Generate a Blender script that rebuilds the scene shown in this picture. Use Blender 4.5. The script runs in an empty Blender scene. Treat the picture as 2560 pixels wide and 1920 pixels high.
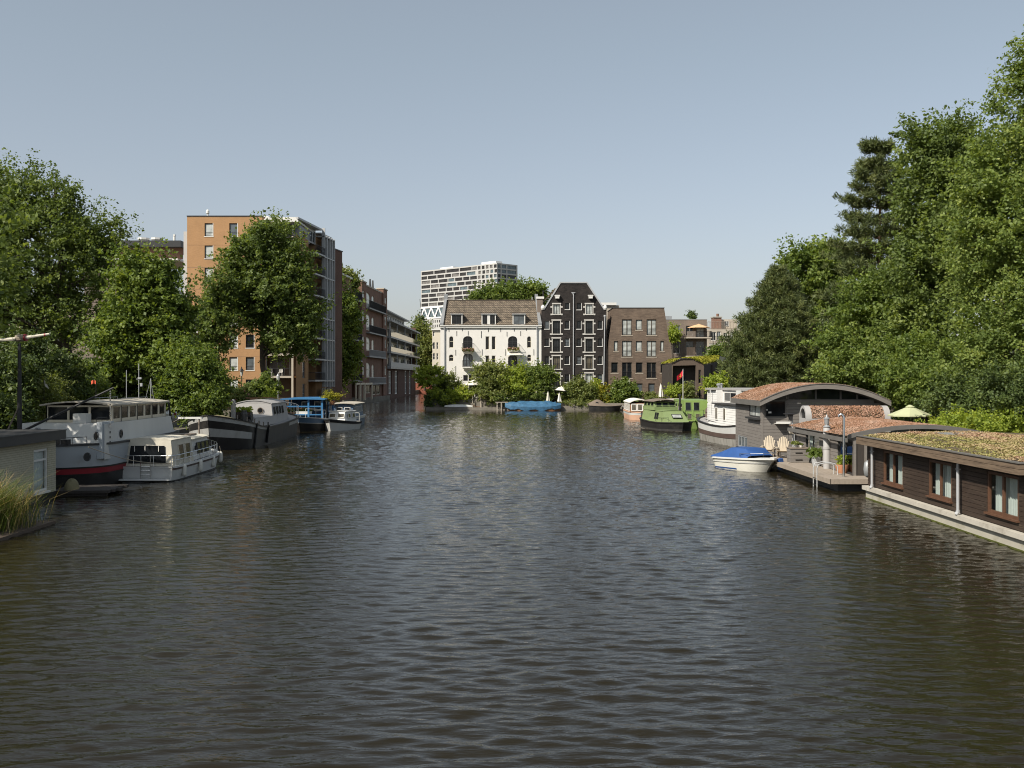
import bpy, math, random
import numpy as np
from mathutils import Vector, Matrix
from mathutils.geometry import tessellate_polygon
R = math.radians
S = bpy.context.scene
COL = S.collection
# ------------------------------------------------------------------ camera, sky, sun, exposure
HZ = 942.0            # row of the horizon in the photograph (2560 x 1920)
F = 2560.0            # focal length in the same pixels
CAMH = 5.0
cam = bpy.data.cameras.new('camera'); camo = bpy.data.objects.new('camera', cam); COL.objects.link(camo)
camo.location = (0, 0, CAMH); camo.rotation_euler = (R(90), 0, 0)
cam.sensor_width = 36; cam.lens = 36 * F / 2560; cam.shift_y = -(960 - HZ) / 2560
cam.clip_start = 0.2; cam.clip_end = 9000
S.camera = camo
SUN = Vector((1.1, 1.0, -1.38)).normalized()      # the way the light travels
ELEV = math.asin(-SUN.z)
w = bpy.data.worlds.new('World'); S.world = w; w.use_nodes = True
nt = w.node_tree; nt.nodes.clear()
sky = nt.nodes.new('ShaderNodeTexSky'); sky.sky_type = 'NISHITA'; sky.sun_disc = False
sky.sun_elevation = ELEV; sky.sun_rotation = math.atan2(-SUN.x, -SUN.y) % (2 * math.pi)
sky.altitude = 0; sky.air_density = 1.0; sky.dust_density = 1.45; sky.ozone_density = 1.8
hs = nt.nodes.new('ShaderNodeHueSaturation'); hs.inputs['Saturation'].default_value = 0.70
bg = nt.nodes.new('ShaderNodeBackground'); bg.inputs['Strength'].default_value = 0.103
wo = nt.nodes.new('ShaderNodeOutputWorld')
hz_ = nt.nodes.new('ShaderNodeMix'); hz_.data_type = 'RGBA'; hz_.inputs[0].default_value = .20; hz_.inputs[7].default_value = (4.2, 4.15, 4.1, 1)   # thin even veil
nt.links.new(sky.outputs[0], hs.inputs['Color']); nt.links.new(hs.outputs[0], hz_.inputs[6]); tn_ = nt.nodes.new('ShaderNodeMix'); tn_.data_type = 'RGBA'; tn_.blend_type = 'MULTIPLY'; tn_.inputs[0].default_value = 1; tc_ = nt.nodes.new('ShaderNodeTexCoord'); sp_ = nt.nodes.new('ShaderNodeSeparateXYZ'); nt.links.new(tc_.outputs['Generated'], sp_.inputs[0])
rp_ = nt.nodes.new('ShaderNodeValToRGB'); e_ = rp_.color_ramp.elements; e_[0].position = .0; e_[0].color = (1.0, .95, .97, 1); e_[1].position = .30; e_[1].color = (.955, .985, .95, 1)   # warm haze low, cooler above
nt.links.new(sp_.outputs[2], rp_.inputs[0]); nt.links.new(rp_.outputs[0], tn_.inputs[7])
nt.links.new(hz_.outputs[2], tn_.inputs[6]); nt.links.new(tn_.outputs[2], bg.inputs['Color'])
nt.links.new(bg.outputs[0], wo.inputs['Surface'])
sl = bpy.data.lights.new('sun', 'SUN'); so = bpy.data.objects.new('sun', sl); COL.objects.link(so)
sl.energy = 4.6; sl.angle = R(0.53); sl.color = (1.0, 0.93, 0.82)
so.rotation_euler = SUN.to_track_quat('-Z', 'Y').to_euler(); so.location = (-40, -30, 60)
vs = S.view_settings; vs.view_transform = 'Standard'; vs.look = 'None'; vs.gamma = 1; vs.use_curve_mapping = False
vs.exposure = 0.36
S.cycles.max_bounces = 8; S.cycles.diffuse_bounces = 4; S.cycles.glossy_bounces = 3
S.cycles.transmission_bounces = 4; S.cycles.transparent_max_bounces = 6
S.cycles.caustics_reflective = False; S.cycles.caustics_refractive = False
S.cycles.use_denoising = True; S.cycles.filter_width = 1.05
try: S.cycles.denoiser = 'OPENIMAGEDENOISE'
except Exception: pass

def X(px, D): return (px - 1280.0) / F * D
def Z(py, D): return CAMH - (py - HZ) / F * D

# ------------------------------------------------------------------ materials
MATS = {}
def nodes(name):
    m = bpy.data.materials.new(name); m.use_nodes = True
    t = m.node_tree; t.nodes.clear()
    o = t.nodes.new('ShaderNodeOutputMaterial'); b = t.nodes.new('ShaderNodeBsdfPrincipled')
    t.links.new(b.outputs[0], o.inputs['Surface'])
    MATS[name] = m
    return m, t, b, o
def coords(t, sc=(1, 1, 1), kind='Object'):
    c = t.nodes.new('ShaderNodeTexCoord'); mp = t.nodes.new('ShaderNodeMapping')
    mp.inputs['Scale'].default_value = sc
    t.links.new(c.outputs[kind], mp.inputs['Vector'])
    return mp.outputs[0]
def noise(t, vec, scale, detail=4, rough=.6):
    n = t.nodes.new('ShaderNodeTexNoise'); n.inputs['Scale'].default_value = scale
    n.inputs['Detail'].default_value = detail; n.inputs['Roughness'].default_value = rough
    if vec is not None: t.links.new(vec, n.inputs['Vector'])
    return n.outputs['Fac']
def ramp(t, fac, stops):
    r = t.nodes.new('ShaderNodeValToRGB'); e = r.color_ramp.elements
    while len(e) < len(stops): e.new(.5)
    for k, (p, c) in enumerate(stops):
        e[k].position = p; e[k].color = (*c, 1)
    t.links.new(fac, r.inputs[0]); return r.outputs[0]
def mixc(t, fac, a, b, mode='MIX'):
    m = t.nodes.new('ShaderNodeMix'); m.data_type = 'RGBA'; m.blend_type = mode
    for s, v in ((0, fac), (6, a), (7, b)):
        if hasattr(v, 'is_linked'): t.links.new(v, m.inputs[s])
        elif s: m.inputs[s].default_value = (*v, 1)
        else: m.inputs[s].default_value = v
    return m.outputs[2]
def bump(t, b, h, strength, dist=.02):
    n = t.nodes.new('ShaderNodeBump'); n.inputs['Strength'].default_value = strength; n.inputs['Distance'].default_value = dist
    t.links.new(h, n.inputs['Height']); t.links.new(n.outputs[0], b.inputs['Normal'])
def mul(c, k): return tuple(min(1, x * k) for x in c)
def mat(name, c, rough=.7, var=.18, vs=1.3, bp=.25, bs=12, metal=0, spec=.4, dirt=None, dscale=.6, stretch=(1, 1, 1), dlo=.52, dhi=.72):
    if name in MATS: return MATS[name]
    m, t, b, o = nodes(name)
    v = coords(t, stretch)
    n = noise(t, v, vs, 6, .65)
    col = ramp(t, n, [(.25, mul(c, 1 - var)), (.75, mul(c, 1 + var))])
    if dirt:
        d = ramp(t, noise(t, v, dscale, 5, .7), [(dlo, (0, 0, 0)), (dhi, (1, 1, 1))])
        col = mixc(t, d, col, dirt)
    t.links.new(col, b.inputs['Base Color'])
    b.inputs['Roughness'].default_value = rough; b.inputs['Metallic'].default_value = metal
    b.inputs['Specular IOR Level'].default_value = spec
    if bp: bump(t, b, noise(t, v, bs, 4), bp, .01)
    return m
def brick(name, c1, c2, mortar, bw=.22, bh=.07, ms=.012, var=.25, rough=.85, vs=.5, squash=1):
    if name in MATS: return MATS[name]
    m, t, b, o = nodes(name)
    c = t.nodes.new('ShaderNodeTexCoord'); sx = t.nodes.new('ShaderNodeSeparateXYZ'); t.links.new(c.outputs['Object'], sx.inputs[0])
    ad = t.nodes.new('ShaderNodeMath'); t.links.new(sx.outputs[0], ad.inputs[0]); t.links.new(sx.outputs[1], ad.inputs[1])
    cb = t.nodes.new('ShaderNodeCombineXYZ'); t.links.new(ad.outputs[0], cb.inputs[0]); t.links.new(sx.outputs[2], cb.inputs[1])
    k = t.nodes.new('ShaderNodeTexBrick'); t.links.new(cb.outputs[0], k.inputs['Vector'])
    k.inputs['Scale'].default_value = 1; k.inputs['Brick Width'].default_value = bw; k.inputs['Row Height'].default_value = bh
    k.inputs['Mortar Size'].default_value = ms; k.inputs['Mortar Smooth'].default_value = .3
    k.inputs['Color1'].default_value = (*c1, 1); k.inputs['Color2'].default_value = (*c2, 1); k.inputs['Mortar'].default_value = (*mortar, 1)
    n = noise(t, c.outputs['Object'], vs, 6, .7)
    g = ramp(t, n, [(.25, (1 - var,) * 3), (.75, (1 + var * .6,) * 3)])
    col = mixc(t, 1.0, k.outputs['Color'], g, 'MULTIPLY')
    t.links.new(col, b.inputs['Base Color']); b.inputs['Roughness'].default_value = rough; b.inputs['Specular IOR Level'].default_value = .25
    bump(t, b, k.outputs['Fac'], .35, -.006)
    return m
def leafmat(name, stops, trans=.42, rough=.55, k=1.65):
    if name in MATS: return MATS[name]
    stops = [(p, (c[0] * k * 1.36, c[1] * k * 1.10, c[2] * k * 1.5)) for p, c in stops] if k > 1.5 else [(p, mul(c, k)) for p, c in stops]
    m, t, b, o = nodes(name)
    a = t.nodes.new('ShaderNodeAttribute'); a.attribute_name = 'tint'
    col = ramp(t, a.outputs['Fac'], stops)
    t.links.new(col, b.inputs['Base Color']); b.inputs['Roughness'].default_value = rough; b.inputs['Specular IOR Level'].default_value = .35
    tr = t.nodes.new('ShaderNodeBsdfTranslucent')
    tc = mixc(t, 1.0, col, (1.5, 1.45, .6), 'MULTIPLY'); t.links.new(tc, tr.inputs['Color'])
    mx = t.nodes.new('ShaderNodeMixShader'); mx.inputs[0].default_value = trans
    t.links.new(b.outputs[0], mx.inputs[1]); t.links.new(tr.outputs[0], mx.inputs[2]); t.links.new(mx.outputs[0], o.inputs['Surface'])
    return m
def glassmat(name, c=(.012, .014, .016), rough=.04, spec=.36, wob=.02):
    m, t, b, o = nodes(name)
    v = coords(t)
    n = noise(t, v, .9, 2)
    t.links.new(ramp(t, n, [(.3, mul(c, .55)), (.7, mul(c, 1.5))]), b.inputs['Base Color'])
    b.inputs['Roughness'].default_value = rough; b.inputs['Specular IOR Level'].default_value = spec
    bump(t, b, noise(t, v, 1.5, 1), wob * 4, .03)
    return m
def clearglass(name, tint=(.85, .9, .9), fac=.12):
    m, t, b, o = nodes(name)
    g = t.nodes.new('ShaderNodeBsdfGlossy'); g.inputs['Roughness'].default_value = .02
    tp = t.nodes.new('ShaderNodeBsdfTransparent'); tp.inputs['Color'].default_value = (*tint, 1)
    lw = t.nodes.new('ShaderNodeLayerWeight'); pw = t.nodes.new('ShaderNodeMath'); pw.operation = 'POWER'; t.links.new(lw.outputs['Facing'], pw.inputs[0]); pw.inputs[1].default_value = 4
    fr = t.nodes.new('ShaderNodeMath'); fr.operation = 'MULTIPLY_ADD'; t.links.new(pw.outputs[0], fr.inputs[0]); fr.inputs[1].default_value = .7; fr.inputs[2].default_value = .05
    mx = t.nodes.new('ShaderNodeMixShader'); t.links.new(fr.outputs[0], mx.inputs[0])
    t.links.new(tp.outputs[0], mx.inputs[1]); t.links.new(g.outputs[0], mx.inputs[2]); t.links.new(mx.outputs[0], o.inputs['Surface'])
    return m

# ------------------------------------------------------------------ mesh builder
class MB:
    def __init__(s): s.v = []; s.f = []; s.T = None
    def add(s, vs, fs):
        k = len(s.v)
        if s.T is not None: vs = [s.T @ Vector(p) for p in vs]
        s.v.extend([tuple(p) for p in vs]); s.f.extend([tuple(i + k for i in f) for f in fs]); return s
    def box(s, x0, y0, z0, x1, y1, z1):
        if x0 > x1: x0, x1 = x1, x0
        if y0 > y1: y0, y1 = y1, y0
        if z0 > z1: z0, z1 = z1, z0
        return s.add([(x0, y0, z0), (x1, y0, z0), (x1, y1, z0), (x0, y1, z0), (x0, y0, z1), (x1, y0, z1), (x1, y1, z1), (x0, y1, z1)],
                     [(0, 3, 2, 1), (4, 5, 6, 7), (0, 1, 5, 4), (1, 2, 6, 5), (2, 3, 7, 6), (3, 0, 4, 7)])
    def obox(s, c, size, rz=0, rx=0, ry=0):
        old = s.T; L = Matrix.Translation(c) @ Matrix.Rotation(rz, 4, 'Z') @ Matrix.Rotation(ry, 4, 'Y') @ Matrix.Rotation(rx, 4, 'X')
        s.T = L if old is None else old @ L
        a, b, d = size[0] / 2, size[1] / 2, size[2] / 2
        s.box(-a, -b, -d, a, b, d); s.T = old; return s
    def quad(s, *p): return s.add(list(p), [tuple(range(len(p)))])
    def prism(s, poly, a, b, ax='y'):
        n = len(poly)
        def P(u, v, d): return {'y': (u, d, v), 'x': (d, u, v), 'z': (u, v, d)}[ax]
        vs = [P(u, v, a) for u, v in poly] + [P(u, v, b) for u, v in poly]
        fs = [tuple(range(n)), tuple(range(2 * n - 1, n - 1, -1))] + [(i, (i + 1) % n, n + (i + 1) % n, n + i) for i in range(n)]
        return s.add(vs, fs)
    def tube(s, pts, r, n=7, cap=True):
        pts = [Vector(p) for p in pts]; m = len(pts)
        rs = r if isinstance(r, (list, tuple)) else [r] * m
        vs = []; prev = None
        for i, p in enumerate(pts):
            d = (pts[min(i + 1, m - 1)] - pts[max(i - 1, 0)])
            if d.length < 1e-9: d = Vector((0, 0, 1))
            d.normalize()
            if prev is None:
                u = d.cross(Vector((0, 0, 1)))
                if u.length < .05: u = d.cross(Vector((1, 0, 0)))
            else: u = prev - d * prev.dot(d)
            u.normalize(); prev = u; q = d.cross(u)
            for k in range(n):
                a = 2 * math.pi * k / n
                vs.append(p + (u * math.cos(a) + q * math.sin(a)) * rs[i])
        fs = [(i * n + k, i * n + (k + 1) % n, (i + 1) * n + (k + 1) % n, (i + 1) * n + k) for i in range(m - 1) for k in range(n)]
        if cap: fs += [tuple(range(n - 1, -1, -1)), tuple((m - 1) * n + k for k in range(n))]
        return s.add(vs, fs)
    def lathe(s, prof, c=(0, 0, 0), n=16, sx=1, sy=1):
        vs = [(c[0] + r * sx * math.cos(2 * math.pi * k / n), c[1] + r * sy * math.sin(2 * math.pi * k / n), c[2] + z) for r, z in prof for k in range(n)]
        m = len(prof)
        fs = [(i * n + k, i * n + (k + 1) % n, (i + 1) * n + (k + 1) % n, (i + 1) * n + k) for i in range(m - 1) for k in range(n)]
        fs += [tuple(range(n - 1, -1, -1)), tuple((m - 1) * n + k for k in range(n))]
        return s.add(vs, fs)
    def grid(s, rows):
        n = len(rows[0]); vs = [p for r in rows for p in r]
        return s.add(vs, [(i * n + k, i * n + k + 1, (i + 1) * n + k + 1, (i + 1) * n + k) for i in range(len(rows) - 1) for k in range(n - 1)])
    def poly(s, outer, holes=(), y=0.0, depth=0.0, flip=False):
        """a face in the plane y with holes cut through it and reveals of the given depth"""
        loops = [outer] + list(holes)
        tri = tessellate_polygon([[Vector((u, v, 0)) for u, v in l] for l in loops])
        flat = [(u, y, v) for l in loops for u, v in l]
        s.add(flat, [tuple(t) for t in tri])
        if depth:
            for l in holes:
                n = len(l)
                s.add([(u, y, v) for u, v in l] + [(u, y + depth, v) for u, v in l], [(i, (i + 1) % n, n + (i + 1) % n, n + i) for i in range(n)])
        return s
    def wall(s, x0, z0, x1, z1, holes, y=0.0, depth=0.0):
        """a rectangular wall with rectangular openings, laid in bands"""
        zs = sorted({z0, z1, *[h[1] for h in holes], *[h[3] for h in holes]}); zs = [z for z in zs if z0 <= z <= z1]
        for a, b in zip(zs[:-1], zs[1:]):
            if b - a < 1e-5: continue
            m = (a + b) / 2; x = x0
            for h in sorted((h for h in holes if h[1] < m < h[3]), key=lambda h: h[0]):
                if h[0] > x + 1e-5: s.quad((x, y, a), (h[0], y, a), (h[0], y, b), (x, y, b))
                x = max(x, h[2])
            if x < x1 - 1e-5: s.quad((x, y, a), (x1, y, a), (x1, y, b), (x, y, b))
        if depth:
            for h in holes:
                l = rect(*h); s.add([(u, y, v) for u, v in l] + [(u, y + depth, v) for u, v in l], [(i, (i + 1) % 4, 4 + (i + 1) % 4, 4 + i) for i in range(4)])
        return s
    def mesh(s, name, smooth=None):
        me = bpy.data.meshes.new(name); me.from_pydata(s.v, [], s.f); me.update()
        if smooth is not None:
            me.polygons.foreach_set('use_smooth', [True] * len(me.polygons))
            try: me.set_sharp_from_angle(angle=R(smooth))
            except Exception: pass
        return me
    def build(s, name, m, parent=None, smooth=None, loc=(0, 0, 0), rz=0):
        me = s.mesh(name, smooth); me.materials.append(m)
        o = bpy.data.objects.new(name, me); COL.objects.link(o)
        o.location = loc; o.rotation_euler = (0, 0, rz)
        if parent is not None: o.parent = parent
        return o
def tag(o, label, cat, group=None):
    o['label'] = label; o['category'] = cat
    if group: o['group'] = group
    return o
def thing(name, label, cat, loc=(0, 0, 0), rz=0, group=None):
    o = bpy.data.objects.new(name, None); COL.objects.link(o); o.empty_display_size = .3
    o.location = loc; o.rotation_euler = (0, 0, rz)
    return tag(o, label, cat, group)
def child(name, me, parent, loc=(0, 0, 0), rot=(0, 0, 0), scale=(1, 1, 1)):
    o = bpy.data.objects.new(name, me); COL.objects.link(o); o.parent = parent
    o.location = loc; o.rotation_euler = rot; o.scale = scale; return o
def dup(root, loc, rz=0, label=None, group=None, scale=None):
    r = root.copy(); COL.objects.link(r); r.location = loc; r.rotation_euler = (0, 0, rz)
    if scale: r.scale = scale
    if label: r['label'] = label
    if group: r['group'] = group
    for ch in list(root.children):
        c = ch.copy(); COL.objects.link(c); c.parent = r
        for g in list(ch.children):
            d = g.copy(); COL.objects.link(d); d.parent = c
    return r
def rect(x0, z0, x1, z1): return [(x0, z0), (x1, z0), (x1, z1), (x0, z1)]
def arch(x0, z0, x1, z1, rise=None, n=9):
    w = x1 - x0; rise = w / 2 if rise is None else rise; c = (x0 + x1) / 2
    return [(x0, z0), (x1, z0)] + [(c + w / 2 * math.cos(a), z1 - rise + rise * math.sin(a)) for a in [math.pi * i / (n - 1) for i in range(n)]]
WCACHE = {}
def window(parent, x0, z0, x1, z1, y=.12, fm='frame_white', pm='glass', nx=2, nz=1, fw=.07, mw=.05, arched=None, name='window', fd=.06, curtain=None):
    """frame mesh with its pane as a sub-part; both shared between equal windows"""
    w_, h_ = round(x1 - x0, 3), round(z1 - z0, 3)
    key = (w_, h_, fm, nx, nz, fw, mw, arched, fd)
    if key not in WCACHE:
        mb = MB()
        if arched is None:
            mb.box(0, 0, 0, fw, fd, h_).box(w_ - fw, 0, 0, w_, fd, h_).box(fw, 0, 0, w_ - fw, fd, fw).box(fw, 0, h_ - fw, w_ - fw, fd, h_)
        else:
            o = arch(0, 0, w_, h_, arched); i = arch(fw, fw, w_ - fw, h_ - fw, max(.02, arched - fw * .3))
            n = len(o)
            vs = [(u, 0, v) for u, v in o] + [(u, 0, v) for u, v in i] + [(u, fd, v) for u, v in i]
            mb.add(vs, [(k, (k + 1) % n, n + (k + 1) % n, n + k) for k in range(n)] + [(n + k, n + (k + 1) % n, 2 * n + (k + 1) % n, 2 * n + k) for k in range(n)])
        top = h_ - fw if arched is None else h_ - arched * .35
        for k in range(1, nx): c = w_ * k / nx; mb.box(c - mw / 2, .004, fw, c + mw / 2, fd - .004, top)
        zs = [k / nz for k in range(1, nz)] if isinstance(nz, int) else list(nz)
        for k in zs: mb.box(fw, .008, h_ * k - mw / 2, w_ - fw, fd - .008, h_ * k + mw / 2)
        pl = arch(.01, .01, w_ - .01, h_ - .01, arched) if arched is not None else rect(.01, .01, w_ - .01, h_ - .01)
        pb = MB(); pb.add([(u, fd * .6, v) for u, v in pl], [tuple(range(len(pl)))])
        fme = mb.mesh(name); fme.materials.append(MATS[fm]); WCACHE[key] = (fme, pb, {})
    fme, pb, pc = WCACHE[key]
    if pm not in pc: pme = pb.mesh('pane'); pme.materials.append(MATS[pm]); pc[pm] = pme
    o = child(name, fme, parent, (x0, y, z0)); child('pane', pc[pm], o)
    return o
def railing(mb, pts, h=1.0, step=.14, r=.012, rail=.025, z0=0):
    for (a, b) in zip(pts[:-1], pts[1:]):
        a = Vector((a[0], a[1], a[2] if len(a) > 2 else z0)); b = Vector((b[0], b[1], b[2] if len(b) > 2 else z0)); L = (b - a).length; n = max(1, int(L / step))
        for k in range(n + 1):
            p = a.lerp(b, k / n); mb.tube([p, p + Vector((0, 0, h))], r, 4)
        mb.tube([a + Vector((0, 0, h)), b + Vector((0, 0, h))], rail, 5); mb.tube([a + Vector((0, 0, .08)), b + Vector((0, 0, .08))], rail * .7, 4)
    return mb
# ------------------------------------------------------------------ palette
mat('frame_white', (.70, .69, .65), .55, .05, bp=.05)
mat('frame_cream', (.62, .56, .44), .55, .06, bp=.05)
mat('frame_dark', (.035, .036, .038), .5, .1, bp=.05)
mat('frame_bronze', (.085, .072, .058), .5, .1, bp=.05)
mat('frame_grey', (.27, .28, .285), .5, .08, bp=.05)
mat('frame_steel', (.42, .425, .42), .5, .08, bp=.05)
mat('frame_wood', (.115, .058, .034), .5, .25, 6, bp=.1)
glassmat('glass'); glassmat('glass_sky', (.085, .10, .11), .06, .7)  # glass_sky: pale bluish base puts some sky reflection into the colour
glassmat('glass_pale', (.40, .42, .40), .15, .5); glassmat('glass_warm', (.10, .085, .06), .08, .5)
mat('curtain', (.50, .52, .48), .9, .16, 3, .3, 8, stretch=(9, 9, .15))
mat('white_render', (.74, .72, .68), .85, .06, .5, .08, 14, dirt=(.60, .57, .52), dscale=.35, dlo=.56, dhi=.9)
mat('white_paint', (.72, .71, .67), .5, .06, 1.2, .05, dirt=(.55, .53, .47), dscale=1.2, dlo=.6, dhi=.95)
mat('grey_metal', (.30, .31, .315), .45, .12, 3, .05, metal=.3)
mat('steel', (.55, .56, .56), .25, .08, 4, 0, metal=1)
mat('iron', (.02, .02, .021), .5, .2, 4, .1)
mat('zinc', (.42, .43, .44), .5, .1, 2, .05, metal=.2)
mat('concrete', (.36, .345, .30), .9, .2, 1.6, .3, 18, dirt=(.16, .15, .12), dscale=.9)
mat('stone_wall', (.20, .18, .15), .9, .35, 1.4, .6, 5, dirt=(.075, .085, .045), dscale=.7)
mat('ground', (.095, .085, .06), .95, .35, .4, .4, 3, dirt=(.055, .085, .025), dscale=.15)
mat('bark', (.075, .06, .045), .9, .35, 3, .7, 14, stretch=(1, 1, .25))
mat('pine_bark', (.11, .065, .042), .9, .35, 3, .7, 14, stretch=(1, 1, .3))
mat('tar_roof', (.045, .044, .043), .8, .25, .8, .2)

# ------------------------------------------------------------------ water
def water():
    m, t, b, o = nodes('water')
    b.inputs['Base Color'].default_value = (.0150, .0122, .0060, 1)
    b.inputs['Roughness'].default_value = .035; b.inputs['IOR'].default_value = 1.333
    c = t.nodes.new('ShaderNodeNewGeometry').outputs['Position']
    def mp(sx, sy, rz=0):
        k = t.nodes.new('ShaderNodeMapping'); k.inputs['Scale'].default_value = (sx, sy, 1); k.inputs['Rotation'].default_value = (0, 0, rz)
        t.links.new(c, k.inputs['Vector']); return k.outputs[0]
    n1 = noise(t, mp(1.1, 4.2, .08), 1.0, 3, .6); n2 = noise(t, mp(3.4, 11.0, -.12), 1.0, 3, .6)
    big = noise(t, mp(.055, .03), 1.0, 3)
    amp = t.nodes.new('ShaderNodeMapRange'); t.links.new(big, amp.inputs[0]); amp.inputs[1].default_value = .35; amp.inputs[2].default_value = .68
    amp.inputs[3].default_value = .45; amp.inputs[4].default_value = 1.25
    a = t.nodes.new('ShaderNodeMath'); a.operation = 'MULTIPLY_ADD'; t.links.new(n2, a.inputs[0]); a.inputs[1].default_value = .42; t.links.new(n1, a.inputs[2])
    bn = t.nodes.new('ShaderNodeBump'); bn.inputs['Distance'].default_value = .030
    t.links.new(a.outputs[0], bn.inputs['Height']); t.links.new(amp.outputs[0], bn.inputs['Strength']); t.links.new(bn.outputs[0], b.inputs['Normal'])
    rs = np.random.RandomState(7)
    x = np.arange(-26, 26.01, .10); ys = [11.0]
    while ys[-1] < 152: ys.append(ys[-1] + .034 + .0021 * (ys[-1] - 11))
    y = np.array(ys); XX, YY = np.meshgrid(x, y)
    H = np.zeros_like(XX)
    for k in range(90):
        lam = .19 * (4.3) ** rs.rand(); th = R(90) + R(19) * rs.randn() + (.06 if k % 3 else -.25)
        kk = 2 * math.pi / lam; amp_ = .0031 * lam ** .95 * (.5 + rs.rand())
        H += amp_ * np.sin(kk * (XX * math.cos(th) + YY * math.sin(th)) + rs.rand() * 6.28)
    env = .88 + .26 * np.sin(XX * .21 + YY * .06 + 1) * np.sin(YY * .11 - XX * .07 + .5) + .12 * np.sin(XX * .5 + YY * .23) * np.sin(YY * .31 - .2 * XX)
    fade = np.clip((152 - YY) / 12, 0, 1) * np.clip((26 - np.abs(XX)) / 3, 0, 1) * np.clip((YY - 11) / .5, 0, 1)
    H = (H + .10 * np.abs(H)) * np.clip(env, .25, 1.3) * fade
    nx, ny = len(x), len(y)
    v = np.stack([XX, YY, H], -1).reshape(-1, 3)
    i = (np.arange(ny - 1)[:, None] * nx + np.arange(nx - 1)[None]).reshape(-1)
    f = np.stack([i, i + 1, i + nx + 1, i + nx], -1)
    x0, x1, y0, y1 = x[0], x[-1], y[0], y[-1]
    ex = np.array([(-400, -60, 0), (400, -60, 0), (400, 900, 0), (-400, 900, 0), (x0, y0, 0), (x1, y0, 0), (x1, y1, 0), (x0, y1, 0)]); k = len(v)
    v = np.vstack([v, ex]); f = np.vstack([f, np.array([(k, k + 1, k + 5, k + 4), (k + 1, k + 2, k + 6, k + 5), (k + 2, k + 3, k + 7, k + 6), (k + 3, k, k + 4, k + 7)])])
    o = npmesh('water', v, f, m, smooth=True); o['kind'] = 'structure'
def npmesh(name, v, f, m, smooth=False, tint=None, parent=None):
    me = bpy.data.meshes.new(name); n = f.shape[1]
    me.vertices.add(len(v)); me.vertices.foreach_set('co', np.ascontiguousarray(v, dtype=np.float32).ravel())
    me.loops.add(f.size); me.loops.foreach_set('vertex_index', np.ascontiguousarray(f, dtype=np.int32).ravel())
    me.polygons.add(len(f)); me.polygons.foreach_set('loop_start', np.arange(0, f.size, n, dtype=np.int32))
    if smooth: me.polygons.foreach_set('use_smooth', np.ones(len(f), dtype=bool))
    me.update(calc_edges=True)
    if tint is not None:
        at = me.attributes.new('tint', 'FLOAT', 'POINT'); at.data.foreach_set('value', np.ascontiguousarray(tint, dtype=np.float32))
    me.materials.append(m)
    o = bpy.data.objects.new(name, me); COL.objects.link(o)
    if parent is not None: o.parent = parent
    return o
water()

# ------------------------------------------------------------------ land
def land(name, poly, z=1.0):
    mb = MB(); n = len(poly)
    mb.add([(x, y, z) for x, y in poly], [tuple(t) for t in tessellate_polygon([[Vector((x, y, 0)) for x, y in poly]])])
    o = mb.build(name, MATS['ground']); o['kind'] = 'structure'
def quay(poly, z=1.0, t=.45, lo=-.4):
    mb = MB(); n = len(poly)
    for (a, b) in zip(poly[:-1], poly[1:]):
        a = Vector(a); b = Vector(b); d = (b - a).normalized(); nr = Vector((-d.y, d.x)) * t
        mb.add([(a.x, a.y, lo), (b.x, b.y, lo), (b.x + nr.x, b.y + nr.y, lo), (a.x + nr.x, a.y + nr.y, lo), (a.x, a.y, z + .06), (b.x, b.y, z + .06), (b.x + nr.x, b.y + nr.y, z + .06), (a.x + nr.x, a.y + nr.y, z + .06)],
               [(4, 5, 6, 7), (0, 1, 5, 4), (2, 3, 7, 6), (1, 2, 6, 5), (3, 0, 4, 7)])
    o = mb.build('quay_edge', MATS['stone_wall']); o['kind'] = 'structure'
LB = [(-25, -60), (-25, 60), (-24.5, 108), (-26.5, 150), (-31, 178), (-28.4, 224), (-28, 312)]
RB = [(-17.5, 312), (-15.5, 190), (-13.2, 156), (16.5, 153), (20, 128), (23, 105), (23, 70), (23, -60)]
FARL = [(-3500, 5000), (-3500, -60)]
land('ground', LB + RB + [(3500, -60), (3500, 5000)] + FARL)
quay(LB); quay([(-28, 312), (-17.5, 312)]); quay(RB)

# ------------------------------------------------------------------ foliage
L_ELM = leafmat('leaf_elm', [(0, (.028, .05, .010)), (.5, (.055, .095, .018)), (1, (.10, .15, .028))])
L_ELMY = leafmat('leaf_elm_light', [(0, (.037, .066, .012)), (.5, (.072, .122, .022)), (1, (.13, .185, .035))])
L_DARK = leafmat('leaf_dark', [(0, (.018, .036, .009)), (.5, (.038, .068, .014)), (1, (.07, .11, .02))], .28)
L_MAPLE = leafmat('leaf_maple', [(0, (.03, .058, .01)), (.5, (.06, .105, .016)), (1, (.11, .165, .026))])
L_LIME = leafmat('leaf_lime', [(0, (.065, .115, .014)), (.5, (.125, .195, .022)), (1, (.20, .265, .032))], .45)
L_OLIVE = leafmat('leaf_olive', [(0, (.042, .066, .014)), (.5, (.076, .115, .024)), (1, (.13, .165, .04))])
L_YELL = leafmat('leaf_yellow', [(0, (.12, .13, .012)), (.5, (.22, .21, .018)), (1, (.34, .29, .03))], .3, k=1.2)
L_PINE = leafmat('leaf_pine', [(0, (.018, .030, .008)), (.5, (.040, .064, .015)), (1, (.08, .11, .026))], .18)
L_GRASS = leafmat('leaf_grass', [(0, (.05, .085, .014)), (.5, (.11, .15, .03)), (1, (.42, .34, .16))], .3, k=1.1)
L_STRAW = leafmat('leaf_straw', [(0, (.16, .13, .06)), (.5, (.34, .26, .13)), (1, (.55, .44, .25))], .3, k=1)
L_FLOWER = leafmat('petals_white', [(0, (.6, .57, .5)), (1, (.8, .78, .72))], .3, k=1)
L_PINK = leafmat('petals_pink', [(0, (.45, .18, .22)), (1, (.62, .36, .36))], .3, k=1)
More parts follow.
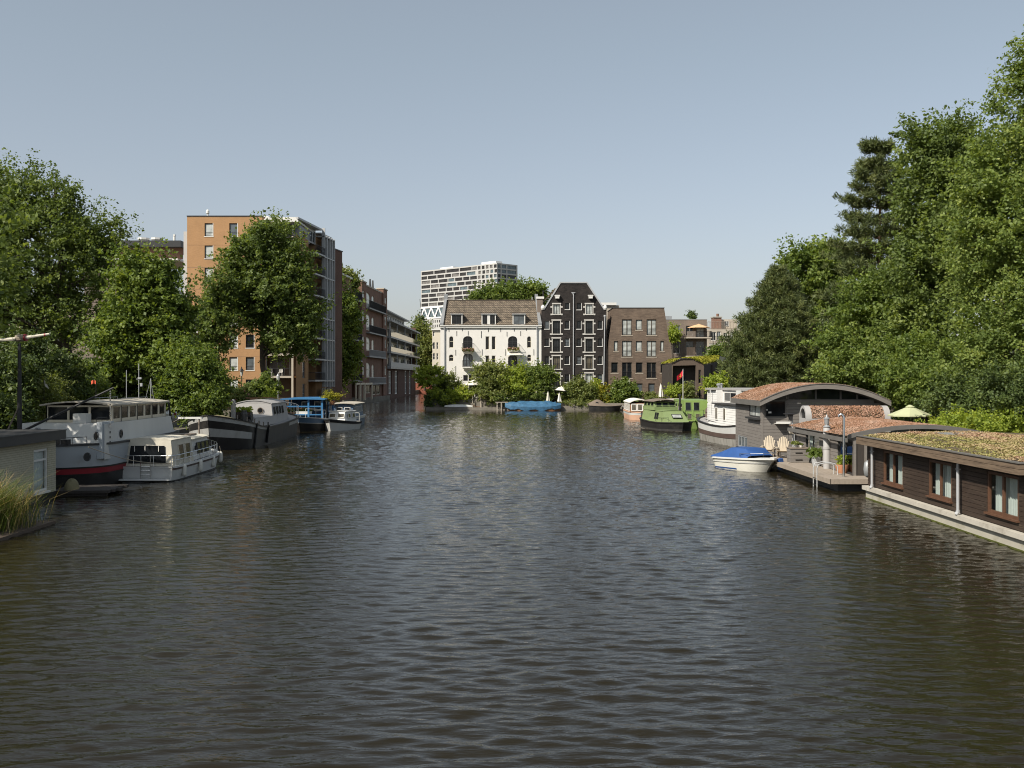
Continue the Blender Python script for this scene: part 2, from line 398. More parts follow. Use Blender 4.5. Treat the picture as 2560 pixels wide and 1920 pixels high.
L_RED = leafmat('petals_red', [(0, (.30, .03, .02)), (1, (.5, .08, .06))], .3, k=1)
L_SEDUM = leafmat('sedum_red', [(0, (.24, .17, .085)), (.3, (.38, .20, .12)), (.6, (.47, .30, .22)), (1, (.60, .46, .38))], .15, .8, k=1)
L_SEDUMG = leafmat('sedum_green', [(0, (.14, .16, .04)), (.25, (.26, .25, .075)), (.5, (.38, .31, .15)), (.72, (.43, .31, .19)), (.88, (.36, .20, .14)), (1, (.52, .42, .29))], .15, .8, k=1)
L_MOSS = leafmat('moss', [(0, (.09, .11, .01)), (.5, (.22, .22, .02)), (1, (.38, .33, .05))], .15, .85, k=1.1)
def unit(a): return a / np.maximum(np.linalg.norm(a, axis=-1, keepdims=True), 1e-9)
def leaf_quads(p, nrm, size, rs, long=1.5):
    a = unit(np.cross(nrm, rs.randn(len(p), 3))); b = np.cross(nrm, a); s = size[:, None]
    v = np.stack([p - a * s * long / 2, p + b * s / 2 - a * s * .1, p + a * s * long / 2, p - b * s / 2 - a * s * .1], 1).reshape(-1, 3)
    return v, np.arange(len(v), dtype=np.int32).reshape(-1, 4)
def crown_points(blobs, n, rs, shell=.72):
    ar = np.array([(b[3] * b[4] * b[5]) ** .67 * (b[6] if len(b) > 6 else 1) for b in blobs]); k = rs.choice(len(blobs), n, p=ar / ar.sum())
    B = np.array([b[:6] for b in blobs])[k]; d = unit(rs.randn(n, 3))
    ph = rs.rand(8) * 6.28
    lump = 1 + .13 * np.sin(d[:, 0] * 4 + ph[0] + k) * np.sin(d[:, 2] * 5 + ph[1]) + .10 * np.sin(d[:, 1] * 7 + d[:, 2] * 6 + ph[2]) + .06 * np.sin(d[:, 0] * 13 + d[:, 2] * 11 + ph[3])
    rr = np.where(rs.rand(n) < shell, .72 + .30 * rs.rand(n), .15 + .6 * rs.rand(n) ** .7) * lump
    return B[:, :3] + d * B[:, 3:6] * rr[:, None], d, rr
def foliage(name, blobs, nclump, per, crad, size, m, seed, parent, flat=.65, up=.55, long=1.5, shell=.72, spray=.52):
    rs = np.random.RandomState(seed)
    c, d, rr = crown_points(blobs, nclump, rs, shell)
    per = int(per * 1.55); N = nclump * per; i = np.repeat(np.arange(nclump), per)
    cr = crad * (.5 + 1.15 * rs.rand(nclump) ** 1.4)
    g = rs.randn(N, 3) * .5; g[:, 2] *= flat
    size *= .78; out = unit(d + np.array([0, 0, .35]) + .5 * rs.randn(nclump, 3)); sp = rs.rand(N) < spray
    off = np.where(sp[:, None], out[i] * (2.1 * rs.rand(N, 1) - .4) + .42 * g, g)
    p = c[i] + off * cr[i][:, None]
    nr = unit(rs.randn(N, 3) * .75 + np.array([0, 0, up]) + d[i] * .35)
    v, f = leaf_quads(p, nr, size * (.6 + .8 * rs.rand(N)), rs, long)
    tint = np.clip(.5 + .17 * rs.randn(nclump)[i] + .13 * rs.randn(N), 0, 1)
    return npmesh(name, v, f, m, tint=np.repeat(tint, 4), parent=parent), c
def limbs(mb, base, top, r, cs, rs, nl, r0=.25):
    base = Vector(base); top = Vector(top); H = top.z - base.z
    ax = [base.lerp(top, k / 7) + Vector((rs.randn() * .04 * H * .3, rs.randn() * .04 * H * .3, 0)) * (k > 0) for k in range(8)]
    mb.tube(ax, [r * (1.25 if k == 0 else 1 - .105 * k) for k in range(8)], 9)
    if nl:
        for q in cs[rs.choice(len(cs), min(nl, len(cs)), replace=False)]:
            q = Vector(q); zz = base.z + max(.3 * H, min(.92 * H, (q.z - base.z) - .55 * (Vector((q.x, q.y)) - Vector((base.x, base.y))).length))
            k = (zz - base.z) / H * 7; a = ax[min(6, int(k))].lerp(ax[min(7, int(k) + 1)], k % 1)
            mid = a.lerp(q, .5) + Vector((rs.randn() * .2, rs.randn() * .2, .06 * (q - a).length))
            rr = r * (1 - .095 * k) * .42
            mb.tube([a, a.lerp(mid, .6), mid, mid.lerp(q, .6), q], [rr, rr * .75, rr * .55, rr * .35, rr * .12], 5)
    return mb
def tree(name, label, base, top, r, blobs, nclump, per, crad, size, m, seed, group=None, nl=30, cat='tree', bark='bark', **kw):
    """trunk with limbs and a crown of leaf-sized faces; coordinates are in the world, the thing sits at the trunk's foot"""
    b = Vector(base); t = thing(name, label, cat, base, 0, group)
    bl = [(q[0] - b.x, q[1] - b.y, q[2] - b.z) + tuple(q[3:]) for q in blobs]
    cr, c = foliage('crown', bl, nclump, per, crad, size, m, seed, t, **kw)
    limbs(MB_ := MB(), (0, 0, -.1), Vector(top) - b, r, c, np.random.RandomState(seed + 1), nl).build('trunk', MATS[bark], t, 60)
    return t
def blob(px, py, D, rx, rz, rd=None, wt=1.0):
    """crown lobe measured in the photograph at distance D: centre and half sizes in pixels, half depth in metres"""
    a = rx * D / F
    return (X(px, D), D, Z(py, D), a, rd if rd is not None else a, rz * D / F, wt)
def shrub(name, label, blobs, nclump, per, crad, size, m, seed, group=None, ground=1.0, cat='shrub', flowers=None, **kw):
    cx = sum(b[0] for b in blobs) / len(blobs); cy = sum(b[1] for b in blobs) / len(blobs)
    t = thing(name, label, cat, (cx, cy, ground), 0, group)
    bl = [(q[0] - cx, q[1] - cy, q[2] - ground) + tuple(q[3:]) for q in blobs]
    kw.setdefault('shell', .6)
    f, c = foliage('foliage', bl, nclump, per, crad, size, m, seed, t, **kw)
    rs = np.random.RandomState(seed + 5); mb = MB()
    for q in c[rs.choice(len(c), min(14, len(c)), replace=False)]:
        q = Vector(q); mb.tube([(q.x * .15, q.y * .15, -.05), (q.x * .5, q.y * .5, q.z * .6), q], [.04, .025, .008], 5)
    mb.build('stem', MATS['bark'], t)
    if flowers:
        fm, n, s = flowers
        p, d, rr = crown_points(bl, n, rs, 1.0); p = p * 1.03
        q = np.repeat(p, 7, 0) + rs.randn(n * 7, 3) * s * .35
        v, ff = leaf_quads(q, unit(rs.randn(n * 7, 3)), np.full(n * 7, s), rs, 1.1)
        npmesh('blossom', v, ff, fm, tint=np.repeat(rs.rand(n * 7), 4), parent=t)
    return t
def scatter(name, P, nrm, size, m, seed, parent, lift=.03, long=1.4, tilt=.7, tintf=None, jit=.08):
    rs = np.random.RandomState(seed); N = len(P)
    p = P + nrm * (rs.rand(N, 1) * lift)
    v, f = leaf_quads(p, unit(nrm + tilt * rs.randn(N, 3)), size * (.6 + .8 * rs.rand(N)), rs, long)
    if tintf is None:
        ph = rs.rand(6) * 6.28
        g = np.sin(P[:, 0] * 1.7 + ph[0]) * np.sin(P[:, 1] * 1.3 + ph[1]) + .7 * np.sin(P[:, 0] * 4.1 + P[:, 1] * 2.2 + ph[2]) * np.sin(P[:, 1] * 3.7 - P[:, 0] + ph[3])
        tintf = .5 + .16 * g
    tint = np.clip(tintf + jit * rs.randn(N), 0, 1)
    return npmesh(name, v, f, m, tint=np.repeat(tint, 4), parent=parent)
# ------------------------------------------------------------------ trees on the right bank
def needle_tufts(name, c, d, per, L, wd, m, seed, parent, up=.6):
    rs = np.random.RandomState(seed); N = len(c) * per; i = np.repeat(np.arange(len(c)), per)
    dr = unit(rs.randn(N, 3) * .85 + d[i] * .7 + np.array([0, 0, up])); l = L * (.6 + .7 * rs.rand(N))[:, None]
    p0 = c[i] + rs.randn(N, 3) * L * .35
    s = unit(np.cross(dr, rs.randn(N, 3))) * wd
    v = np.stack([p0, p0 + dr * l * .4 + s, p0 + dr * l, p0 + dr * l * .4 - s], 1).reshape(-1, 3)
    tint = np.clip(.5 + .18 * rs.randn(len(c))[i] + .14 * rs.randn(N), 0, 1)
    return npmesh(name, v, np.arange(len(v), dtype=np.int32).reshape(-1, 4), m, tint=np.repeat(tint, 4), parent=parent)
def pine(name, label, base, H, r, levels, nbr, prof, per, L, wd, seed, lean=(0, 0), skip=None, tpb=9):
    """whorls of branches with needle tufts on their outer ends; prof(t) is the branch length at height fraction t"""
    rs = np.random.RandomState(seed); t = thing(name, label, 'tree', base); tk = MB(); C_ = []; D_ = []
    ax = lambda k: Vector((lean[0] * k, lean[1] * k, H * k))
    tk.tube([ax(k / 9) - Vector((0, 0, .1 * (k == 0))) for k in range(10)], [r * (1.2 if k == 0 else 1 - .1 * k) for k in range(10)], 9)
    for lv in range(levels):
        k = .16 + .84 * (lv + .5 * rs.rand()) / levels
        for b in range(nbr):
            a = 2 * math.pi * (b + rs.rand()) / nbr + lv * .7
            if skip and skip(k, a, rs): continue
            ln = prof(k, a) * (.75 + .4 * rs.rand()); o = Vector((math.cos(a), math.sin(a), 0)); p = ax(k)
            e = p + o * ln + Vector((0, 0, ln * (.10 + .35 * k * k)))
            m_ = p.lerp(e, .55) + Vector((0, 0, -.05 * ln)); tk.tube([p, m_, e], [.03 + .03 * r * (1 - k) * 4, .035, .012], 5)
            nt = max(3, int(tpb * (.4 + ln / 3)))
            for q in range(nt):
                f = .3 + .72 * (q / nt) ** .8; c = (p.lerp(m_, f / .55) if f < .55 else m_.lerp(e, (f - .55) / .45))
                sd = Vector((-o.y, o.x, 0)) * rs.randn() * .22 * ln * (.4 + f * .7)
                C_.append(c + sd + Vector((0, 0, .14 * rs.randn() + .1))); D_.append(o * .6 + sd.normalized() * .4)
    for q in range(18): C_.append(ax(.9 + .1 * q / 18) + Vector(rs.randn(3) * .15)); D_.append(Vector((0, 0, 1)))
    needle_tufts('crown', np.array(C_), np.array(D_), per, L, wd, L_PINE, seed + 3, t)
    tk.build('trunk', MATS['pine_bark'], t, 60)
    return t
# bushy round pine beside the black barn
pine('pine_tree', 'broad bushy dark pine behind the white ship, needles down to the ground', (X(1945, 103), 103, .9), 14.8, .3, 20, 11,
     lambda k, a: 5.6 * max(.12, (1 - max(0, (k - .2)) ** 1.35 * 1.25)) * (1 + .12 * math.sin(3 * a + k * 9)), 46, .40, .034, 31, tpb=13)
pine('pine_tree', 'tall slender pine with open layered branches rising above the round pine', (X(2200, 90), 90, .9), 24.4, .33, 17, 8,
     lambda k, a: (4.5 * (1 - .72 * max(0, k - .45) / .55) if k > .3 else 3.8) * (1.1 if math.cos(a) < 0 else .9), 46, .40, .036, 37, skip=lambda k, a, rs: k < .22 or rs.rand() < .14, tpb=16)
RT = 'leafy trees along the right bank'
tree('leafy_tree', 'leafy tree with pointed top just behind the round pine', (X(2035, 118), 118, 1), (X(2035, 118), 118, 15.5), .3,
     [blob(2005, 690, 118, 52, 75), blob(2060, 700, 118, 62, 90), blob(2085, 660, 118, 40, 50), blob(2030, 800, 118, 70, 90)], 420, 60, .85, .30, L_MAPLE, 41, RT)
tree('leafy_tree', 'dark tall elm between the slender pine and the pale elm at the frame edge', (X(2360, 74), 74, 1), (X(2345, 74), 74, 21), .42,
     [blob(2305, 400, 74, 62, 85), blob(2370, 400, 74, 75, 95), blob(2345, 560, 74, 100, 170), blob(2310, 700, 72, 85, 130), blob(2400, 620, 74, 100, 150), blob(2310, 860, 72, 110, 110), blob(2430, 420, 76, 70, 95)],
     900, 70, .85, .21, L_ELM, 43, RT, nl=46)
tree('leafy_tree', 'tall pale green elm with long airy branches at the right edge', (X(2600, 56), 56, 1), (X(2570, 56), 56, 24), .45,
     [blob(2560, 300, 56, 75, 130), blob(2470, 470, 56, 72, 120), blob(2600, 480, 56, 130, 190), blob(2450, 640, 56, 85, 130), blob(2560, 720, 56, 130, 180), blob(2680, 400, 57, 130, 220), blob(2580, 140, 56, 46, 85, None, .8), blob(2520, 560, 55, 110, 160)],
     920, 70, .72, .155, L_ELMY, 47, RT, nl=60, shell=.8)
tree('leafy_tree', 'low hornbeam with light leaves in front of the slender pine', (X(2200, 78), 78, 1), (X(2190, 78), 78, 10.5), .2,
     [blob(2170, 760, 78, 75, 65), blob(2215, 740, 78, 40, 60), blob(2140, 850, 78, 80, 70), blob(2230, 850, 78, 80, 80)], 420, 60, .65, .19, L_MAPLE, 53, RT)
tree('leafy_tree', 'yellow green lower tree behind the dark houseboat roof at the right edge', (X(2530, 54), 54, 1), (X(2500, 54), 54, 9.5), .18,
     [blob(2500, 800, 54, 95, 90), blob(2560, 880, 54, 110, 110), blob(2440, 900, 54, 70, 75), blob(2620, 760, 54, 100, 140)], 460, 65, .58, .13, L_ELMY, 59, RT)
SB = 'shrubs behind the right houseboats'
shrub('shrub', 'bright hazel shrub behind the arched roof of the grey houseboat', [blob(2120, 930, 73, 75, 60), blob(2200, 920, 73, 75, 60), blob(2280, 950, 71, 60, 70)], 420, 55, .55, .17, L_ELMY, 61, SB)
shrub('shrub', 'leafy hazel shrub right of the arched roof beside the green parasol', [blob(2260, 960, 64, 60, 55), blob(2330, 980, 62, 60, 65), blob(2300, 900, 66, 70, 60)], 420, 55, .5, .15, L_MAPLE, 67, SB)
shrub('shrub', 'dark ivy covered shrub above the green sedum roof', [blob(2420, 1000, 52, 80, 60), blob(2520, 990, 50, 80, 80), blob(2600, 1000, 50, 80, 80), blob(2360, 1030, 54, 60, 40)], 520, 60, .42, .11, L_DARK, 71, SB)
shrub('shrub', 'low bright grassy shrub along the back edge of the green roof', [blob(2365, 1068, 50, 40, 13), blob(2430, 1064, 49, 60, 20), blob(2500, 1062, 49, 60, 20)], 260, 60, .28, .10, L_LIME, 73, SB)
shrub('shrub', 'round light shrub behind the flat roof of the white ship', [blob(1788, 955, 96, 16, 17), blob(1778, 965, 96, 14, 14), blob(1800, 962, 96, 14, 14)], 120, 50, .35, .16, L_LIME, 79, SB)
shrub('shrub', 'green shrub below the balconies above the mossy barn roof', [blob(1790, 890, 168, 24, 16), blob(1812, 880, 168, 22, 14)], 90, 50, .7, .26, L_MAPLE, 83, SB)

# ------------------------------------------------------------------ trees on the left bank
LT = 'leafy trees along the left bank'
tree('leafy_tree', 'big spreading elm at the left edge behind the white barge', (X(170, 86), 86, 1), (X(140, 86), 86, 21), .5,
     [blob(30, 510, 86, 70, 80), blob(115, 500, 86, 62, 72), blob(200, 575, 86, 60, 65), blob(90, 640, 86, 150, 150), blob(230, 660, 86, 65, 90), blob(285, 590, 86, 32, 38, None, .6), blob(60, 780, 85, 130, 90, None, .5), blob(200, 780, 86, 90, 90, None, .5), blob(-60, 560, 86, 100, 150), blob(-40, 720, 85, 110, 150)],
     1050, 70, .85, .20, L_ELM, 101, LT, nl=60, shell=.78)
tree('leafy_tree', 'dense round headed maple between the big elm and the orange apartments', (X(390, 80), 80, 1), (X(375, 80), 80, 13), .33,
     [blob(330, 690, 80, 45, 60), blob(370, 720, 80, 60, 75), blob(340, 820, 80, 85, 110), blob(430, 800, 80, 50, 75), blob(410, 880, 80, 70, 80), blob(300, 880, 80, 70, 70)], 640, 60, .75, .24, L_MAPLE, 103, LT, nl=36)
tree('leafy_tree', 'tall elm with a dark trunk in front of the orange apartment building', (X(657, 112), 112, 1), (X(665, 112), 112, 20), .38,
     [blob(680, 610, 112, 62, 58), blob(620, 640, 112, 55, 60), blob(725, 680, 112, 55, 70), blob(665, 730, 112, 92, 90), blob(745, 790, 112, 50, 70), blob(606, 735, 112, 50, 75), blob(720, 838, 112, 60, 50), blob(760, 850, 112, 30, 50, None, .6)],
     760, 60, .85, .26, L_ELM, 107, LT, nl=44, shell=.75)
tree('leafy_tree', 'narrow upright elm left of the tall elm before the orange apartments', (X(552, 108), 108, 1), (X(545, 108), 108, 12.5), .2,
     [blob(545, 720, 108, 34, 45), blob(525, 790, 108, 28, 60), blob(560, 800, 108, 32, 70), blob(522, 880, 108, 26, 60)], 260, 50, .75, .22, L_ELM, 109, LT, nl=26)
tree('leafy_tree', 'dark hanging tree over the water in front of the red brick apartments', (X(850, 168), 168, 1), (X(850, 168), 168, 17), .28,
     [blob(838, 730, 168, 20, 45), blob(855, 800, 168, 34, 70), blob(875, 800, 167, 24, 40), blob(850, 890, 168, 40, 60), blob(835, 920, 168, 28, 45), blob(870, 910, 167, 24, 45)], 420, 50, 1.0, .34, L_MAPLE, 113, LT, nl=20)
tree('leafy_tree', 'pale green tree at the bend of the canal beside the red house', (X(1056, 296), 304, 1), (X(1056, 304), 304, 22), .3,
     [blob(1052, 840, 304, 12, 34), blob(1058, 890, 304, 22, 40), blob(1070, 880, 304, 14, 40)], 200, 45, 1.5, .5, L_OLIVE, 127, LT, nl=12)
# trees left of the frame: they shade the boats as the real ones do
for k, (x, y, s) in enumerate([(-30.5, 50, .95), (-29.4, 41.5, .92), (-30, 30, .9)]):
    tree('leafy_tree', ['leafy elm standing on the left bank beside the white barge, left of the frame', 'tall elm on the left bank beside the tiled houseboat', 'smaller elm on the left bank nearest the bridge', 'elm behind the bank trees at the far left'][k],
         (x, y, 1), (x + .5, y, 15 * s), .35, [(x, y, 9 * s, 5 * s, 5 * s, 5.5 * s), (x + 2, y + 2, 12 * s, 4, 4, 4), (x + 3, y - 1.5, 7.5 * s, 3.0, 4, 3), (x - 2, y - 2, 12.5 * s, 3.5, 3.5, 3.5)], 230, 50, .9, .25, L_ELM, 131 + k, LT, nl=24)
LS = 'shrubs on the left bank'
shrub('shrub', 'large dense shrub hanging over the bow of the dark barge', [blob(490, 950, 74, 62, 62), blob(440, 980, 73, 40, 45), blob(530, 975, 75, 42, 48), blob(470, 895, 75, 45, 40), blob(500, 1015, 73, 55, 30)], 620, 60, .5, .17, L_MAPLE, 151, LS)
shrub('shrub', 'dark shrub mass under the maple behind the wheelhouse roof', [blob(330, 930, 84, 60, 60), blob(260, 960, 80, 60, 50), blob(400, 980, 84, 45, 45), blob(330, 1000, 82, 60, 30)], 420, 55, .6, .2, L_DARK, 153, LS)
shrub('shrub', 'yellowish shrub behind the left end of the wheelhouse', [blob(100, 1000, 64, 45, 35), blob(70, 1030, 63, 40, 30), blob(130, 975, 66, 30, 25)], 240, 55, .42, .13, L_OLIVE, 157, LS)
shrub('shrub', 'light leaved shrub below the orange flag', [blob(240, 980, 72, 32, 26), blob(215, 1000, 72, 40, 24)], 180, 55, .42, .14, L_ELMY, 159, LS)
shrub('shrub', 'dark shrub beside the black mast at the left edge', [blob(20, 960, 62, 60, 70), blob(50, 900, 66, 60, 60), blob(0, 1040, 60, 60, 50), blob(150, 930, 70, 60, 50)], 520, 58, .55, .16, L_DARK, 163, LS)
shrub('shrub', 'spiky palm leaved shrub at the foot of the tall elm', [blob(640, 985, 104, 26, 20), blob(665, 975, 105, 16, 22)], 130, 40, .5, .2, L_ELM, 167, LS, long=4.5)
shrub('shrub', 'pinkish flowering shrub beside the street lamp', [blob(605, 988, 101, 22, 16), blob(590, 1000, 100, 20, 12)], 110, 40, .4, .14, L_OLIVE, 173, LS, flowers=(L_PINK, 60, .14))
shrub('shrub', 'small light shrub on the quay above the grey cabin', [blob(680, 985, 100, 9, 14), blob(672, 1000, 99, 10, 8)], 60, 40, .3, .13, L_LIME, 179, LS)

# ------------------------------------------------------------------ garden of the houses across the water, and trees behind them
GS = 'shrubs along the garden front across the water'
tree('leafy_tree', 'small cloud pruned tree overhanging the garden corner left of the white house', (X(1076, 156.5), 156.5, 1), (X(1074, 156.5), 156.5, 6.5), .12,
     [blob(1060, 940, 156, 20, 6), blob(1085, 926, 157, 22, 9), blob(1068, 958, 156, 24, 6), blob(1096, 952, 157, 24, 7), blob(1055, 925, 157, 12, 6)], 190, 40, .42, .22, L_LIME, 201, None, nl=14, flat=.4)
for k, (lab, bl, n, cr, sz, m, fl) in enumerate([
    ('white climbing rose on the left corner of the white house', [blob(1120, 955, 158, 22, 20), blob(1140, 975, 158, 18, 16), blob(1100, 975, 158, 14, 14)], 200, .6, .22, L_OLIVE, (L_FLOWER, 50, .30)),
    ('dark conical shrub at the garden corner beside the water', [blob(1073, 1000, 155.6, 8, 16)], 70, .4, .2, L_DARK, None),
    ('light green shrub on the corner under the cloud pruned tree', [blob(1088, 985, 155.8, 14, 12)], 90, .45, .2, L_LIME, None),
    ('round shrub with yellow green leaves left of the garden steps', [blob(1135, 990, 156, 30, 14), blob(1160, 985, 156, 20, 14), blob(1110, 1000, 156, 22, 12)], 220, .5, .2, L_LIME, (L_PINK, 14, .25)),
    ('dull green trailing shrub on the wall above the white canoe', [blob(1110, 1003, 155.6, 12, 12)], 80, .4, .2, L_DARK, None),
    ('tall olive green shrub right of the garden parasol', [blob(1225, 935, 157, 34, 24), blob(1245, 955, 156.6, 36, 32), blob(1210, 965, 156.5, 26, 30), blob(1230, 985, 156, 40, 18)], 460, .7, .24, L_OLIVE, None),
    ('bright lime shrub in the middle of the white house front', [blob(1290, 940, 157, 24, 22), blob(1280, 960, 156.5, 26, 24), blob(1300, 970, 156.3, 26, 20)], 360, .65, .24, L_LIME, None),
    ('round green tree like shrub between the white house and the black warehouse', [blob(1345, 935, 157, 24, 16), blob(1365, 945, 157, 22, 16), blob(1340, 960, 156.7, 26, 22)], 380, .65, .24, L_MAPLE, None),
    ('shaded hanging shrub above the blue covered boat', [blob(1320, 990, 156, 40, 12), blob(1260, 995, 155.8, 40, 12), blob(1360, 985, 156, 20, 20)], 300, .5, .2, L_ELM, (L_FLOWER, 16, .24)),
    ('olive bushy shrub in front of the black warehouse', [blob(1445, 975, 157, 32, 22), blob(1430, 990, 156.5, 28, 18), blob(1465, 990, 156.5, 26, 16)], 360, .65, .22, L_OLIVE, None),
    ('climbing vine on the right corner of the black warehouse', [blob(1490, 970, 158.5, 8, 22), blob(1496, 985, 158, 12, 12)], 110, .5, .2, L_LIME, None),
    ('clipped golden globe shrub in front of the brown house', [blob(1513, 983, 157, 13, 15)], 130, .35, .18, L_YELL, None),
    ('pink hydrangea beside the golden globe shrub', [blob(1521, 988, 156.4, 9, 10)], 70, .35, .18, L_OLIVE, (L_PINK, 60, .26)),
    ('small golden yellow shrub near the moored rowing boat', [blob(1528, 1001, 156, 8, 7)], 70, .3, .16, L_YELL, None),
    ('broad leaved fig shrub before the left windows of the brown house', [blob(1550, 975, 156.5, 22, 20), blob(1572, 985, 156, 20, 22), blob(1545, 1000, 156, 20, 16)], 330, .6, .3, L_MAPLE, (L_FLOWER, 14, .26)),
    ('low reddish planting below the garden doors of the brown house', [blob(1628, 990, 157, 14, 7), blob(1640, 1000, 155, 30, 6)], 110, .4, .18, L_OLIVE, (L_PINK, 14, .2)),
    ('clipped light hedge in front of the black barn', [blob(1685, 980, 148, 16, 10), blob(1708, 980, 148, 14, 10)], 200, .4, .18, L_LIME, None),
    ('feathery pale shrub at the right end of the hedge', [blob(1722, 978, 147, 8, 14)], 80, .45, .18, L_OLIVE, None),
    ('grass tufts on the quay left of the moored rowing boat', [blob(1440, 1010, 155, 40, 7), blob(1480, 1008, 155, 20, 7)], 170, .4, .16, L_OLIVE, None),
    ('climbing shrub on the balcony corner behind the brown house', [blob(1683, 838, 183, 12, 14)], 70, .6, .26, L_LIME, None),
]):
    shrub('shrub', lab, bl, n, 42, cr, sz, m, 211 + 3 * k, GS, flowers=fl)
for k, (px, py, rx, rz) in enumerate([(1210, 748, 30, 24), (1255, 740, 34, 28), (1300, 742, 30, 26), (1335, 738, 24, 26)]):
    tree('leafy_tree', ['leftmost of the trees showing above the tiled roof', 'second tree from the left showing above the tiled roof', 'third tree from the left showing above the tiled roof', 'tree above the tiled roof nearest the black warehouse'][k],
         (X(px, 232), 232 + k, 1), (X(px, 232), 232 + k, 20), .3, [blob(px, py, 232 + k, rx, rz), blob(px + 8, py + 30, 232 + k, rx, rz)], 190, 45, 1.3, .42, L_MAPLE, 301 + k, 'trees above the tiled roof', nl=10)
tree('leafy_tree', 'small dark tree behind the far corner house at the canal bend', (X(1050, 330), 330, 1), (X(1050, 330), 330, 30), .3, [blob(1050, 818, 330, 12, 22), blob(1054, 840, 330, 14, 20)], 90, 40, 1.5, .55, L_DARK, 321, None, nl=8)
tree('leafy_tree', 'small round tree on the flat roof behind the brown house', (X(1730, 190), 190, 15), (X(1730, 190), 190, 16.5), .06, [blob(1730, 791, 190, 9, 8)], 40, 40, .4, .2, L_DARK, 323, None, nl=6)
# ------------------------------------------------------------------ houses across the water
brick('brick_black', (.038, .031, .029), (.021, .018, .018), (.05, .045, .04), bw=.5, bh=.16, var=.55, vs=.7)
brick('brick_brown', (.185, .135, .10), (.125, .09, .068), (.15, .125, .10), bw=.5, bh=.14, var=.34)
brick('brick_greybrown', (.24, .19, .155), (.20, .155, .125), (.19, .165, .14), var=.25)
brick('brick_red', (.25, .125, .085), (.20, .10, .068), (.20, .15, .12), var=.28)
brick('brick_darkred', (.155, .08, .06), (.125, .065, .048), (.09, .065, .05), var=.3)
brick('brick_orange', (.43, .235, .105), (.38, .205, .09), (.40, .26, .15), bw=.22, bh=.075, var=.14)
brick('brick_far_red', (.34, .085, .05), (.28, .07, .045), (.25, .14, .1), var=.2)
brick('roof_tiles', (.255, .205, .15), (.14, .115, .086), (.045, .036, .028), bw=.30, bh=.42, ms=.05, var=.5, vs=.9)
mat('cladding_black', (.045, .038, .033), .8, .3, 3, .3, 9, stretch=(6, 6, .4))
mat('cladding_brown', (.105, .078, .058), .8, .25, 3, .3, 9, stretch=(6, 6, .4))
mat('wood_grey', (.22, .18, .145), .8, .25, 2, .3, 10, stretch=(1, 6, 6))
mat('beige_panel', (.42, .37, .30), .75, .1, .8)
mat('canvas_white', (.72, .69, .62), .9, .06, 2, .1); mat('canvas_orange', (.62, .40, .22), .9, .08, 2, .1)
mat('canvas_green', (.42, .44, .27), .9, .06, 1.5, .1)
class Fac:
    """turns positions measured in an enlarged view of the photograph into metres on a facade at distance D"""
    def __init__(s, ox, oy, sc, px0, D, base): s.k = (ox, oy, sc, px0, D, base)
    def x(s, u): return (s.k[0] + u * s.k[2] - s.k[3]) / F * s.k[4]
    def z(s, v): return Z(s.k[1] + v * s.k[2], s.k[4]) - s.k[5]
    def r(s, u0, v0, u1, v1): return s.x(u0), s.z(v1), s.x(u1), s.z(v0)
def block(mb, W, H, dep, holes, rec=.14, z0=0, x0=0):
    """front wall with openings, sides, back and a dark core behind the windows"""
    mb.poly(rect(x0, z0, x0 + W, H), holes, 0, rec)
    mb.add([(x0, 0, z0), (x0, 0, H), (x0, dep, H), (x0, dep, z0), (x0 + W, 0, z0), (x0 + W, 0, H), (x0 + W, dep, H), (x0 + W, dep, z0)], [(0, 1, 2, 3), (5, 4, 7, 6), (2, 6, 7, 3), (1, 5, 6, 2)])
    return mb
def parasol(name, label, loc, r, h, m, n=8, drop=.35, tilt=0, group=None, pole='frame_white', rz=0):
    t = thing(name, label, 'parasol', loc, rz, group)
    mb = MB(); T = Matrix.Translation((0, 0, h)) @ Matrix.Rotation(tilt, 4, 'Y'); mb.T = T
    ring = [(r * math.cos(2 * math.pi * k / n), r * math.sin(2 * math.pi * k / n), -drop) for k in range(n)]
    mid = [(x * .5, y * .5, -drop * .42) for x, y, z in ring]; lo = [(x, y, z - .09) for x, y, z in ring]
    mb.add([(0, 0, .02)] + mid + ring + lo, [(0, 1 + k, 1 + (k + 1) % n) for k in range(n)] + [(1 + k, 1 + n + k, 1 + n + (k + 1) % n, 1 + (k + 1) % n) for k in range(n)] + [(1 + n + k, 1 + 2 * n + k, 1 + 2 * n + (k + 1) % n, 1 + n + (k + 1) % n) for k in range(n)])
    mb.lathe([(.0, .0), (.05, .03), (.0, .12)], n=6)
    mb.build('canopy', MATS[m], t)
    p = MB(); p.tube([(0, 0, 0), (0, 0, h)], .03, 6)
    for k in range(n):
        a = Vector(ring[k]); p.tube([T @ Vector((0, 0, -.02)), T @ a], .012, 4)
    p.build('pole', MATS[pole], t); return t
def closed_parasol(label, loc, h, m='canvas_white', r=.22, group='folded parasols along the waterfront', rz=0, seed=0):
    t = thing('folded_parasol', label, 'parasol', loc, rz, group); rs = random.Random(seed); n = 12
    pr = [(.03, h), (r * .45, h * .86), (r * .75, h * .6), (r, h * .38), (r * .9, h * .33)]
    mb = MB(); vs = []
    for rr, z in pr:
        for k in range(n): q = rr * (1 if k % 2 else .68) * (.9 + .2 * rs.random()); vs.append((q * math.cos(6.283 * k / n), q * math.sin(6.283 * k / n), z))
    mb.add(vs, [(i * n + k, i * n + (k + 1) % n, (i + 1) * n + (k + 1) % n, (i + 1) * n + k) for i in range(4) for k in range(n)] + [tuple(range(n)), tuple(4 * n + k for k in range(n))])
    mb.build('canopy', MATS[m], t); MB().tube([(0, 0, 0), (0, 0, h + .05)], .03, 6).build('pole', MATS['frame_white'], t); return t

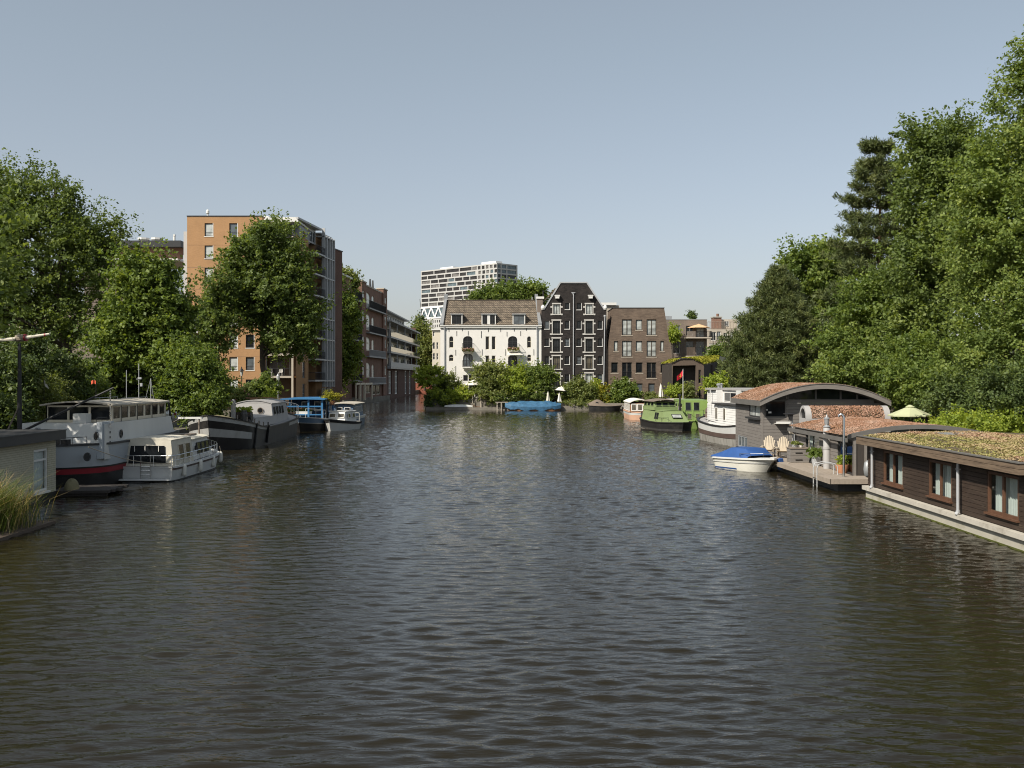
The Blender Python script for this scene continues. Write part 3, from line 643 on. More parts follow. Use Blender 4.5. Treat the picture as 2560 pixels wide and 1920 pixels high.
# white house -------------------------------------------------------
f = Fac(1040, 620, .25317, 1100.8, 161, 1.0)
t = thing('white_house', 'white plastered house with tiled roof, dormers and arched balcony doors', 'house', (X(1100.8, 161), 161, 1.0))
W = f.x(1238); EZ = f.z(772)
arches = [(328, 872, 370, 985, .35), (1097, 872, 1137, 985, .35), (326, 1052, 370, 1118, .3), (1098, 1052, 1138, 1118, .3)]
doors = [(465, 870, 558, 1008, .55), (910, 870, 1000, 1008, .55), (465, 1043, 560, 1172, .55), (910, 1058, 1000, 1180, .4)]
pairs = [(687, 873, 723, 1003), (748, 873, 785, 1003), (687, 1062, 723, 1180), (748, 1062, 785, 1180), (467, 1255, 512, 1312), (520, 1255, 566, 1312), (482, 1345, 518, 1440), (524, 1345, 562, 1440), (323, 1325, 378, 1430)]
holes = [arch(*f.r(*a[:4]), a[4]) for a in arches + doors] + [rect(*f.r(*a)) for a in pairs]
mb = MB(); block(mb, W, EZ, 10, holes, .16); mb.build('wall', MATS['white_render'], t)
for a in arches: window(t, *f.r(*a[:4]), .12, 'frame_cream', 'glass', 1, (.55,), .06, arched=a[4])
for a in doors[:2]: window(t, *f.r(*a[:4]), .12, 'frame_dark', 'glass', 2, (.62,), .06, arched=a[4])
for a in doors[2:]: window(t, *f.r(*a[:4]), .12, 'frame_dark', 'glass_sky' if a[0] < 500 else 'glass', 3, 1, .09, .09, arched=a[4])
for a in pairs: window(t, *f.r(*a), .12, 'frame_cream' if a[1] < 1200 else 'frame_dark', 'glass', 1 if a[1] < 1300 else 2, 1, .07)
mb = MB()   # cornice, gutter
mb.box(-.06, -.22, EZ - .28, W + .06, 0, EZ - .02).box(-.06, -.34, EZ - .02, W + .06, .1, EZ + .12); mb.build('gutter', MATS['frame_white'], t)
RY, RZ = 5.2, Z(752, 166) - 1.0
mb = MB(); n = 26
rows = []
for k in range(n + 1):
    q = k / n; rows.append([(f.x(255) + (f.x(285) - f.x(255)) * q + (f.x(1225) - f.x(255) + (f.x(1185) - f.x(285) - f.x(1225) + f.x(255)) * q) * i / 60, -.25 + (RY + .25) * q + .03 * math.sin(i * 1.57), EZ + .1 + (RZ - EZ - .1) * q + .05 * math.sin(q * 3.1) * math.sin(i * .21)) for i in range(61)])
mb.grid(rows)
mb.add([(f.x(285), RY, RZ), (f.x(1185), RY, RZ), (f.x(1225), 10.4, EZ), (f.x(255), 10.4, EZ)], [(0, 1, 2, 3)])
rf = mb.build('roof', MATS['roof_tiles'], t)
mb = MB(); mb.tube([(f.x(285), RY, RZ + .04), (f.x(1185), RY, RZ + .04)], .14, 7); mb.build('ridge_tiles', MATS['roof_tiles'], rf)
# gable copings and side walls of the roof
for xa, xb in ((-.03, f.x(285)), (f.x(1190), W + .03)):
    s = 1 if xa > 1 else -1; mb = MB()
    a0, a1 = (-.05, .5) if s < 0 else (W - .5, W + .05)
    b0, b1 = (f.x(262), f.x(286)) if s < 0 else (f.x(1186), f.x(1205))
    mb.add([(a0, -.3, EZ), (a1, -.3, EZ), (a1, -.3, EZ + .45), (a0, -.3, EZ + .45), (b0, RY, EZ), (b1, RY, EZ), (b1, RY, RZ + .5), (b0, RY, RZ + .5)], [(0, 1, 2, 3), (7, 6, 5, 4), (3, 2, 6, 7), (0, 3, 7, 4), (1, 5, 6, 2)])
    mb.box(b0 - .1, RY - .2, RZ + .35, b1 + .1, RY + .5, RZ + 1.1)
    mb.build('gable_coping', MATS['grey_metal'], t)
for u in (282, 1195): MB().tube([(f.x(u), -.12, .1), (f.x(u), -.12, EZ - .35), (f.x(u), -.2, EZ - .2)], .11, 8).lathe([(.12, -.2), (.2, .1), (.2, .2)], (f.x(u), -.14, EZ - .3), 8).build('downpipe', MATS['zinc'], t)
mb = MB()
for u, v0, v1 in [(325, 792, 826), (458, 792, 820), (402, 820, 868), (515, 820, 862), (645, 820, 888), (715, 792, 828), (836, 792, 828), (898, 826, 872), (970, 792, 822), (1033, 820, 868), (1090, 792, 815), (392, 1005, 1062), (653, 1000, 1060), (885, 1000, 1062), (1163, 1000, 1060), (392, 1165, 1222)]:
    MB().box(f.x(u) - .035, -.05, f.z(v1), f.x(u) + .035, .0, f.z(v0)).build('wall_anchor', MATS['iron'], t)
for u0, u1, nx in ((332, 462, 1), (625, 792, 2), (940, 1082, 1)):   # dormers
    x0, x1, z0, z1 = f.x(u0 + (14 if nx == 1 else 22)), f.x(u1 - 4), f.z(758), f.z(656); y0 = -.02 + (z0 - EZ) * .05
    mb = MB(); dz = z1 - z0; yb = lambda z: -.25 + (RY + .25) * (z - EZ - .1) / (RZ - EZ - .1)
    hol = [rect(x0 + .14, z0 + .1, x1 - .14, z1 - .1)] if nx == 1 else [rect(x0 + .14, z0 + .1, (x0 + x1) / 2 - .22, z1 - .1), rect((x0 + x1) / 2 + .22, z0 + .1, x1 - .14, z1 - .1)]
    mb.poly(rect(x0, z0 - .1, x1, z1), hol, y0, .1)
    mb.add([(x0, y0, z0 - .1), (x0, y0, z1), (x0, yb(z1), z1), (x1, y0, z0 - .1), (x1, y0, z1), (x1, yb(z1), z1)], [(0, 1, 2), (3, 5, 4)])
    d = mb.build('dormer', MATS['frame_white'], t)
    MB().box(x0 - .12, y0 - .15, z1, x1 + .12, yb(z1) + .3, z1 + .12).build('dormer_roof', MATS['zinc'], d)
    for k, h in enumerate(hol): window(d, h[0][0], h[0][1], h[2][0], h[2][1], y0 + .06, 'frame_dark', 'glass' if u0 < 900 else 'glass_sky', 2, 1, .06, name='dormer_window')
for k, (u0, u1, vf, vr) in enumerate([(457, 576, 1012, 945), (905, 1022, 1005, 948), (460, 577, 1176, 1112), (905, 1022, 1182, 1118)]):   # balconies
    x0, x1, zf, zr = f.x(u0), f.x(u1), f.z(vf), f.z(vr)
    mb = MB(); mb.box(x0, -1.0, zf - .12, x1, -.002, zf); mb.prism([(-1.0, zf - .12), (-.002, zf - .12), (-.002, zf - .55)], x0 + .2, x1 - .2, 'x')
    b = mb.build('balcony', MATS['white_render'], t)
    railing(MB(), [(x0 + .04, 0, zf), (x0 + .04, -.96, zf), (x1 - .04, -.96, zf), (x1 - .04, 0, zf)], zr - zf, .13, .013, .028).build('balcony_railing', MATS['iron'], b)
    if k < 2:
        rs = np.random.RandomState(k); P = np.stack([x0 + (x1 - x0) * rs.rand(260), -1.05 + .2 * rs.randn(260) * .5, zf + .1 + .2 * rs.randn(260) * .6], -1)
        scatter('flower_box', P, unit(rs.randn(260, 3)), np.full(260, .17), L_OLIVE, 5 + k, b)
        Q = P[::3] + np.array([0, -.08, .08]); scatter('blossom', Q, unit(rs.randn(len(Q), 3)), np.full(len(Q), .14), L_PINK, 7 + k, b)
mb = MB(); mb.add([(f.x(905), -.05, f.z(1034)), (f.x(1010), -.05, f.z(1034)), (f.x(1055), -1.9, f.z(1052)), (f.x(900), -1.9, f.z(1056)), (f.x(1055), -1.9, f.z(1058)), (f.x(900), -1.9, f.z(1062))], [(0, 1, 2, 3), (3, 2, 4, 5)])
mb.build('awning', MATS['canvas_white'], t)
mb = MB(); mb.box(f.x(1200), 2.0, EZ + .5, f.x(1255), 3.6, f.z(492)); ch = mb.build('chimney', MATS['brick_greybrown'], t)
MB().box(f.x(1192), 1.85, f.z(492), f.x(1268), 3.75, f.z(470)).build('chimney_cap', MATS['frame_white'], ch)
mb = MB(); mb.tube([(f.x(1155), 6, f.z(525)), (f.x(1155), 6, f.z(455))], .09, 6); mb.build('flue', MATS['zinc'], t)

# black warehouse ----------------------------------------------------
f = Fac(1320, 680, .24111, 1353.9, 161, 1.0)
t = thing('black_warehouse', 'tall black brick warehouse with white framed loading doors and cut off gable', 'house', (X(1353.9, 161), 161, 1.0))
out = [(.02, 0), (f.x(814), 0), (f.x(814), f.z(392)), (f.x(786), f.z(392)), (f.x(606), f.z(116)), (f.x(340), f.z(116)), (f.x(170), f.z(390)), (.02, f.z(390))]
big = []
for u0, u1 in ((262, 330), (601, 669)):
    for v0, v1 in ((334, 436), (505, 640), (690, 827), (872, 1005), (1052, 1192)): big.append((u0 - (6 if v0 > 450 else 0), v0, u1 + (2 if v0 > 450 else 0), v1))
small = [(u, v0, u + 45, v1) for u in (173, 383, 505, 723) for v0, v1 in ((507, 590), (690, 770), (875, 957), (1062, 1145))] + [(386, 322, 430, 388), (508, 324, 553, 390)]
mb = MB(); mb.poly(out, [rect(*f.r(*a)) for a in big + small], 0, .16)
n = len(out); mb.add([(x, 0, z) for x, z in out] + [(x, 9, z) for x, z in out], [(k, (k + 1) % n, n + (k + 1) % n, n + k) for k in range(n) if k not in (3, 4, 5)])
mb.build('wall', MATS['brick_black'], t)
mb = MB(); mb.add([(f.x(786), .2, f.z(394)), (f.x(606), .2, f.z(120)), (f.x(340), .2, f.z(120)), (f.x(170), .2, f.z(394)), (f.x(786), 12, f.z(394)), (f.x(606), 12, f.z(120)), (f.x(340), 12, f.z(120)), (f.x(170), 12, f.z(394))], [(0, 1, 5, 4), (1, 2, 6, 5), (2, 3, 7, 6)])
mb.add([(f.x(150), 5, f.z(300)), (f.x(150), 16, f.z(300)), (f.x(290), 16, f.z(140)), (f.x(290), 5, f.z(140)), (f.x(335), 16, f.z(140)), (f.x(335), 5, f.z(140))], [(0, 1, 2, 3), (3, 2, 4, 5), (0, 3, 5)])
mb.build('roof', MATS['roof_tiles'], t)
for k, a in enumerate(big): window(t, *f.r(*a), .13, 'frame_dark', ['glass', 'glass', 'glass', 'glass_warm', 'glass'][k % 5] if k not in (5, 9, 0) else 'glass_pale', 3 if k % 5 else 2, 1, .06, .07, name='loading_door')
for k, a in enumerate(small): window(t, *f.r(*a), .12, 'frame_dark', 'glass' if k % 5 else 'glass_sky', 2, (.5,), .05, .035)
for u0, v0, u1, v1 in big:   # white stone dressings
    mb = MB()
    x0, z0, x1, z1 = f.r(u0, v0, u1, v1); a = .14
    mb.box(x0 - a, -.05, z0, x0 - .002, .05, z1).box(x1 + .002, -.05, z0, x1 + a, .05, z1)
    mb.box(x0 - a - .06, -.10, z1 + .002, x1 + a + .06, .05, z1 + .2).box(x0 - a - .02, -.09, z0 - .16, x1 + a + .02, .05, z0 - .002)
    for zz in (z0 - .18, z1 - .55):
        mb.box(x0 - a - .3, -.06, zz, x0 - a - .002, .0, zz + .24).box(x1 + a + .002, -.06, zz, x1 + a + .3, .0, zz + .24)
    mb.build('stone_dressing', mat('pale_stone', (.52, .50, .46), .7, .12, 1.5, .1), t)
for u0, v0, u1, v1 in small:
    x0, z0, x1, z1 = f.r(u0, v0, u1, v1); MB().box(x0 - .1, -.08, z0 - .1, x1 + .1, .02, z0 - .002).box(x1 + .002, -.012, z0, x1 + .07, .02, z1).build('window_sill', MATS['frame_white'], t)  # real sill, plus a white strip at right painting in the sunlit reveal
for u0, u1 in ((255, 337), (595, 676)):
    for v0, v1 in ((508, 640), (690, 827), (872, 1005)):
        x0, x1, z0 = f.x(u0 + 6), f.x(u1 - 4), f.z(v1); railing(MB(), [(x0, -.02, z0), (x1, -.02, z0)], .9, .14, .012, .02).build('railing', MATS['iron'], t)
for u in (303, 648):
    mb = MB(); x = f.x(u); mb.box(x - .3, -.5, f.z(276), x + .3, 0, f.z(262)).box(x - .42, -.55, f.z(250), x + .42, 0, f.z(240)).prism([(x - .3, f.z(262)), (x + .3, f.z(262)), (x + .42, f.z(250)), (x - .42, f.z(250))], -.5, 0)
    mb.build('hoist_beam', MATS['frame_white'], t)
mb = MB()
def strip(mb, a, b, w, y0, y1):
    d = Vector((b[0] - a[0], b[1] - a[1])).normalized(); nn = Vector((-d.y, d.x)) * w
    mb.prism([a, b, (b[0] + nn.x, b[1] + nn.y), (a[0] + nn.x, a[1] + nn.y)], y0, y1)
strip(mb, out[4], out[3], .22, -.1, .3); mb.build('gable_coping', MATS['zinc'], t); mb = MB(); strip(mb, out[6], out[5], .22, -.1, .3); mb.build('gable_coping', MATS['zinc'], t); mb = MB(); mb.box(out[5][0] - .1, -.12, out[5][1], out[4][0] + .1, .3, out[5][1] + .2)
mb.build('gable_coping', MATS['zinc'], t)
for u in (155, 800): MB().lathe([(.25, 0), (.34, .25), (.3, .5), (.12, .75)], (f.x(u), .1, f.z(390)), 10).build('gable_stone', MATS['frame_white'], t)
mb = MB(); mb.tube([(f.x(462), -.05, f.z(212)), (f.x(472), -.12, f.z(240)), (f.x(470), -.12, .2)], .09, 7); mb.box(f.x(450), -.15, f.z(220), f.x(490), 0, f.z(212)); mb.build('downpipe', MATS['zinc'], t); mb = MB()
mb.tube([(f.x(798), -.12, f.z(455)), (f.x(796), -.12, f.z(490)), (f.x(785), -.12, f.z(1180)), (f.x(765), -.12, f.z(1195))], .09, 7); mb.lathe([(.1, -.3), (.22, .0), (.22, .2)], (f.x(798), -.12, f.z(460)), 8)
mb.build('downpipe', MATS['zinc'], t)
mb = MB(); mb.tube([(f.x(172), 7, f.z(260)), (f.x(172), 7, f.z(170))], .13, 7); mb.box(f.x(162), 6.8, f.z(170), f.x(182), 7.2, f.z(155)); mb.build('flue', MATS['iron'], t)
mb = MB(); mb.box(f.x(715), 8, f.z(330), f.x(738), 9, f.z(275)).tube([(f.x(727), 8.5, f.z(275)), (f.x(727), 8.5, f.z(238))], .14, 8); mb.build('chimney', MATS['zinc'], t)

# brown brick house ---------------------------------------------------
f = Fac(1320, 680, .24111, 1516.9, 161, 1.0)
t = thing('brown_house', 'modern brown brick house with slanting sides and flat top', 'house', (X(1516.9, 161), 161.3, 1.0))
out = [(.02, 0), (f.x(1495), 0), (f.x(1493), f.z(890)), (f.x(1415), f.z(373)), (f.x(885), f.z(373)), (.02, f.z(850))]
frd = [(u0, v0, u1, v1) for u0, u1 in ((977, 1080), (1233, 1334)) for v0, v1 in ((490, 656), (713, 879), (937, 1102))]
win = [(1121, 493, 1187, 600), (1121, 715, 1187, 823), (893, 715, 935, 823), (1375, 715, 1413, 823), (865, 937, 934, 1046), (1121, 937, 1191, 1046), (1378, 937, 1446, 1046)]
gd = [(1125, 1155, 1191, 1320), (1250, 1155, 1318, 1320), (1378, 1155, 1446, 1320)]
mb = MB(); mb.poly(out, [rect(*f.r(*a)) for a in frd + win + gd], 0, .2); n = len(out)
mb.add([(x, 0, z) for x, z in out] + [(x + (.5 if k in (0, 5) else 0), 9, z) for k, (x, z) in enumerate(out)], [(k, (k + 1) % n, n + (k + 1) % n, n + k) for k in range(n)])
mb.build('wall', MATS['brick_brown'], t)
for k, a in enumerate(frd):
    g = window(t, *f.r(*a), .15, 'frame_bronze', 'glass_pale' if a[1] < 900 else 'glass', 2, 1, .12, .16, name='french_door')
    x0, z0, x1, z1 = f.r(*a); railing(MB(), [(.08, -.1, .05), (x1 - x0 - .08, -.1, .05)], 1.0, .12, .012, .02).build('juliet_railing', MATS['iron'], g)
for a in win: window(t, *f.r(*a), .15, 'frame_bronze', 'glass_pale' if a[1] < 900 else 'glass', 1, 1, .11)
for a in gd: window(t, *f.r(*a), .15, 'frame_bronze', 'glass_sky', 1, (.3,), .11, name='garden_door')
for a in frd + win: x0, z0, x1, z1 = f.r(*a); MB().box(x0 - .12, -.05, z0 - .12, x1 + .12, .1, z0 - .002).build('window_sill', MATS['beige_panel'], t)
mb = MB(); mb.box(f.x(880), -.06, f.z(373), f.x(1419), 9, f.z(367)); mb.build('parapet', MATS['frame_dark'], t)
# garden door area: paved terrace is the ground
# low pale flat roof between the black warehouse and the brown house
t = thing('flat_roofed_house', 'pale flat roofed storey showing over the brown brick house', 'house', (X(1478, 178), 178, 1))
f2 = Fac(1320, 680, .24111, 1478, 178, 1.0)
MB().box(0, 0, 0, f2.x(945), 8, f2.z(345)).build('wall', MATS['beige_panel'], t); mb = MB(); mb.box(-.4, -.4, f2.z(345), f2.x(915), 8.4, f2.z(318)); mb.build('roof', MATS['frame_white'], t)

# grey brown apartments behind ----------------------------------------
f = Fac(1640, 760, .24113, 1660, 185, 1.0)
t = thing('brick_apartments', 'grey brown flat roofed apartments with wooden balconies behind the barn', 'building', (X(1660, 185), 185, 1.0))
wl = [(175, 222, 250, 350), (172, 388, 246, 512), (310, 225, 386, 330), (418, 225, 500, 345), (310, 388, 388, 540), (418, 388, 500, 540), (200, 552, 246, 600)]
mb = MB(); block(mb, f.x(528), f.z(163), 12, [rect(*f.r(*a)) for a in wl], .2); mb.build('wall', MATS['brick_greybrown'], t)
for k, a in enumerate(wl): window(t, *f.r(*a), .14, 'frame_white' if k == 1 else 'frame_grey', ['glass_sky', 'glass', 'glass', 'glass_pale', 'glass_sky', 'glass_sky', 'glass'][k], 2, 1, .09)
MB().box(-.02, -.06, f.z(163), f.x(530), 12, f.z(157)).build('parapet', MATS['frame_grey'], t)
MB().box(f.x(104), 3, f.z(157), f.x(192), 6, f.z(115)).build('roof_box', MATS['grey_metal'], t)
for (u0, u1, vt, vb, m) in ((298, 556, 288, 360, 'wood_grey'), (295, 505, 452, 552, 'frame_dark')):
    x0, x1, zt, zb = f.x(u0), f.x(u1), f.z(vt), f.z(vb)
    mb = MB(); mb.box(x0, -2.2, zb, x1, -.002, zb + .22); b = mb.build('balcony', MATS['beige_panel'], t)
    mb = MB()
    for k in range(9): mb.box(x0 + .02 + (f.x(u0 + 90) - x0) * k / 9, -2.19, zb + .22, x0 - .02 + (f.x(u0 + 90) - x0) * (k + 1) / 9, -2.14, zt)
    mb.build('balcony_screen', MATS['wood_grey' if vt < 400 else 'cladding_brown'], b)
    railing(MB(), [(f.x(u0 + 92), -2.15, zb + .22), (x1 - .05, -2.15, zb + .22), (x1 - .05, -.1, zb + .22)], zt - zb - .22, .16, .014, .03).build('balcony_railing', MATS['iron'], b)
parasol('parasol', 'small peach parasol on the upper balcony of the grey brown apartments', (X(1747, 183.9), 183.9, 1 + f.z(345)), 2.0, f.z(212) - f.z(345), 'canvas_orange', 6, .6)
# beige block further right
f = Fac(1640, 760, .24113, 1768, 205, 1.0)
t = thing('beige_apartments', 'beige flats with roof terrace and brick chimney left of the round pine', 'building', (X(1768, 205), 205, 1.0))
wl = [(566, 290, 622, 380), (632, 285, 672, 375), (700, 300, 742, 360), (770, 290, 800, 370), (560, 438, 620, 520), (640, 436, 660, 500)]
mb = MB(); block(mb, f.x(900), f.z(262), 14, [rect(*f.r(*a)) for a in wl], .2); mb.box(f.x(725), 5, f.z(262), f.x(900), 12, f.z(145)); mb.build('wall', MATS['beige_panel'], t)
for k, a in enumerate(wl): window(t, *f.r(*a), .14, 'frame_white', 'glass_sky' if k % 2 else 'glass', 2, 1, .1)
mb = MB(); window(t, f.x(765), f.z(218), f.x(805), f.z(160), 4.9, 'frame_white', 'glass_sky', 2)
railing(MB(), [(f.x(536), .1, f.z(258)), (f.x(900), .1, f.z(258))], f.z(185) - f.z(258), .3, .03, .06).build('roof_railing', MATS['wood_grey'], t)
railing(MB(), [(f.x(545), -.6, f.z(412)), (f.x(900), -.6, f.z(412))], 1.5, .3, .03, .05).build('balcony_railing', MATS['iron'], t)
MB().box(f.x(545), -.7, f.z(436), f.x(900), 0, f.z(412)).build('balcony_slab', MATS['concrete'], t)
mb = MB(); mb.box(f.x(638), 4, f.z(262), f.x(722), 6.5, f.z(128)).tube([(f.x(690), 5, f.z(128)), (f.x(690), 5, f.z(85))], .3, 7); c = mb.build('chimney', MATS['brick_red'], t)
MB().box(f.x(632), 3.8, f.z(128), f.x(728), 6.7, f.z(118)).build('chimney_cap', MATS['concrete'], c)
# black barn with mossy roof -------------------------------------------
D = 148; f = Fac(1640, 760, .24113, 1680, D, 1.0)
t = thing('black_barn', 'black timber barn with a mossy folded roof and dark open front', 'barn', (X(1680, D), D, 1.0))
out = [(f.x(165), 0), (f.x(497), 0), (f.x(497), f.z(632)), (f.x(378), f.z(572)), (f.x(250), f.z(572)), (f.x(165), f.z(616))]
op = [(f.x(168), f.z(955)), (f.x(428), f.z(955)), (f.x(412), f.z(634)), (f.x(176), f.z(640))]
sm = [(440, 682, 465, 820), (442, 860, 466, 970)]
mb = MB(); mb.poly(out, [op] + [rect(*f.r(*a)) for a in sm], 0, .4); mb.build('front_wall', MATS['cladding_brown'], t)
for a in sm: window(t, *f.r(*a), .2, 'frame_dark', 'glass', 1)
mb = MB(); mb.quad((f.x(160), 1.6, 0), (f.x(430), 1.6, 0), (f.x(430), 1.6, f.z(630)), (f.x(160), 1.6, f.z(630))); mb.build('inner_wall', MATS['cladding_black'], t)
window(t, f.x(270), f.z(900), f.x(330), f.z(690), 1.45, 'frame_dark', 'glass', 1, name='barn_door')
a, b_ = Vector((f.x(497), 0)), Vector((f.x(710) * 1.04, 6.5)); hb = f.z(588)
mb = MB(); mb.add([(a.x, 0, 0), (b_.x, b_.y, 0), (b_.x, b_.y, hb), (a.x, 0, f.z(632))], [(0, 1, 2, 3)])
mb.add([(b_.x, b_.y, 0), (b_.x + 9, b_.y + 3, 0), (b_.x + 9, b_.y + 3, hb - 2), (b_.x, b_.y, hb)], [(0, 1, 2, 3)])
mb.add([(f.x(165), 0, 0), (f.x(165), 10, 0), (f.x(165), 10, f.z(616)), (f.x(165), 0, f.z(616))], [(0, 1, 2, 3)])
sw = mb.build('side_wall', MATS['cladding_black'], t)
q = .33; MB().box(0, -.05, 0, 1.1, 0, 1.6).build('side_window', MATS['glass'], sw, loc=(a.x + (b_.x - a.x) * .5, 6.5 * .5 - .06, f.z(745)), rz=math.atan2(6.5, b_.x - a.x))
mb = MB(); p = [Vector((f.x(165) - .15, -.2, f.z(616) + .08)), Vector((f.x(250), -.2, f.z(572) + .1)), Vector((f.x(378), -.2, f.z(572) + .1)), Vector((f.x(497), -.2, f.z(632) + .1)), Vector((b_.x, b_.y - .1, hb + .1))]
bk = [Vector((f.x(165), 12, f.z(616))), Vector((f.x(250), 12, f.z(572))), Vector((f.x(420), 13, f.z(572) + .4)), Vector((b_.x + 2, 15, hb + 1.0))]
mb.add(p + bk, [(0, 1, 6, 5), (1, 2, 7, 6), (2, 3, 4), (2, 4, 8, 7)])
mb.add([(b_.x, b_.y - .1, hb + .1), (b_.x + 9, b_.y + 3, hb - 1.9), (b_.x + 9, 15, hb - 1), (b_.x + 2, 15, hb + 1)], [(0, 1, 2, 3)])
rf = mb.build('roof', MATS['tar_roof'], t)
rs = np.random.RandomState(3); T_ = np.array([[p[2], p[3], p[4]], [p[2], p[4], bk[3]], [p[2], bk[3], bk[2]]])
P = []
for tri, n in zip(T_, (2600, 2600, 1800)):
    r1 = np.sqrt(rs.rand(n, 1)); r2 = rs.rand(n, 1); P.append(tri[0] * (1 - r1) + tri[1] * r1 * (1 - r2) + tri[2] * r1 * r2)
P.append(np.array(p[0]) + rs.rand(700, 1) * (np.array(p[1]) - np.array(p[0])) + rs.rand(700, 1) * np.array([0, 10, 0]))
P = np.vstack(P); scatter('roof_moss', P, np.tile([[0, 0, 1.0]], (len(P), 1)), np.full(len(P), .2), L_MOSS, 4, rf, .1)
# ------------------------------------------------------------------ tower block far behind
mat('tower_wall', (.45, .445, .425), .8, .05, .1, 0); mat('tower_white', (.78, .78, .76), .6, .03, .1, 0)
glassmat('tower_glass', (.035, .032, .031), .12, .3); glassmat('tower_glass_blue', (.10, .135, .15), .1, .6); glassmat('tower_glass_light', (.17, .16, .15), .2, .4)
def tower():
    D = 690.0; cx = X(1242.5, D); H = 80.8
    t = thing('apartment_tower', 'tall pale apartment tower with a white zigzag band far behind the tiled roof', 'tower', (cx, D, 1.0))
    wa, wb = 78.0, 20.0
    A = Matrix.Rotation(math.atan2(1, -1.035) - math.pi, 4, 'Z') @ Matrix.Translation((-wa, 0, 0))      # left facade: x runs to the corner
    B = Matrix.Rotation(math.atan2(1, .965), 4, 'Z')
    fl = 3.25; rs = random.Random(5); tri0, tri1 = H - 8 * fl - 8.2, H - 8 * fl - .9; wins = []; pan = []
    def put(Mx, holes, W, z0, z1, mb):
        mb.T = Mx; mb.wall(0, z0, W, z1, holes, 0, .55)
    upA = []; upB = []
    for k in range(8):
        z1 = H - .9 - k * fl; z0 = z1 - 2.3; x = .8 if k % 2 == 0 else .6; off = (k % 2) * 2.0
        while x < wa - 21:
            L = rs.choice([6.2, 7.5, 8.6, 9.4]) if k else rs.choice([10, 12, 13]); e = min(x + L, wa - 19.5)
            if e - x > 2: upA.append((x, z0, e, z1))
            x = e + .8
        x = wa - 18.6 + off * .3
        while x < wa - 2.2: upA.append((x, z0, x + 2.7, z1)); x += 3.9
        for q in ((.8, 3.6), (4.6, 9.2), (10.0, 18.9)): upB.append((q[0], z0, q[1], z1))
    lowA = []
    for k in range(13):
        z1 = tri0 - 2.0 - k * fl
        for q in range(9): lowA.append((1.2 + q * 2.3, z1 - 1.9, 2.25 + q * 2.3, z1))
        lowA.append((24, z1 - 2.2, 40, z1 + .3))
    mb = MB(); put(A, upA, wa, tri1, H, mb); put(B, upB, wb, tri1, H, mb); put(A, lowA, 46, 0, tri0 - .8, mb)
    mb.T = A; mb.box(46.002, 0, 0, wa - .01, 12, tri1 - .01); mb.T = B; mb.poly(rect(0, 0, wb, tri1 - .002), [], 0)
    mb.T = A; mb.add([(0, 0, 0), (0, 19, 0), (0, 19, H), (0, 0, H), (wa, 19, H), (wa, 0, H)], [(0, 1, 2, 3), (3, 2, 4, 5)])
    mb.build('wall', MATS['tower_wall'], t)
    mb = MB(); mb.T = A; mb.box(14, 6, H, 28, 12, H + 1.8).box(58, 5, H, 72, 11, H + 2.2); mb.build('roof_plant', MATS['tower_white'], t)
    mb = MB(); mb.T = A; mb.box(-.3, -.35, tri1 - .5, 46, .0, tri1 + .6).box(-.3, -.35, tri0 - .8, 46, 0, tri0 + .2)
    n = 6; st = 46 / n
    for k in range(n):
        x = k * st
        for (a, b) in (((x, tri0), (x + st / 2, tri1)), ((x + st / 2, tri1), (x + st, tri0))):
            d = Vector((b[0] - a[0], b[1] - a[1])).normalized(); q = Vector((-d.y, d.x)) * .55
            mb.prism([(a[0] - q.x, a[1] - q.y), (b[0] - q.x, b[1] - q.y), (b[0] + q.x, b[1] + q.y), (a[0] + q.x, a[1] + q.y)], -.3, -.02)
    mb.build('zigzag_band', MATS['tower_white'], t)
    mb = MB(); mb.T = A; mb.quad((0, .3, tri0), (46, .3, tri0), (46, .3, tri1), (0, .3, tri1)); mb.build('band_glazing', MATS['tower_glass_blue'], t)
    n = 0; rest = MB()
    mats = ['tower_glass', 'tower_glass', 'tower_glass', 'tower_glass_light', 'tower_glass_blue']
    for (Mx, hs_) in ((A, upA), (B, upB), (A, lowA[::-1])):
        for h in hs_:
            n += 1; mb = MB() if n <= 100 else rest; mb.T = Mx
            mb.quad((h[0], .5, h[1]), (h[2], .5, h[1]), (h[2], .5, h[3]), (h[0], .5, h[3])) if n > 100 else mb.box(h[0] - .01, .5, h[1] - .01, h[2] + .01, .56, h[3] + .01)
            if n <= 100:
                x = h[0] + 1.3
                while x < h[2] - .6: mb.box(x, .44, h[1], x + .12, .5, h[3]); x += 1.35
                mb.build('window', MATS[mats[rs.randrange(5)] if Mx is A else 'tower_glass_blue'], t)
    o = rest.build('small_windows', MATS['tower_glass'], t); o['kind'] = 'stuff'
tower()
# far houses at the bend -------------------------------------------------
f = Fac(800, 600, .26512, 1050, 318, 1.0)
t = thing('red_house', 'narrow red brick house with white windows at the canal bend', 'house', (X(1050, 318), 318, 1.0))
wl = [(1000, 1110, 1030, 1160), (960, 1110, 985, 1160)]
mb = MB(); mb.poly([(f.x(930), 0), (f.x(1058), 0), (f.x(1058), f.z(925)), (f.x(1000), f.z(870)), (f.x(930), f.z(925))], [rect(*f.r(*a)) for a in wl], 0, .2); mb.build('wall', MATS['brick_far_red'], t)
for a in wl: window(t, *f.r(*a), .1, 'frame_white', 'glass', 2, 1, .15)
MB().add([(f.x(926), -.3, f.z(925)), (f.x(1000), -.3, f.z(866)), (f.x(1062), -.3, f.z(925)), (f.x(926), 9, f.z(925)), (f.x(1000), 9, f.z(866)), (f.x(1062), 9, f.z(925))], [(0, 1, 4, 3), (1, 2, 5, 4)]).build('roof', MATS['roof_tiles'], t)
t = thing('cream_house', 'cream house with tall sash windows left of the white house', 'house', (X(1060, 300), 300, 1.0))
f = Fac(800, 600, .26512, 1060, 300, 1.0)
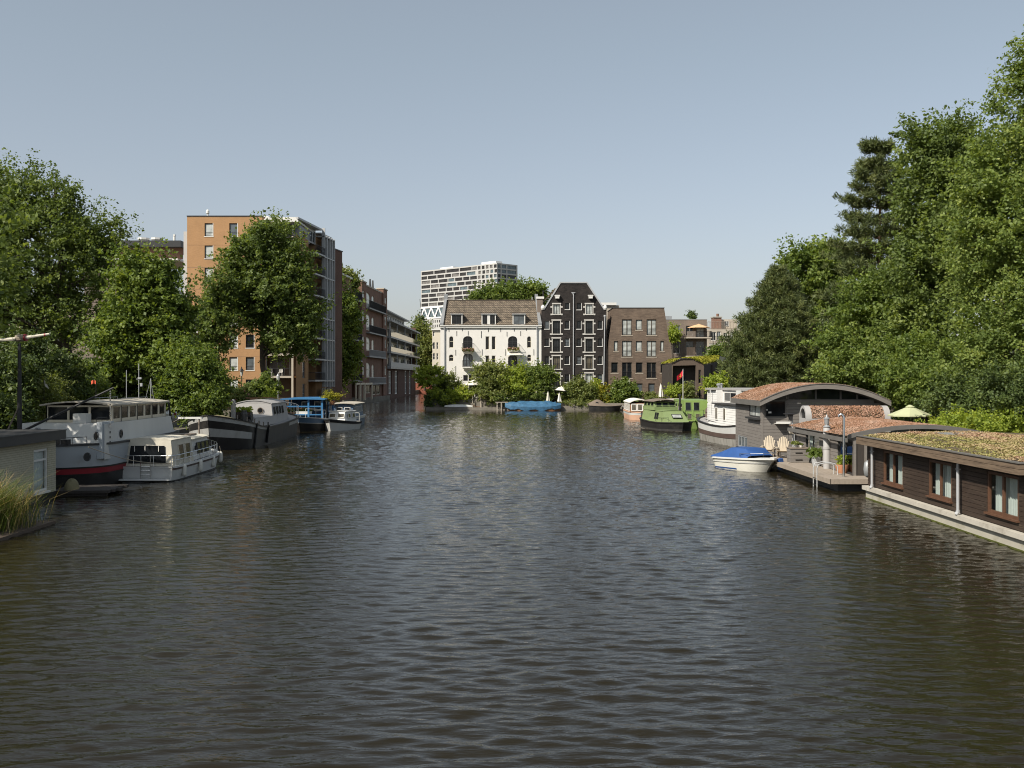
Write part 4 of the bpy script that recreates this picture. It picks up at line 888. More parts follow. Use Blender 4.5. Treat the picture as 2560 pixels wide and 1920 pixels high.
wl = [(1064, 965, 1085, 1030), (1064, 1068, 1085, 1130), (1064, 860, 1080, 910), (1098, 965, 1115, 1030), (1098, 1068, 1115, 1130)]
mb = MB(); block(mb, f.x(1300) - f.x(1058), f.z(850), 8, [rect(*f.r(*a)) for a in wl], .2, x0=f.x(1058)); mb.build('wall', mat('cream_paint', (.66, .60, .48), .8, .06, .3), t)
for a in wl: window(t, *f.r(*a), .1, 'frame_white', 'glass', 1, (.5,), .12)
MB().box(f.x(1050), -.5, f.z(850), f.x(1310), 8, f.z(838)).build('cornice', MATS['frame_white'], t)
t = thing('bend_wall', 'low reddish brick wall closing the canal at the bend', 'wall', (-22.5, 310, 0)); t2 = MB().box(-8, 0, -.3, 8, .8, 3.2).build('wall', MATS['brick_far_red'], t); MB().box(-8, -.1, 3.2, 8, .9, 3.4).build('wall_cap', MATS['concrete'], t)
# ------------------------------------------------------------------ buildings on the left bank
mat('slat_blue', (.05, .12, .34), .6, .1, 3, .1); mat('panel_white', (.46, .455, .44), .7, .06, .6)
class Side:
    """a facade running back along the canal: local x is the distance along it"""
    def __init__(s, ox, oy, sc, P0, P1, base=1.0):
        s.ox, s.oy, s.sc, s.base = ox, oy, sc, base
        s.P0 = Vector(P0); s.d = (Vector(P1) - s.P0).normalized(); s.L = (Vector(P1) - s.P0).length; s.rz = math.atan2(s.d.y, s.d.x)
    def t(s, px): r = (px - 1280) / F; return (r * s.P0.y - s.P0.x) / (s.d.x - r * s.d.y)
    def x(s, u): return s.t(s.ox + u * s.sc)
    def zt(s, v, t): return Z(s.oy + v * s.sc, s.P0.y + s.d.y * t) - s.base
    def r(s, u0, v0, u1, v1): a, b = s.x(u0), s.x(u1); m = (a + b) / 2; return a, s.zt(v1, m), b, s.zt(v0, m)
    def thing(s, name, label, cat='building'): return thing(name, label, cat, (s.P0.x, s.P0.y, s.base), s.rz)
# orange apartment block ------------------------------------------------
f = Fac(430, 500, .30141, 467.7, 130, 1.0); D = 130
t = thing('orange_apartments', 'tall orange brick apartment block with grey framed glass bays on its canal side', 'building', (X(467.7, D), D, 1.0))
H = f.z(137); fl = 2.83; xr = f.x(748)
hl = [(270, 343), (475, 547), (612, 684)]; holes = []
for k in range(8):
    for c, (a, b) in enumerate(hl):
        if (k >= 4 and c == 0) or (k < 4 and c == 2): continue
        v = 192 + 185.2 * k; holes.append(f.r(a, v, b, v + 108))
low = [(128, 932, 236, 1085), (128, 1118, 236, 1270), (128, 1300, 236, 1450)]; holes += [f.r(*a) for a in low]
mb = MB(); mb.wall(0, 0, xr, H, holes, 0, .22)
mb.add([(0, 0, 0), (0, 0, H), (0, 16, H), (0, 16, 0), (xr, 0, H), (xr, 16, H), (xr, 2.0, 0), (xr, 2.0, H), (xr, 0, 0)], [(0, 1, 2, 3), (1, 4, 5, 2), (8, 4, 7, 6)])
mb.build('wall', MATS['brick_orange'], t)
for v in (374, 559, 744, 1115, 1300): MB().box(0, -.004, f.z(v) - .02, xr, .001, f.z(v) + .02).build('expansion_joint', mat('joint', (.20, .13, .08), .9, .1, 1, 0), t)
MB().box(-.04, -.06, H, xr + .04, 16, H + .12).build('parapet', MATS['frame_dark'], t)
for k, h in enumerate(holes[:-3]):
    window(t, h[0], h[1], h[2], h[3], .12, 'frame_dark', ['glass_pale', 'glass_sky', 'glass_pale', 'glass', 'glass_pale', 'glass'][k % 6], 1, (.28,), .09)
for h in holes[:-3]: MB().box(h[0] - .05, -.05, h[1] - .09, h[2] + .05, .1, h[1] - .002).box(h[2] - .072, -.012, h[1], h[2] - .002, .1, h[3]).build('window_sill', MATS['frame_white'], t)
for h in holes[-3:]:
    window(t, (h[0] + h[2]) / 2, h[1], h[2], h[3], .16, 'frame_white', 'glass_sky', 2, 1, .09)
    s = MB()
    for q in range(13): s.obox((h[0] + (h[2] - h[0]) * .25, .06, h[1] + .1 + (h[3] - h[1] - .1) * q / 13), ((h[2] - h[0]) * .5, .03, .13), rx=.5)
    s.build('slatted_screen', MATS['slat_blue'], t)
for v in (905, 1095, 1280): MB().box(f.x(60), -1.3, f.z(v + 12), f.x(240), -.002, f.z(v - 12)).build('balcony_slab', MATS['panel_white'], t)
MB().box(f.x(75), 1.0, f.z(830), -.002, 9, f.z(252)).build('white_stair_tower', MATS['panel_white'], t)
mb = MB(); mb.box(f.x(350), 2, H + .14, f.x(770), 10, H + .38); mb.build('solar_panel', MATS['frame_white'], t)
MB().lathe([(.1, 0), (.1, .5), (.22, .6), (.22, .95), (.1, 1.1)], (f.x(257), 2, H + .1), 10).build('roof_vent', MATS['frame_white'], t)
MB().box(f.x(625), 4, H, f.x(652), 5, f.z(115)).build('roof_hatch', MATS['frame_dark'], t)
# recessed balconies right of the brick
x0, x1 = xr + .002, f.x(1040)
mb = MB(); mb.wall(x0, 0, x1, f.z(300), [], 2.1); mb.build('recessed_wall', MATS['cladding_brown'], t)
for k in range(7):
    zf = f.z(1468) + fl * k
    b = MB().box(x0, -.05, zf - .12, x1 - .5, 2.05, zf + .14).build('balcony', MATS['beige_panel'], t)
    railing(MB(), [(x0 + .05, 0, zf + .14), (x1 - .75, 0, zf + .14)], .95, .13, .01, .02).build('balcony_railing', MATS['iron'], b)
    if k < 3:
        window(t, x0 + .5, zf + .2, x0 + 2.4, zf + 2.5, 1.95, 'frame_grey', 'glass', 2, 1, .08, name='balcony_door'); window(t, x0 + 3.0, zf + .2, x1 - 1, zf + 2.5, 1.95, 'frame_grey', 'glass_warm', 2, 1, .08, name='balcony_door')
MB().box(x1 - .75, -.08, 0, x1 - .5, .2, f.z(300)).build('concrete_pier', MATS['beige_panel'], t)
zt, zb = f.z(150), f.z(186)
MB().box(xr + .3, -.6, zb, x1 + .2, 10, zb + .18).prism([(xr + .3, zb + .182), (x1 + .2, zb + .182), (x1 - .1, zt), (xr + .6, zt)], -.6, 10).build('penthouse_roof', MATS['frame_white'], t)
g = window(t, f.x(885), f.z(300), f.x(1010), f.z(190), 1.2, 'frame_grey', 'glass', 3, 1, .08, name='penthouse_glazing')
MB().box(x0, 1.3, f.z(300), x1, 8, f.z(188)).build('penthouse_wall', MATS['frame_grey'], t)
# white plastic seats and a table on the low balcony
zc = 1.0 + f.z(1468) + .141
for k, u in enumerate((815, 900)):
    c = thing('balcony_chair', ['white slatted chair at the left of the low balcony behind the elm', 'white slatted chair at the right of the low balcony behind the elm'][k], 'chair', (X(430 + u * .30141, 131), 131, zc), 0, 'white balcony chairs')
    MB().box(-.25, -.22, .42, .25, .22, .46).build('seat', MATS['frame_white'], c); mb = MB()
    for q in range(5): mb.box(-.24 + q * .105, .2, .46, -.18 + q * .105, .24, .9)
    mb.box(-.25, .19, .86, .25, .25, .92); mb.build('backrest', MATS['frame_white'], c)
    for sx in (-.23, .2):
        for sy in (-.2, .19): MB().box(sx, sy, 0, sx + .03, sy + .03, .42).build('leg', MATS['frame_white'], c)
# canal side of the same block
ang = math.atan2(1, .1016); sd = bpy.data.objects.new('canal_wing', None); COL.objects.link(sd); sd.parent = t
sd.location = (X(740, 130) - X(467.7, D), 0, 0); sd.rotation_euler = (0, 0, ang)
nar = [(2.7, 1.0 + fl * k, 3.9, 3.1 + fl * k) for k in range(8)]
mb = MB(); mb.wall(0, 0, 5.3, H - 2.6, nar, 0, .2); mb.box(5.302, 1.6, 0, 10.2, 3, H - 1.0).box(10.2, .5, 0, 15.4, 3, H - .8); mb.wall(0, H - 2.6, 5.3, H - 2.3, [], 0); mb.build('side_wall', MATS['brick_orange'], sd)
for h in nar: window(sd, h[0], h[1], h[2], h[3], .12, 'frame_grey', 'glass_sky', 1, (.4,), .08)
mb = MB()
for k in range(9):
    z = .6 + fl * k if k else 2.7
    if k: mb.box(10.25, -.75, z - .08, 15.4, .49, z + .09)
for x in (10.25, 11.5, 12.8, 14.0, 15.2): mb.box(x, -.78, 2.6, x + .2, -.4, H - (0 if x < 11 else .9))
mb.build('steel_frame', MATS['frame_steel'], sd)
for k in range(8):
    z = .75 + fl * k if k else 0.1
    for x in (10.5, 13.05): window(sd, x, z + .1, x + 2.1, z + fl - .45, -.3, 'frame_grey', 'glass_sky' if (k + int(x)) % 3 == 0 else 'glass', 2, (.33,), .07, name='glazed_bay')
    window(sd, 5.6, z + .1, 10.0, z + fl - .45, 1.5, 'frame_grey', 'glass', 4, 1, .08, name='balcony_door')
    if k:
        b = MB().box(5.35, -.9, z - .2, 10.2, 1.58, z).build('balcony', MATS['frame_steel'], sd)
        railing(MB(), [(5.4, .3, z), (5.4, -.85, z), (10.2, -.85, z)], 1.0, .14, .012, .025).build('balcony_railing', MATS['iron'], b)
mb = MB(); mb.wall(0, H - 2.3, 10.2, H - .35, [(.5 + 1.2 * q, H - 2.1, 1.5 + 1.2 * q, H - .6) for q in range(8)], .5, .1); mb.box(-.3, -.4, H - .35, 10.2, 3, H - .1); mb.build('penthouse_side', MATS['frame_steel'], sd)
for q in range(8): window(sd, .5 + 1.2 * q, H - 2.1, 1.5 + 1.2 * q, H - .6, .55, 'frame_grey', 'glass_sky', 1, 1, .05)
MB().box(10.2, -.3, H - .8, 15.4, 3, H - .6).build('flat_roof', MATS['frame_steel'], sd)
# dark brick slice behind it -----------------------------------------------
s = Side(430, 500, .30141, (-27.2, 152), (-26.0, 159))
t = s.thing('dark_brick_tower', 'narrow dark brick tower between the orange block and the hanging tree')
MB().box(0, 0, 0, 6.0, 9, s.zt(392, 0)).build('wall', MATS['brick_darkred'], t); MB().box(-.1, -.1, s.zt(392, 0), 6.1, 9, s.zt(392, 0) + .15).build('parapet', MATS['frame_dark'], t)
# red brick range rising from the water --------------------------------------
s = Side(800, 600, .26512, (X(846, 176), 176), (X(964, 225), 225)); L = s.L
t = s.thing('red_brick_apartments', 'red brick apartments with arched windows and piers standing in the water')
xa, xb, xc, xd = s.x(300), s.x(378), s.x(420), s.x(583); ze = s.zt(350, s.x(240)); zB = s.zt(455, s.x(480)); base = -1.5
wA = [s.r(268, v0, 290, v1) for v0, v1 in ((440, 510), (690, 760))]
mb = MB(); mb.wall(0, base, xa, ze, wA, 0, .25); mb.wall(xa, base, xb, ze - .6, [], 2.2); mb.add([(xa, 0, base), (xa, 2.2, base), (xa, 2.2, ze), (xa, 0, ze)], [(0, 1, 2, 3)])
pz1 = s.zt(400, s.x(400)); pz2 = s.zt(472, s.x(600))
p1 = [s.r(384, a, 405, b) for a, b in ((480, 545), (672, 765), (910, 1000), (1176, 1270))]; p2 = [s.r(596, a, 613, b) for a, b in ((545, 600), (722, 805), (940, 1020), (1187, 1272))]
mb.wall(xb, base, xc, pz1, p1, -.35, .3); mb.add([(xb, -.35, base), (xb, 2.2, base), (xb, 2.2, pz1), (xb, -.35, pz1), (xc, -.35, base), (xc, .3, base), (xc, .3, pz1), (xc, -.35, pz1)], [(0, 1, 2, 3), (5, 4, 7, 6), (3, 2, 6, 7)])
mb.wall(xd, base, L, pz2, p2, -.35, .3); mb.add([(xd, -.35, base), (xd, 1, base), (xd, 1, pz2), (xd, -.35, pz2), (L, -.35, base), (L, 9, base), (L, 9, pz2), (L, -.35, pz2)], [(0, 1, 2, 3), (5, 4, 7, 6), (3, 2, 6, 7)])
big = [s.r(424, a, 472, b) for a, b in ((497, 640), (700, 850), (917, 1045), (1157, 1296))]; sml = [s.r(487, a, 511, b) for a, b in ((527, 650), (730, 850), (940, 1050), (1175, 1298))]
gnd = [s.r(433, 1368, 476, 1445), s.r(490, 1370, 526, 1460), s.r(532, 1370, 566, 1456)]
mb.poly(rect(xc, base, xd, zB), [arch(*h, .7) for h in big] + [arch(*h, .5) for h in sml] + [rect(*h) for h in gnd], .0, .25)
mb.add([(0, 0, base), (0, 12, base), (0, 12, ze), (0, 0, ze), (L, 12, ze), (L, 12, base)], [(0, 1, 2, 3), (3, 2, 4, 0)])
mb.build('wall', MATS['brick_red'], t)
for h in big: window(t, *h, .08, 'frame_cream', 'glass_pale', 2, (.55,), .16, .12, arched=.7)
for h in sml: window(t, *h, .08, 'frame_cream', 'glass_pale', 1, (.55,), .16, arched=.5)
for h in p1 + p2: window(t, *h, -.25, 'frame_cream', 'glass_pale', 1, (.6,), .14)
for h in wA: window(t, *h, .12, 'frame_cream', 'glass', 1, (.6,), .12)
for h in gnd: window(t, *h, .08, 'frame_cream', 'glass_warm', 2, 1, .16, name='door')
for v0, v1 in ((598, 668), (822, 888), (1045, 1105), (1298, 1355)):
    zb, zt = s.zt(v1, s.x(500)), s.zt(v0, s.x(500)); b = MB().box(xc + .02, -1.0, zb - .15, xd - .02, -.002, zb + .08).build('balcony', MATS['frame_grey'], t)
    railing(MB(), [(xc + .1, -.95, zb + .08), (xd - .1, -.95, zb + .08)], zt - zb - .08, .28, .025, .05).build('balcony_railing', MATS['grey_metal' if v0 > 1000 else 'iron'], b)
for v0, v1 in ((482, 570), (690, 750), (890, 945), (1080, 1140), (1266, 1328)):
    zb, zt = s.zt(v1, s.x(340)), s.zt(v0, s.x(340)); b = MB().box(xa + .05, -.5, zb - .15, xb - .02, 2.19, zb + .08).build('balcony', MATS['frame_grey'], t)
    railing(MB(), [(xa + .1, -.45, zb + .08), (xb - .1, -.45, zb + .08)], zt - zb - .08, .25, .025, .05).build('balcony_railing', MATS['iron'], b)
    window(t, xa + .6, zb + .1, xb - .6, zb + 2.4, 2.1, 'frame_cream', 'glass', 2, 1, .12, name='balcony_door')
MB().box(-.2, -.35, ze, xa + .3, 6, ze + .35).build('white_cornice', MATS['frame_white'], t)
MB().box(xc + .02, -.1, zB, xd - .02, 8, zB + .3).box(xb - .1, -.5, pz1, xc + .1, 1, pz1 + .25).build('parapet', MATS['beige_panel'], t)
MB().box(xd - .1, -.5, pz2, L + .1, 1.2, pz2 + .25).build('pier_cap', MATS['beige_panel'], t)
mb = MB()
for u in (515, 540): mb.tube([(s.x(u), 1, zB), (s.x(u) + .3, 1, zB + 2.3)], [.3, .15], 6)
mb.build('chimney', MATS['frame_dark'], t)
MB().box(.2, -.9, base - .6, L + .4, -.37, s.zt(1480, s.x(480))).build('water_base', MATS['stone_wall'], t)
mb = MB()
for a, b in ((262, 300), (306, 345), (350, 420)): x0, x1 = s.x(a), s.x(b); z1 = s.zt(1365, x0); mb.box(x0, -1.6, -.4, x0 + .3, -1.3, z1).box(x0, -1.6, z1, x1, -1.3, z1 + .35).box(x1 - .3, -1.6, -.4, x1, -1.3, z1)
mb.build('white_porch', MATS['frame_cream'], t)
for k, (u, v, r_) in enumerate(((220, 310, 1.3), (300, 340, 1.4), (335, 350, 1.1), (345, 430, 1.2))):
    q = s.P0 + s.d * s.x(u); shrub('roof_plant', ['tall bush on the roof terrace above the white cornice', 'wide bush on the roof terrace of the red brick apartments', 'small bush beside the first brick pier on the roof', 'bush on the top balcony of the red brick apartments'][k],
          [(q.x - 1.2, q.y, s.zt(v, s.x(u)) + 1, r_, r_, r_ * .8)], 40, 36, .7, .34, L_OLIVE, 401 + k, 'plants on the red brick roof', ground=s.zt(v, s.x(u)) + .2)
# grey balcony flats beyond -----------------------------------------------------
s = Side(800, 600, .26512, (X(964.5, 226), 226), (X(1039, 292), 292)); L = s.L
t = s.thing('balcony_flats', 'pale flats with long glass balconies above the water by the canal bend')
tall = [s.r(a, 1232, b, 1452) for a, b in ((648, 677), (706, 736), (800, 822), (840, 860))]
mb = MB(); mb.wall(0, -1.5, L, 6.0, tall, 0, .4); mb.add([(0, 0, -1.5), (0, 10, -1.5), (0, 10, 18), (0, 0, 18), (L, 0, -1.5), (L, 10, -1.5), (L, 10, 18), (L, 0, 18)], [(0, 1, 2, 3), (5, 4, 7, 6)]); mb.build('base_wall', MATS['brick_darkred'], t)
for h in tall: window(t, *h, .25, 'frame_white', 'glass_pale', 2, 4, .3, .12)
mb = MB(); mb.wall(0, 6.0, L, 16.2, [], 1.8); mb.build('upper_wall', MATS['panel_white'], t)
for k, (zb, zt) in enumerate(((6.3, 7.3), (9.75, 10.65), (13.1, 14.2))):
    b = MB().box(-.2, -1.2, zb - .5, L + .5, 1.79, zb - .1).build('balcony', MATS['grey_metal'], t)
    MB().box(-.1, -1.18, zb - .1, L + .4, -1.12, zt).build('glass_balustrade', MATS['glass_sky' if k else 'frame_steel'], b)
    x = .5; q = 0
    while x < L - 3:
        w_ = 4.2 + (q * 7 % 3); 
        if q % 3 == 1: MB().box(x, 1.3, zb, x + w_ * .8, 1.7, zb + 2.5).build('screen_wall', MATS['frame_white'], t)
        else: window(t, x, zb, x + w_ * .8, zb + 2.5, 1.65, 'frame_white', 'glass' if q % 2 else 'glass_sky', 3, 1, .18, name='balcony_door')
        x += w_; q += 1
mb = MB()
for x in (0, 14, 30, 46, 60): mb.box(x, -1.0, 5.8, x + .25, -.75, 16.2)
mb.build('balcony_post', MATS['frame_steel'], t)
MB().box(-.5, -1.4, 16.2, L + .6, 2, 16.6).build('eaves', MATS['panel_white'], t)
mb = MB(); wl = [(1 + 5 * k, 17.2, 4.6 + 5 * k, 18.3) for k in range(8)]; mb.wall(0, 16.8, 42, 18.5, wl, .6, .2); mb.box(0, .9, 16.8, 42, 8, 18.5); mb.build('top_storey', MATS['panel_white'], t)
for h in wl: window(t, *h, .7, 'frame_white', 'glass', 2, 1, .2)
MB().box(-.5, -.5, 18.5, 44, 8, 18.8).build('roof', MATS['panel_white'], t)
MB().box(8, 3, 18.95, 12, 4, 20).box(24, 3, 18.95, 27, 4, 20.2).build('roof_vents', MATS['brick_darkred'], t)
# old town house with a dark penthouse at the left
f = Fac(0, 350, .30139, 300, 150, 1.0)
t = thing('penthouse_building', 'brick town house with a dark roofed penthouse behind the maple', 'building', (X(300, 150), 150, 1.0))
wl = [(1330, 1040, 1412, 1180), (1150, 1040, 1300, 1180), (1100, 1300, 1200, 1450), (1330, 1300, 1412, 1450)]
mb = MB(); block(mb, f.x(1470), f.z(1000), 12, [rect(*f.r(*a)) for a in wl], .2, x0=f.x(700)); mb.build('wall', MATS['brick_greybrown'], t)
for a in wl: window(t, *f.r(*a), .12, 'frame_white', 'glass', 3, (.7,), .12)
MB().box(f.x(690), -.5, f.z(1000), f.x(1482), 12, f.z(985)).build('cornice', MATS['frame_white'], t)
mb = MB(); mb.wall(f.x(800), f.z(985), f.x(1500), f.z(888), [f.r(1145, 985, 1410, 895)], 1.0, .1); mb.build('penthouse_wall', MATS['brick_red'], t)
window(t, *f.r(1145, 985, 1410, 895), 1.05, 'frame_grey', 'glass_sky', 9, 1, .1, .06)
MB().box(f.x(760), -.4, f.z(888), f.x(1505), 10, f.z(836)).build('penthouse_roof', MATS['frame_dark'], t)
MB().tube([(f.x(1390), 3, f.z(836)), (f.x(1390), 3, f.z(775))], .18, 7).box(f.x(1384), 2.8, f.z(775), f.x(1398), 3.2, f.z(760)).build('flue', MATS['frame_white'], t)
mb = MB()
for u in (1130, 1243): mb.lathe([(.7, 0), (.7, .5), (.9, .52), (.9, .8)], (f.x(u), 3, f.z(836)), 8)
mb.build('roof_vents', MATS['frame_white'], t)
# grey houses half hidden behind the bank trees
for k, (x, y, wd, h, m) in enumerate(((-62, 116, 20, 9.5, 'brick_greybrown'), (-84, 104, 20, 8.5, 'panel_white'))):
    t = thing('bank_house', ['grey brown house half hidden behind the left bank trees', 'pale house behind the big elm at the left edge'][k], 'house', (x, y, 1)); hl = []
    for fz in (1.0, 4.4, 7.4):
        for q in range(6):
            if fz + 1.7 < h: hl.append((1.2 + q * 3.1, fz, 2.7 + q * 3.1, fz + 1.8))
    mb = MB(); mb.wall(0, 0, wd, h, hl, 0, .15); mb.add([(wd, 0, 0), (wd, 9, 0), (wd, 9, h), (wd, 0, h), (0, 0, 0), (0, 9, 0), (0, 9, h), (0, 0, h)], [(0, 1, 2, 3), (5, 4, 7, 6)]); mb.build('wall', MATS[m], t)
    for a in hl: window(t, *a, .1, 'frame_white', 'glass', 2, (.6,), .08)
    MB().prism([(-.4, h), (9.4, h), (4.5, h + 2.8)], -.3, wd + .3, 'x').build('roof', MATS['roof_tiles'], t)
# ------------------------------------------------------------------ boats: hull tools
mat('hull_black', (.022, .021, .021), .45, .25, 1.2, .08, dirt=(.05, .047, .042), dscale=1.0)
mat('hull_dark', (.050, .049, .048), .5, .22, 1.0, .1, dirt=(.09, .078, .06), dscale=1.4, stretch=(1.6, 1.6, .35))
mat('hull_white', (.60, .60, .575), .4, .06, .8, .04, dirt=(.42, .40, .34), dscale=1.1, stretch=(1.5, 1.5, .3), dlo=.6, dhi=.9)
mat('hull_bluegrey', (.42, .455, .48), .45, .06, .8, .04, dirt=(.33, .33, .32), dscale=1.0, dlo=.58, dhi=.9)
mat('stripe_white', (.40, .40, .385), .5, .1, .9, .05, dirt=(.24, .22, .19), dscale=1.2, stretch=(1.5, 1.5, .3), dlo=.5, dhi=.85)
mat('hull_red', (.26, .022, .032), .45, .15, 1, .04)
mat('hull_brown', (.105, .072, .060), .6, .2, 1, .15, stretch=(1, 1, 6))
mat('hull_concrete', (.30, .285, .255), .85, .2, 1.5, .3, 14, dirt=(.13, .12, .10), dscale=1.2, stretch=(1.5, 1.5, .25))
mat('hull_blue', (.10, .16, .24), .45, .15, 1, .05); mat('paint_blue', (.042, .165, .34), .5, .08, 1, .04); mat('paint_navy', (.03, .06, .12), .45, .15, 1, .04)
mat('paint_green', (.205, .265, .115), .45, .10, .9, .04, dirt=(.14, .17, .075), dscale=1.3, dlo=.6, dhi=.95); mat('paint_green_bright', (.19, .28, .075), .45, .1, .9, .04)
mat('paint_salmon', (.62, .38, .26), .5, .08, .9, .04)
mat('deck_grey', (.33, .32, .31), .75, .12, 2, .1, dirt=(.24, .23, .21), dscale=1.1); mat('cabin_grey', (.37, .36, .35), .55, .07, 1, .05, dirt=(.28, .27, .25), dscale=.9, dlo=.58, dhi=.9)
mat('canvas_cream', (.60, .56, .46), .9, .1, 2, .3, 5); mat('canvas_brown', (.17, .135, .105), .9, .15, 2, .3, 5); mat('canvas_olive', (.19, .165, .09), .9, .2, 2, .4, 4)
mat('tarp_blue', (.036, .11, .20), .6, .4, 2.2, .8, 4, dirt=(.06, .155, .26), dscale=1.2); mat('tarp_royal', (.022, .075, .24), .7, .15, 1.6, .3, 4)
mat('wood_brown', (.21, .105, .05), .6, .2, 3, .15, stretch=(1, 8, 8)); mat('roof_cream', (.44, .40, .33), .8, .12, 1.2, .1, dirt=(.30, .27, .22), dscale=.7)
mat('plastic_white', (.70, .68, .60), .5, .06, 2, 0); mat('rubber', (.02, .02, .02), .8, .2, 3, .1); mat('rope', (.30, .26, .20), .9, .15, 9, .2)
def stations(L, B, zf, bf=.35, bp=2.3, sf=.15, sp=2.2, tr=.7, n=30, wl=.9, rake=.6, srake=.2, lo=-.35):
    out = []
    for k in range(n + 1):
        u = .5 - .5 * math.cos(math.pi * k / n); h = 1
        if u < sf: h = 1 - (1 - tr) * ((sf - u) / sf) ** sp
        if u > 1 - bf: h = max(.004, 1 - ((u - 1 + bf) / bf) ** bp)
        bw = max(0, (u - 1 + bf) / bf) ** 2; sw = max(0, (sf - u) / sf) ** 2
        out.append((u * L, u * L - rake * bw + srake * sw, B / 2 * h, B / 2 * h * (wl - .25 * bw), zf(u), lo))
    return out
def hp(st, t, s, off=0):
    xd, xb, bd, bw, zd, lo = st
    return (xb + (xd - xb) * t ** 1.3, s * ((bw + (bd - bw) * max(0, t) ** .75) + off), lo + (zd - lo) * t)
def band(mb, sts, t0, t1, nn=4, off=0, u0=0, u1=1, close=True):
    L = sts[-1][0]; ss = [q for q in sts if u0 * L - 1e-6 <= q[0] <= u1 * L + 1e-6]; ts = [t0 + (t1 - t0) * k / nn for k in range(nn + 1)]
    for s in (1, -1): mb.grid([[hp(q, t, s, off) for q in ss] for t in ts])
    if close and u0 == 0 and ss[0][2] > .02: mb.grid([[hp(ss[0], t, s, off) for t in ts] for s in (1, -1)])
    return mb
def deck(mb, sts, dz=-.06, inset=.04):
    mb.grid([[(q[0], max(0, q[2] - inset), q[4] + dz) for q in sts], [(q[0], 0, q[4] + dz + .03) for q in sts], [(q[0], -max(0, q[2] - inset), q[4] + dz) for q in sts]]); return mb
def rail_cap(mb, sts, w=.1, h=.08, out=.05):
    for s in (1, -1):
        rows = []
        for q in sts:
            x, y, z = hp(q, 1, s); rows.append([(x, y + s * out, z - h), (x, y + s * out, z + .01), (x, y - s * min(w, abs(y)), z + .01), (x, y - s * min(w, abs(y)), z - h)])
        mb.grid([[r[k] for r in rows] for k in range(4)])
    return mb
def boat(name, label, origin, head, cat='boat', group=None):
    return thing(name, label, cat, origin, math.atan2(head[1], head[0]), group)
def house(mb, x0, x1, w, z0, z1, sx0=0, sx1=0, sw=0, camber=.0, n=8, wf=None):
    """a cabin shell: ends raked by sx0 / sx1, sides leaning in by sw, cambered top"""
    w1 = (wf if wf else w)
    b = [(x0, -w / 2, z0), (x1, -w1 / 2, z0), (x1, w1 / 2, z0), (x0, w / 2, z0)]
    a = [(x0 + sx0, -w / 2 + sw, z1), (x1 - sx1, -w1 / 2 + sw, z1), (x1 - sx1, w1 / 2 - sw, z1), (x0 + sx0, w / 2 - sw, z1)]
    mb.add(b + a, [(0, 1, 5, 4), (2, 3, 7, 6)])
    for (p, q, xa, xb) in ((a[0], a[3], b[0], b[3]), (a[1], a[2], b[1], b[2])):
        tp = [(p[0], p[1] + (q[1] - p[1]) * k / n, z1 + camber * (1 - (2 * k / n - 1) ** 2)) for k in range(n + 1)]
        mb.add([xa] + tp + [xb], [tuple(range(n + 3))])
    return mb
def roofp(mb, x0, x1, w, z1, camber, over=.1, th=.06, n=8, w1=None):
    w1 = w1 or w
    def row(x, ww, dz): return [(x, -ww / 2 - over + (ww + 2 * over) * k / n, z1 + dz + camber * (1 - (2 * k / n - 1) ** 2)) for k in range(n + 1)]
    A, B_, C, D_ = row(x0 - over, w, th), row(x1 + over, w1, th), row(x1 + over, w1, .003), row(x0 - over, w, .003)
    mb.grid([A, B_]).grid([C, D_]).grid([D_, A]).grid([B_, C])
    for k in (0, n): mb.add([A[k], B_[k], C[k], D_[k]], [(0, 1, 2, 3)])
    return mb
def pane_on(parent, c, w, h, normal, fm='frame_white', pm='glass', up=(0, 0, 1), fw=.05, nx=1, rnd=False, name='window', arched=None):
    """a framed window set on any face: c is its centre, normal points outwards"""
    o = window(parent, 0, 0, w, h, 0, fm, pm, nx, 1, fw, .04, arched=(arched if arched else (None)), fd=.04, name=name)
    n = Vector(normal).normalized(); y = -n; z = (Vector(up) - y * Vector(up).dot(y)).normalized(); x = y.cross(z)
    M = Matrix((x, y, z)).transposed().to_4x4(); M.translation = Vector(c) - x * w / 2 - z * h / 2 + n * .025
    o.matrix_local = M; return o
def porthole(parent, c, r, normal, sx=1.0, fm='frame_dark'):
    n = Vector(normal).normalized(); z = Vector((0, 0, 1)); x = z.cross(n).normalized() * sx; p = Vector(c)
    N = 18; ring = lambda R_, d: [p + (x * math.cos(6.2832 * k / N) + z * math.sin(6.2832 * k / N)) * R_ + n * d for k in range(N)]
    mb = MB(); a, b, c_ = ring(r, .005), ring(r, .04), ring(r * .78, .04); mb.add(a + b + c_, [(k, (k + 1) % N, N + (k + 1) % N, N + k) for k in range(N)] + [(N + k, N + (k + 1) % N, 2 * N + (k + 1) % N, 2 * N + k) for k in range(N)])
    o = mb.build('porthole', MATS[fm], parent); MB().add(ring(r * .79, .02), [tuple(range(N))]).build('pane', MATS['glass'], o); return o
def fender(label, loc, L=.55, r=.1, m='plastic_white', tilt=0):
    t = thing('fender', label, 'fender', loc, 0, 'white fenders hanging on the cabin cruiser')
    MB().lathe([(.03, 0), (r * .8, .04), (r, .12), (r, L - .12), (r * .8, L - .04), (.03, L)], (0, 0, 0), 10).build('body', MATS[m], t, 50)
    MB().tube([(0, 0, L), (-.05, 0, L + .3)], .012, 4).build('line', MATS['rope'], t)
def std_hull(t, sts, bands, cap='hull_black', dk='deck_grey', capw=.1, dz=-.08):
    for nm, m, a, b, *r in bands: band(MB(), sts, a, b, 5, r[0] if r else 0, r[1] if len(r) > 1 else 0, r[2] if len(r) > 2 else 1).build(nm, MATS[m], t, 40)
    deck(MB(), sts, dz).build('deck', MATS[dk], t)
    rail_cap(MB(), sts, capw).build('gunwale', MATS[cap], t, 40)
